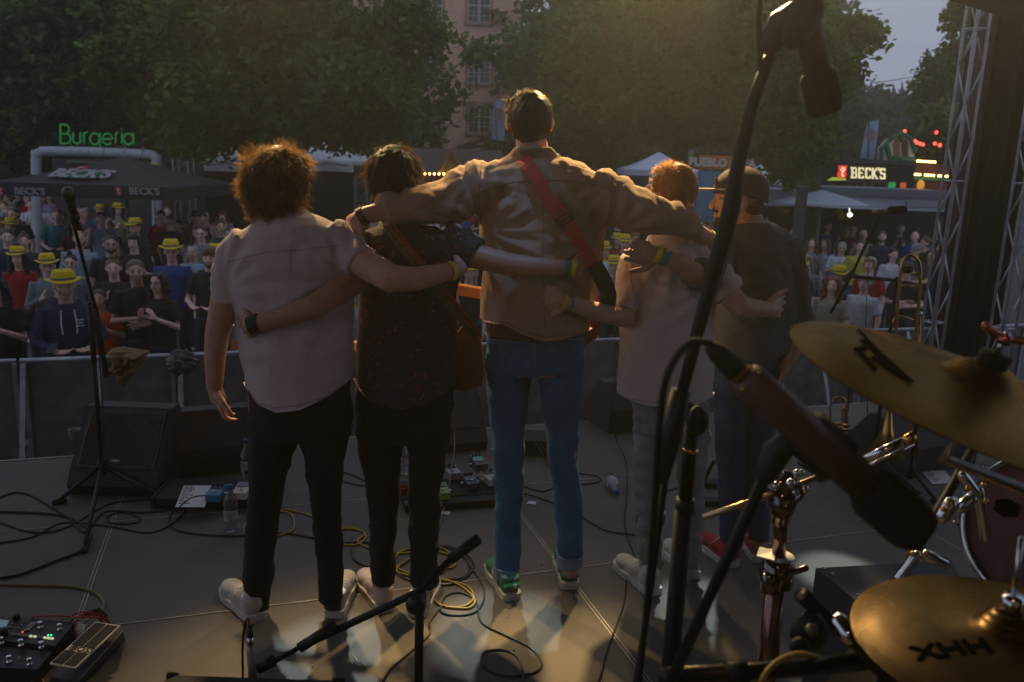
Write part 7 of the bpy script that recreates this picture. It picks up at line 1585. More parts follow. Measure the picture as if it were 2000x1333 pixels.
def expression():
    t = thing('expression_pedal', 'silver-edged BOSS volume pedal with black treads at lower left', 'expression pedal', WF(170, 1290)); al = M('pedal_side', (.06, .055, .065), .5, .3, .15, 20, .1)
    zt, zb = .135, .085; tl, tr, br, bl = WF(188, 1217, zt), WF(235, 1225, zt), WF(148, 1307, zb), WF(98, 1299, zb)
    dx = (tr - tl); nz_ = (tr - tl).cross(tl - bl).normalized(); nz_ = nz_ if nz_.z > 0 else -nz_
    G().prism([bl, br, tr, tl], nz_, .006).build('treadle', M('champagne_alu', (.74, .62, .50), .5, .1, .1, 30, .1), t)
    def Q(u, v, h=0): return bl.lerp(br, u).lerp(tl.lerp(tr, u), v) + nz_ * (.006 + h)
    for u0, u1, v0, v1 in ((.05, .47, .025, .31), (.53, .95, .025, .31), (.05, .47, .44, .975), (.53, .95, .44, .975)):
        G().prism([Q(u0, v0), Q(u1, v0), Q(u1, v1), Q(u0, v1)], nz_, .003).build('tread_pad', M('tread_rubber', (.020, .018, .017), .8, 0, .2, 60, .4), t)
    ux = (br - bl).normalized(); uy = (tl - bl); uy = (uy - ux * uy.dot(ux)).normalized()
    text('BOSS', Q(.60, .375, .001), ux, (tl - bl).normalized(), .030, M('logo_black', (.02, .018, .018), .6), 'lettering', t, .0008, .0006, 1.25, .95)
    c = Q(.17, .375, .001); g = G()
    for r_ in (.009, .0055): g.tube([c + ux * r_ * math.cos(a_ * math.pi / 4) + (tl - bl).normalized() * r_ * .9 * math.sin(a_ * math.pi / 4) for a_ in range(8)], .0008, 4)
    g.build('logo_mark', MATS['logo_black'], t)
    b1_, b2_, b3_, b4_ = WF(192, 1228), WF(245, 1250), WF(152, 1345), WF(95, 1338); g = G()
    lift = lambda p, h: p + UZ * h
    g.add([b4_, b3_, b2_, b1_, lift(WF(99, 1322, .035), 0), lift(WF(152, 1331, .035), 0), WF(240, 1232, .11), WF(190, 1224, .11)], [(0, 1, 2, 3), (4, 7, 6, 5), (0, 4, 5, 1), (1, 5, 6, 2), (2, 6, 7, 3), (3, 7, 4, 0)]); g.build('base', al, t)
    G().tube([WF(152, 1331, .037), WF(240, 1233, .112)], .0015, 5).build('edge_line', M('pedal_edge', (.3, .28, .27), .4, .6), t)
expression()
redw = M('red_wire', (.28, .012, .015), .5)
for i, pts in enumerate((((60, 1206, .09), (100, 1203, .10), (140, 1205, .10), (165, 1205, .11), (200, 1208, .10), (212, 1216, .06)), ((130, 1210, .06), (150, 1198, .09), (180, 1197, .10), (205, 1205, .08), (218, 1222, .05)), ((135, 1215, .06), (158, 1202, .08), (185, 1199, .09), (198, 1212, .07), (205, 1220, .05)), ((140, 1218, .05), (165, 1206, .07), (190, 1203, .08), (200, 1222, .04)), ((150, 1250, .05), (148, 1225, .08), (170, 1200, .08), (196, 1200, .08)))):
    cable(pts, .0032, redw, 'cable', ['straight red wire running left from the bundle over the profiler', 'outermost red wire of the bundle behind the pedal', 'second red wire of the bundle behind the pedal', 'innermost red wire of the bundle behind the pedal', 'red wire hanging down between profiler and pedal'][i])
c = WF(190, 1207, .05); g = G(); g.tube([c + Vector((-.03, .0, .015)), c + Vector((0, .008, .02)), c + Vector((.035, -.01, .01))], [.013, .016, .012], 10, rnd=True); tag(g.build('cable_wrap', foam, None, True), 'black wrap holding the red wires together', 'cable wrap')
g = G(); a = [WF(154, 1222, .09), WF(168, 1226, .09), WF(164, 1242, .06), WF(152, 1243, .06)]; g.prism(a, UZ, .012); tag(g.build('plug_tag', white_plastic), 'white tag on the plug between profiler and pedal', 'tag')
cable([(118, 1210, .09), (140, 1208, .10), (160, 1212, .10), (168, 1224, .09), (170, 1236, .07)], .003, MATS['olive_cable'], 'cable', 'thin olive lead arching over the white tag')
cable([(60, 1335, .0045), (85, 1330, .0045), (60, 1375)], .004, ywm, 'cable', 'yellow cable end under the expression pedal')
# debris on the floor
for i, (x, y, L_, a_) in enumerate(((1706, 1290, .03, .5), (693, 1285, .05, -1.0), (712, 1300, .03, -.9), (990, 1205, .008, 0), (910, 1210, .014, .1), (1002, 1270, .012, 0), (640, 1345, .01, 0), (470, 1010, .02, 1.5), (280, 1292, .004, 1), (610, 1300, .008, .4), (1058, 1104, .01, 0))):
    p_ = WF(x, y, .002); d = dirz(a_); g = G().box(p_ + UZ * .001, (L_, .003, .002), (d, UZ.cross(d), UZ))
    tag(g.build('splinter', M('pale_splinter', (.5, .46, .38), .8) if x != 1058 else ink), ['tiny pale wood splinter at the lower right', 'long pale splinter in the bright pool left of the short stand', 'short pale splinter below the long one left of the short stand', 'pale crumb in the bright pool under the green shoes', 'thin pale crumb beside the dark green cable', 'pale crumb above the cable loop', 'pale crumb near the amplifier top', 'pale crumb left of the water bottle', 'pale crumb near the expression pedal', 'pale crumb left of the pale splinters', 'black crumb on the floor between the green shoes'][i], 'splinter')
# ================================================================== foreground: drum kit and its microphones
mic_body = M('copper_brown_mic', (.105, .056, .048), .5, .25, .2, 30, .15)
def pencil_mic(label, tail, head, rb, foam_from, foam_r, Y0, Y1, group='drum microphones', plug=None, ring=True):
    a, b = W(*tail, Y0), W(*head, Y1); t = thing('microphone', label, 'microphone', (a + b) / 2, group); d = (b - a); f = a + d * foam_from
    G().tube([a, a + d * .02, f], [rb * .8, rb, rb], 24).build('body', mic_body, t, True)
    G().tube([f - d * .01, f + d * .015, f + d * .04, b - d * .09, b - d * .05, b - d * .02, b], [foam_r * .80, foam_r * .93, foam_r, foam_r, foam_r * .95, foam_r * .84, foam_r * .55], 28, rnd=False).build('foam_cap', foam, t, True); return t, a, b, d
YM = .95
t, a, b, d = pencil_mic('large out-of-focus drum microphone with black foam cap in front of the tilted cymbal', (1452, 735), (1800, 1046), .0225, .70, .0325, YM, YM - .03)
n_ = d.normalized()
G().tube([a - n_ * .014, a + n_ * .002], [.0125, .0135], 20).build('connector', M('copper_plug', (.24, .11, .06), .35, .9), t, True)
G().tube([a - n_ * .056, a - n_ * .042, a - n_ * .010], [.007, .012, .0155], 18).build('plug_sleeve', rubber, t, True)
G().tube(spline([a - n_ * .054, W(1385, 670, YM), W(1345, 672, YM), W(1305, 730, YM), W(1288, 830, YM + .02), W(1278, 1000, YM + .05), W(1262, 1200, YM + .1), W(1240, 1400, YM + .1)], 8), .0045, 10).build('lead', rubber, t, True)
for px, py in ((1482, 727), (1451, 760), (1466, 718)): G().ball(W(px, py, YM - .02), .0032, n=8).build('screw', gold, t, True)
# clip and its boom down to the stand base
t = thing('microphone_stand', 'thin black boom stand holding the out-of-focus drum microphone', 'microphone stand', Vector((W(1290, 1333, 1.0).x, 1.0, 0)), 'drum microphone stands')
c = W(1600, 868, YM); G().tube([c - n_ * .026, c + n_ * .030], .031, 20).build('mic_clip', rubber, t, True)
G().tube([c, W(1545, 858, YM), W(1515, 885, YM), W(1497, 925, YM)], [.018, .017, .018, .014], 14, rnd=True).build('swivel', black_plastic, t, True); G().ball(W(1537, 845, YM - .01), .004, n=8).build('screw', gold, t, True)
G().tube([W(1500, 920, YM), W(1400, 1135, YM + .01), W(1285, 1385, YM + .02)], .0075, 12).build('boom', black_metal, t, True)
p_ = W(1285, 1385, YM + .02); G().tube([p_, (p_.x - .02, p_.y + .02, .02)], .009, 10).build('pole', black_metal, t, True); G().lathe((p_.x - .02, p_.y + .02, 0), [(.12, 0), (.12, .015), (.02, .03)], None, 24).build('base', black_metal, t, True)
# overhead microphone and its thick stand
YO = 1.35
t2, a, b, d2 = pencil_mic('overhead drum microphone hanging at the top right with black foam cap', (1556, -60), (1613, 226), .020, .70, .028, YO, YO)
st = thing('microphone_stand', 'tall black stand with leaning boom in front of the white shirted man', 'microphone stand', Vector((W(1330, 1333, 1.4).x, 1.42, 0)), 'drum microphone stands')
c = W(1567, 25, YO); nn2 = d2.normalized(); G().tube([c + Vector((-.0, -.02, 0)) - nn2 * .0, W(1552, 70, YO - .03)], [.026, .020], 16, rnd=True).build('mic_clip', rubber, st, True)
G().tube([W(1556, 30, YO - .02), W(1522, 45, YO), W(1508, 80, YO)], [.022, .019, .021], 14, rnd=True).build('swivel', black_plastic, st, True)
G().tube([W(1511, 84, YO), W(1504, 114, YO)], .0085, 14).build('thread', M('copper_thread', (.20, .07, .04), .4, .8), st, True)
G().tube([W(1504, 112, YO), W(1470, 200, YO), W(1440, 330, YO), W(1430, 400, YO), W(1412, 470, YO), W(1370, 620, YO), W(1352, 690, YO), W(1326, 790, YO)], [.0095, .0105, .0120, .0145, .0140, .0115, .0105, .0095], 12).build('boom', black_metal, st, True)
G().tube([W(1331, 762, YO), W(1310, 850, YO), W(1290, 940, YO)], [.017, .020, .013], 14).build('boom_clutch', black_plastic, st, True)
G().tube([W(1318, 800, YO - .005), W(1262, 1210, YO + .05), W(1232, 1400, YO + .08)], .0062, 10).build('boom_tail', black_metal, st, True)
G().tube(spline([W(1490, -40, YO), W(1482, 40, YO), W(1485, 120, YO), W(1480, 180, YO), W(1462, 240, YO - .02)], 6), .0042, 8).build('lead', rubber, st, True)
YS = 1.40
G().tube([W(1352, 815, YS), W(1338, 990, YS)], .0125, 14).build('upper_pole', black_metal, st, True); G().tube([W(1349, 876, YS), W(1348, 882, YS)], .0145, 14).build('brass_ring', gold, st, True)
G().tube([W(1340, 975, YS), W(1337, 1000, YS)], .0175, 14).build('locking_nut', black_plastic, st, True)
pz = W(1336, 995, YS); pf = Vector((W(1306, 1333, YS).x - .01, YS, 0)); G().tube([pz, W(1306, 1333, YS), pf + UZ * .05], .0165, 14).build('lower_pole', black_metal, st, True)
G().ball(W(1362, 822, YS - .02), (.020, .018, .028), n=14).build('knob', black_plastic, st, True); G().tube([W(1340, 800, YS), W(1358, 812, YS)], .016, 12, rnd=True).build('joint', black_metal, st, True)
for e in ((-.32, .12), (.30, .15), (.02, -.30)): G().tube([pf + UZ * .25, pf + Vector((e[0], e[1], .012))], .010, 8).build('leg', black_metal, st, True)
# crash cymbal
def disc_frame(cx, cy, Y, lx, ly, ratio):
    C0 = W(cx, cy, Y); L_ = W(lx, ly, Y); u = (L_ - C0); r_ = u.length; u.normalize(); dv = (C0 - CAM).normalized(); u = (u - dv * u.dot(dv)).normalized(); w_ = dv.cross(u); w_ = w_ if w_.z > 0 else -w_
    n = (-dv * ratio + w_ * math.sqrt(1 - ratio * ratio)).normalized(); v = n.cross(u).normalized(); return C0, u, v, n, r_
bronze = M('cymbal_bronze', (.185, .118, .052), .34, 1, .10, 3, .0)
def groove(m_):
    t_ = m_.node_tree; b = t_.nodes['Principled BSDF']; tc_ = t_.nodes.new('ShaderNodeTexCoord'); gr = t_.nodes.new('ShaderNodeTexWave'); gr.wave_type = 'RINGS'; gr.rings_direction = 'SPHERICAL'; gr.inputs['Scale'].default_value = 90; gr.inputs['Distortion'].default_value = .6
    t_.links.new(tc_.outputs['Object'], gr.inputs['Vector']); bp = t_.nodes.new('ShaderNodeBump'); bp.inputs['Strength'].default_value = .16; bp.inputs['Distance'].default_value = .002; t_.links.new(gr.outputs['Fac'], bp.inputs['Height']); t_.links.new(bp.outputs[0], b.inputs['Normal'])
    nz_ = t_.nodes.new('ShaderNodeTexNoise'); nz_.inputs['Scale'].default_value = 14; t_.links.new(tc_.outputs['Object'], nz_.inputs['Vector']); mr = t_.nodes.new('ShaderNodeMapRange'); mr.inputs['To Min'].default_value = .17; mr.inputs['To Max'].default_value = .36; t_.links.new(nz_.outputs['Fac'], mr.inputs['Value']); t_.links.new(mr.outputs[0], b.inputs['Roughness']); b.inputs['Anisotropic'].default_value = .6; b.inputs['Specular Tint'].default_value = (.74, .60, .43, 1)
groove(bronze)
def cymbal(name, label, fr, group=None, bell=True, dz=0, flip=False):
    C0, u, v, n, r_ = fr; C1 = C0 + n * dz; s_ = -1 if flip else 1
    prof = [(r_, 0), (r_ * .985, .0012), (r_ * .8, .010), (r_ * .5, .020), (r_ * .25, .026), (r_ * .20, .030), (r_ * .16, .042), (r_ * .10, .050), (.008, .053)]
    rings = [[C1 + (u * math.cos(q) + v * math.sin(q)) * rr + n * z * s_ for q in [2 * math.pi * i / 96 for i in range(96)]] for rr, z in prof]
    rings2 = [[p - n * .0012 * s_ for p in rg_] for rg_ in rings[::-1]]
    g = G(); g.rings(rings + rings2, False); o_ = g.build(name, bronze, None, True); o_['pr'] = 0; del o_['pr']
    # origin on the disc so that the ring grooves are concentric
    d_ = C1 - o_.location; me = o_.data
    for vx in me.vertices: vx.co = vx.co - d_
    o_.location = C1; tag(o_, label, 'cymbal', group)
    for p in me.polygons: p.use_smooth = True
    return o_, C1, prof
def surf_h(rr, r_, prof):
    pr = sorted(prof); return float(np.interp(rr, [p[0] for p in pr], [p[1] for p in pr]))
def on_disc(px, py, C1, u, v, n, r_, prof, lift=.0012):
    d = ray(px, py); h = .01
    for _ in range(6):
        t_ = ((C1 + n * (h + lift)) - CAM).dot(n) / d.dot(n); P_ = CAM + d * t_; q = P_ - C1; h = surf_h(math.hypot(q.dot(u), q.dot(v)), r_, prof)
    return P_
frC = disc_frame(1904, 776, 1.12, 1574, 640, .21); cr1, C1, prof = cymbal('crash_cymbal', 'large tilted bronze crash cymbal at the right edge', frC)
cyink = M('cymbal_ink', (.006, .005, .004), 1.0, spec=0, bump=0)
g = G(); C0, u, v, n, r_ = frC
for poly in (((1674, 643), (1680, 648), (1720, 690), (1785, 748), (1778, 746), (1730, 712), (1698, 680)), ((1667, 681), (1690, 678), (1694, 682), (1679, 685), (1713, 722), (1707, 723)), ((1700, 698), (1706, 698), (1738, 716), (1780, 746), (1730, 718)), ((1678, 664), (1690, 668), (1724, 698), (1716, 698))):
    g.prism([on_disc(x, y, C1, u, v, n, r_, prof, .0008) for x, y in poly], n, .0022)
g.build('logo', cyink, cr1)
cs = thing('cymbal_stand', 'chrome cymbal stand top, wing nut tinted as if lit red, through the tilted cymbal', 'cymbal stand', Vector((C1.x, C1.y, 0)), 'cymbal stands')
G().tube([C1 + n * .045, C1 + n * .068], [.020, .021], 18).build('felt', foam, cs, True); G().tube([C1 + n * .06, C1 + n * .10], .004, 10).build('rod', chrome, cs, True)
wn = C1 + n * .082; pk = M('reddish_chrome', (.45, .14, .13), .22, 1); G().tube([wn, wn + n * .014], .010, 12).build('wing_nut', pk, cs, True)  # red light is put into the colour of the wing nut's chrome
for q in (-1, 1): G().tube([wn + n * .008, wn + n * .012 + (u * .9 + v * .3) * q * .022, wn + n * .016 + (u * .9 + v * .3) * q * .030], [.006, .0055, .006], 10, rnd=True).build('wing', pk, cs, True)
G().tube([C1 - n * .002, C1 - n * .10, (C1.x + .30, C1.y + .10, C1.z - .22), (C1.x + .32, C1.y + .11, .05)], [.006, .008, .0125, .0125], 12).build('pole', chrome, cs, True)
for e in ((-.2, .2), (.25, .1), (0, -.28)): G().tube([(C1.x + .32, C1.y + .11, .3), (C1.x + .32 + e[0], C1.y + .11 + e[1], .012)], .009, 8).build('leg', chrome, cs, True)
# hi-hat pair
frH = disc_frame(1966, 1262, 1.02, 1700, 1190, .47); hh, H1, prof2 = cymbal('hi_hat_cymbal', 'upper bronze hi-hat cymbal with XHH print at the lower right corner', frH, 'hi-hat cymbals')
hb, H2, _ = cymbal('hi_hat_cymbal', 'lower hi-hat cymbal, its rim just showing under the printed one', frH, 'hi-hat cymbals', dz=-.018, flip=True)
C0, u, v, n, r_ = frH; c = on_disc(1860, 1266, H1, u, v, n, r_, prof2, .002); e = on_disc(1900, 1262, H1, u, v, n, r_, prof2, .002); ux = (e - c).normalized(); uy = n.cross(ux).normalized()
if uy.dot(UPV) < 0: uy = -uy
xl = text('XHH', c, ux, uy, .046, cyink, 'lettering', hh, .0006, .0012, 1.0, .85)
for vx in xl.data.vertices:
    q = vx.co.copy(); h0 = (q - (c - H1)).dot(ux.cross(uy).normalized()); rad_ = q - n * q.dot(n); vx.co = rad_ + n * (surf_h(rad_.length, r_, prof2) + .0012 + h0)
hs = thing('hi_hat_stand', 'chrome hi-hat stand carrying the two hi-hat cymbals', 'hi-hat stand', Vector((H1.x, H1.y, 0)), 'cymbal stands')
G().tube([H1 + n * .05, H1 + n * .16], .0035, 8).build('rod', chrome, hs, True); G().tube([H1 + n * .052, H1 + n * .075], .014, 12).build('clutch', chrome, hs, True); G().tube([H2 - n * .06, (H2.x, H2.y, .55), (H2.x, H2.y, .03)], .012, 12).build('pole', chrome, hs, True)
for e in ((-.25, .12), (.25, .12), (0, -.28)): G().tube([(H2.x, H2.y, .3), (H2.x + e[0], H2.y + e[1], .012)], .008, 8).build('leg', chrome, hs, True)
# chrome boom cymbal stand in the middle right
YK = 1.75; t = thing('cymbal_stand', 'chrome boom cymbal stand with taped clamp in front of the red shoes', 'cymbal stand', Vector((W(1500, 1290, YK).x, YK, 0)), 'cymbal stands')
G().tube([W(1527, 985, YK), W(1521, 1085, YK)], .0155, 16).build('upper_pole', M('smoked_chrome', (.20, .12, .11), .18, 1), t, True)
q = W(1500, 1290, YK); G().tube([W(1520, 1095, YK), q, (q.x - .02, q.y, .06)], .0235, 16).build('lower_pole', MATS['smoked_chrome'], t, True)
for e in ((-.3, .1), (.28, .2), (.05, -.3)): G().tube([(q.x - .02, q.y, .3), (q.x + e[0], q.y + e[1], .012)], .010, 8).build('leg', chrome, t, True)
g = G(); cc = W(1530, 955, YK); g.ball(cc, (.050, .036, .044), n=16); g.tube([cc, cc - UZ * .085], [.042, .018], 14); g.build('tilter', M('dark_chrome', (.16, .13, .13), .12, 1, .1, 20, 0), t, True)
for px, py, r_ in ((1502, 940, .007), (1512, 932, .007), (1524, 925, .008), (1556, 925, .010), (1565, 924, .008), (1558, 932, .007), (1544, 945, .012), (1572, 955, .009), (1553, 962, .010), (1515, 950, .010), (1535, 985, .006)): G().ball(W(px, py, YK - .03), r_, n=10).build('lug', chrome, t, True)
G().tube([W(1372, 1011, YK - .06), W(1520, 962, YK - .02), W(1700, 893, YK - .02)], .0068, 12).build('boom', M('brassy_chrome', (.42, .33, .18), .25, 1), t, True)
G().tube([W(1690, 897, YK - .02), W(1776, 857, YK - .02)], .0105, 14).build('boom_end', chrome, t, True); G().tube([W(1764, 863, YK - .02), W(1787, 851, YK - .02)], .0125, 14).build('end_sleeve', gold, t, True)
G().tube([W(1678, 918, YK), W(1785, 868, YK)], .004, 8).build('side_rod', chrome, t, True)
g = G(); k1 = W(1521, 1095, YK); g.tube([k1 + UZ * .006, k1 - UZ * .06], .036, 18); g.box(k1 + Vector((-.02, -.01, -.045)), (.04, .05, .05), bev=.005); g.build('clamp', MATS['dark_chrome'], t, True)
G().tube([k1 + Vector((0, 0, .009)), k1 + Vector((0, 0, .012))], .034, 18).build('tape_ring', white_plastic, t, True); G().prism([k1 + Vector((-.055, -.01, .012)), k1 + Vector((-.02, -.03, .012)), k1 + Vector((-.005, .01, .016)), k1 + Vector((-.04, .02, .02))], UZ, .003).build('tape_tag', white_plastic, t)
G().tube([W(1545, 1120, YK - .02), W(1573, 1110, YK - .02)], [.006, .008], 10, rnd=True).build('wing_bolt', MATS['smoked_chrome'], t, True)
# snare / tom at the right edge
YD2 = 1.55; C0, u, v, n, r_ = disc_frame(2010, 1040, YD2, 1890, 1010, .80); dr = thing('tom_drum', 'tom drum with chrome hoop and reddish head at the right edge', 'drum', Vector((C0.x, C0.y, C0.z - .3)))
n = (Vector((-.55, -.62, .42))).normalized(); u = n.cross(UZ).normalized(); v = n.cross(u).normalized(); r_ = .160; C0 = W(2056, 1040, YD2)
def ringof(rr, z, k=48): return [C0 + (u * math.cos(q) + v * math.sin(q)) * rr + n * z for q in [2 * math.pi * i / k for i in range(k)]]
G().rings([ringof(r_ * .95, -.26), ringof(r_ * .95, -.005)]).build('shell', M('drum_shell', (.03, .02, .02), .3, 0, .1, 20, .05, coat=.5), dr, True)
G().rings([ringof(r_ * .99, .0), ringof(r_ * .97, .004)]).build('drum_head', M('reddish_head', (.13, .055, .045), .55, 0, .2, 12, .2), dr, True)
G().rings([ringof(r_ * .965, .012), ringof(r_ * 1.0, .014), ringof(r_ * 1.04, .008), ringof(r_ * 1.04, -.02), ringof(r_ * .985, -.02), ringof(r_ * .985, .0)], False).build('hoop', chrome, dr, True)
for i in range(8):
    q = 2 * math.pi * i / 8 + .2; e = u * math.cos(q) + v * math.sin(q); G().tube([C0 + e * r_ * 1.08 + n * .012, C0 + e * r_ * 1.08 - n * .08], .004, 8).build('tension_rod', chrome, dr, True); G().tube([C0 + e * r_ * 1.03 - n * .08, C0 + e * r_ * 1.03 - n * .13], .011, 10, rnd=True).build('lug', chrome, dr, True)
g = G(); q = C0 - u * .0 + n * .006; hx = W(1950, 972, YD2 - .02); pl = hx - n * ((hx - C0).dot(n) - .0065); g.prism([pl + u * a * .022 + v * b * .02 for a, b in ((-1, -.6), (0, -1), (1, -.6), (1, .6), (0, 1), (-1, .6))], n, .0006); g.build('print', cyink, dr)
ts = thing('drum_stand', 'black stand and chrome clamps left of the tom drum', 'drum stand', Vector((W(1850, 1150, 1.6).x, 1.6, 0)), 'drum hardware')
G().tube([W(1900, 880, 1.7), W(1780, 1090, 1.62), W(1740, 1180, 1.6)], .011, 12).build('arm', black_metal, ts, True)
for a_, b_, r_ in (((1880, 930), (1905, 960), .010), ((1895, 975), (1878, 990), .013), ((1855, 985), (1840, 1010), .014), ((1790, 1085), (1755, 1130), .010), ((1810, 1085), (1845, 1100), .012), ((1912, 960), (1925, 1050), .010)): G().tube([W(*a_, 1.5), W(*b_, 1.5)], r_, 10, rnd=True).build('clamp', chrome, ts, True)
for px, py in ((1843, 995), (1852, 985), (1783, 1082), (1806, 1082), (1920, 948), (1890, 955), (1925, 980)): G().ball(W(px, py, 1.46), .006, n=8).build('bolt', gold, ts, True)
q = W(1740, 1180, 1.6); G().tube([q, (q.x, q.y, .05)], .012, 10).build('pole', black_metal, ts, True)
for e in ((-.25, .1), (.25, .1), (0, -.25)): G().tube([(q.x, q.y, .3), (q.x + e[0], q.y + e[1], .012)], .009, 8).build('leg', black_metal, ts, True)
# bass drum bulk and black monitor box
g = G(); bc = W(1960, 1150, 1.9); bc.z = .30; g.tube([bc + Vector((-.12, .25, 0)), bc + Vector((.06, -.15, 0))], .28, 40); bd = g.build('bass_drum', M('black_wrap', (.008, .008, .009), .35), None, True); tag(bd, 'black bass drum mostly hidden behind the hi-hat', 'drum')
def mon_box():
    zt = .50; a, b, c_, d_ = [WF(x, y, zt) for x, y in ((1593, 1110), (1858, 1095), (1900, 1178), (1684, 1183))]
    t = thing('drum_monitor', 'matt black flat-topped drum monitor box behind the hi-hat', 'monitor speaker', WF(1640, 1280)); lo = lambda p: Vector((p.x, p.y, 0))
    g = G().add([a, b, c_, d_, lo(a), lo(b), lo(c_), lo(d_)], [(0, 1, 2, 3), (0, 3, 7, 4), (3, 2, 6, 7), (2, 1, 5, 6), (1, 0, 4, 5), (7, 6, 5, 4)])
    g.build('cabinet', M('speaker_paint', (.030, .030, .038), .6, 0, .15, 30, .3, 200), t)
    for x, y in ((1609, 1111), (1625, 1121), (1675, 1162), (1684, 1173)): G().lathe(WF(x, y, zt), [(.006, 0), (.006, .002), (.003, .004)], None, 10).build('screw', chrome, t, True)
    G().tube([d_ + UZ * .003, c_ + UZ * .003], .0025, 5).build('edge_strip', MATS['rail_grey'], t)
mon_box()
# hardware low right: boom end, pedal post, bottom bar, yellow lead
t = thing('hardware_arm', 'black drum hardware arm ending in a bare tube left of the hi-hat', 'drum hardware', W(1700, 1230, 1.2), 'drum hardware')
G().tube([W(1566, 1163, 1.15), W(1640, 1230, 1.2), W(1760, 1330, 1.25)], .0125, 14).build('arm', black_metal, t, True); G().tube([W(1564, 1161, 1.15), W(1568, 1165, 1.15)], .0095, 12).build('tube_end', M('worn_steel', (.16, .14, .11), .5, .8), t, True)
G().ball(W(1580, 1235, 1.15), (.030, .02, .034), n=14).build('wing_knob', black_plastic, t, True); G().ball(W(1585, 1230, 1.12), .010, n=10).build('bolt', MATS['worn_steel'], t, True); G().ball(W(1562, 1262, 1.12), (.016, .012, .014), n=12).build('nut', black_metal, t, True)
G().prism([W(1653, 1237, 1.1), W(1668, 1222, 1.1), W(1690, 1252, 1.1), W(1682, 1262, 1.1)], (0, 1, 0), .004).build('clamp_plate', chrome, t)
G().tube([W(1640, 1215, 1.12), W(1656, 1240, 1.1)], .014, 10, rnd=True).build('clamp', chrome, t, True); G().tube([W(1690, 1250, 1.3), W(1720, 1230, 1.35)], .010, 12).build('spring_tube', M('pale_tube', (.20, .17, .16), .5), t, True)
G().tube([W(1760, 1330, 1.25), Vector((W(1760, 1330, 1.25).x, 1.25, .02))], .0125, 10).build('post', black_metal, t, True)
t = thing('rack_tube', 'long black rack tube running along the bottom edge at right', 'drum hardware', W(1500, 1310, 1.05), 'drum hardware')
G().tube([W(1290, 1322, 1.0), W(1480, 1312, 1.02), W(1760, 1285, 1.05)], .0125, 12).build('tube', M('worn_black_tube', (.03, .022, .015), .3, .6), t, True); G().tube([W(1420, 1316, 1.0), W(1460, 1312, 1.0)], .0165, 12).build('sleeve', black_metal, t, True)
q = W(1450, 1330, 1.02); G().tube([W(1450, 1316, 1.02), Vector((q.x, q.y, .02))], .011, 10).build('post', black_metal, t, True)
o_ = G().tube(spline([W(1480, 1350, .98), W(1495, 1318, .98), W(1520, 1292, 1.0), W(1560, 1278, 1.02), W(1600, 1286, 1.04), W(1650, 1300, 1.08), W(1690, 1290, 1.15), W(1712, 1262, 1.25)], 8), .0042, 8).build('cable', ywm, None, True); tag(o_, 'orange-yellow lead draped over the bottom rack tube', 'cable')
# tripod legs of a stand behind the capped man
for x0, y0, x1, y1, lab in ((1395, 900, 1372, 945, 'slanting black stand leg between the white shirted and capped men'), (1560, 905, 1590, 925, 'black stand leg lying right of the capped man\'s legs')):
    o_ = G().tube([WF(x0, y0, .18), WF(x1, y1, .012)], .010, 8).build('stand_foot', black_metal); tag(o_, lab, 'stand leg')
# ================================================================== stage lamps (fixtures hang on the roof truss above the frame)
can_m = M('lamp_housing', (.012, .012, .012), .5, .4)
def fixture(label, loc, target, energy, col, ang, blend=.5, radius=.06, face=1.0):
    loc = Vector(loc); d = (Vector(target) - loc).normalized(); t = thing('stage_lamp', label, 'stage lamp', loc, 'lamps on the front truss')
    G().tube([loc - d * .30, loc - d * .12, loc - d * .02], [.07, .105, .11], 18, caps=False).build('housing', can_m, t, True)
    G().tube([loc - d * .30, loc - d * .29], .07, 18).build('back_plate', can_m, t, True)
    G().tube([loc - d * .10, loc - d * .095], .085, 18).build('lens', M('lens_' + label.split()[0], col, .2, emit=col, estr=face, bump=0), t, True)
    G().tube([loc - d * .2 + Vector((0, 0, 0)), Vector((loc.x, loc.y, loc.z + .35))], .012, 6).build('yoke', black_metal, t)
    l = spot('beam', loc - d * .01, target, energy, col, ang, blend, radius); l.name = 'lamp_beam'; return l
FT = 5.1   # distance of the front truss
warm = (1.0, .69, .29); amber = (1.0, .50, .16); cool = (.84, .98, .95); blue = (.10, .32, 1.0)
zT = 3.55
HAZE = .0034
# roof and rear drape of the stage itself
ax3 = (GX, GY, UZ)
struct(G().box(grid(.5, (YF - 3.6) / 2, 5.65), (13, YF + 4.2, .12), ax3).build('stage_roof', M('roof_cloth', (.012, .012, .013), .8)))
o_ = G().box(grid(.5, -3.4, 2.7), (13, .08, 5.8), ax3).build('stage_back_curtain', cm); tag(o_, 'black curtain closing the back of the stage behind the drummer', 'curtain')
# warm back-light from the front truss towards the band (rim light, glow in the smoke)
fixture('left warm lamp above the curly man', (-1.70, FT, zT), (-.75, 3.1, 1.5), 400, warm, 38, .6, .07)
fixture('right warm lamp above the blond man', (.82, FT, zT), (.35, 3.15, 1.5), 800, warm, 34, .6, .07)
fixture('amber lamp above the tall man', (.35, FT, zT), (-.1, 2.0, .4), 70, (1, .78, .48), 58, .7, .07)
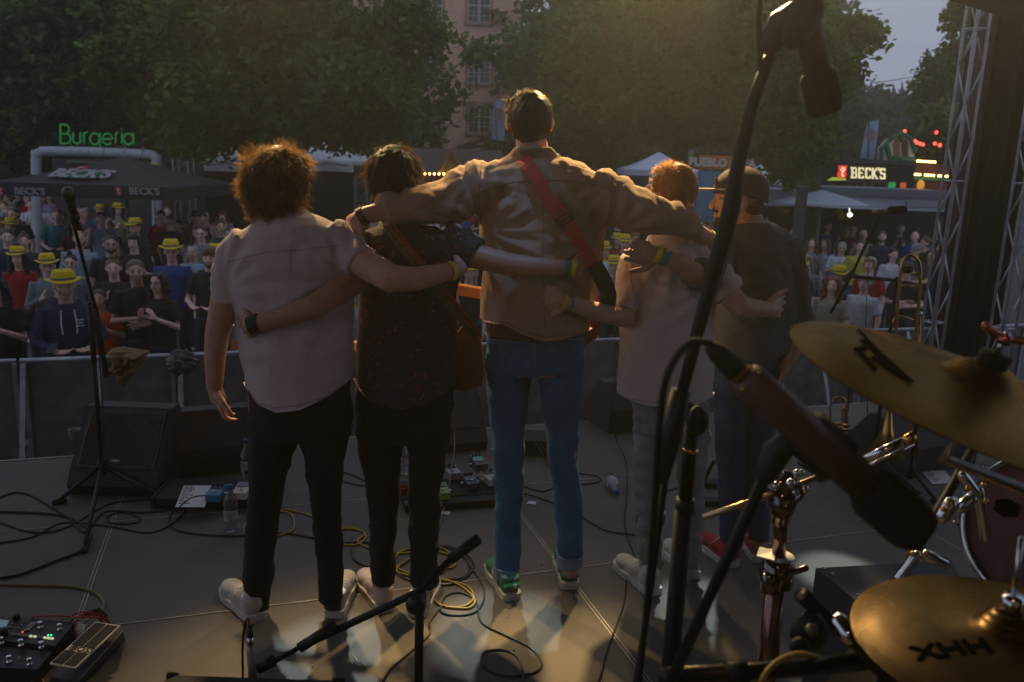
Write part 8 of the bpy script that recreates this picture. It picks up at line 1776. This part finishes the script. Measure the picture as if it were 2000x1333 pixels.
# cool profile lamps drawing pools on the floor
for i, (px, py, x, e, an) in enumerate(((655, 1290, -1.25, 430, 8), (985, 1235, -.1, 310, 9), (1385, 1195, 1.0, 440, 8), (1640, 1120, 1.9, 500, 6.5))):
    fixture(['first', 'second', 'third', 'fourth'][i] + ' cool profile lamp from the left', (x, FT, zT + .02), WF(px, py), e, cool, an, .55, .04)
fixture('blue lamp straight above the tall man', (.06, 2.45, 4.5), (-.08, 3.25, .5), 80, (.25, .5, 1), 10, .9, .05)
fixture('dim rose wash lamp at the rear of the stage', (-.6, -1.6, 4.6), (0, 3.2, 1.2), 17, (1, .55, .5), 60, .8, .15)
fixture('level golden beam lamp added for smoke glow above the blond man', (.80, FT, zT + .05), (.70, 0, 3.12), 5600, (1, .74, .34), 44, .9, .06)  # extra lamp, added to strengthen the golden glow in the smoke
fixture('level golden beam lamp added for smoke glow above the dark-haired man', (-1.45, FT, zT + .05), (-1.2, 0, 3.2), 600, (1, .70, .32), 34, .9, .06)  # weaker extra lamp, added for the smoke glow at the left
tr_ = G(); 
for y in (-.15, .15):
    for z in (0, .3): tr_.tube([(-5.6, FT + .05 + y, zT + .38 + z), (5.6, FT + .05 + y, zT + .38 + z)], .025, 8)
for i in range(28):
    x = -5.6 + .4 * i; tr_.tube([(x, FT - .10, zT + .38), (x + .4, FT - .10, zT + .68)], .011, 5); tr_.tube([(x, FT + .20, zT + .68), (x + .4, FT + .20, zT + .38)], .011, 5)
tg = tr_.build('lighting_truss', M('truss_aluminium', (.2, .2, .2))); tag(tg, 'horizontal lighting truss above the stage front carrying the lamps', 'truss')
# haze: thin even air over the whole square
g = G().box((0, 45, 11), (240, 120, 28)); hz = put('haze', g.mesh('haze'), None); hz['kind'] = 'stuff'; hz['label'] = 'thin stage smoke and evening haze over the square'; hz['category'] = 'haze'
m_ = bpy.data.materials.new('haze'); m_.use_nodes = True; t = m_.node_tree; t.nodes.clear(); o_ = t.nodes.new('ShaderNodeOutputMaterial'); pv = t.nodes.new('ShaderNodeVolumePrincipled')
pv.inputs['Color'].default_value = (.9, .9, .92, 1); pv.inputs['Density'].default_value = HAZE; pv.inputs['Anisotropy'].default_value = .6; t.links.new(pv.outputs[0], o_.inputs['Volume']); hz.data.materials.append(m_)
# labels that came out twice get a position among their like
dup = {k: v for k, v in LABELS.items() if len(v) > 1 and k != 'x'}
if dup: print('DUPLICATE LABELS', dup)
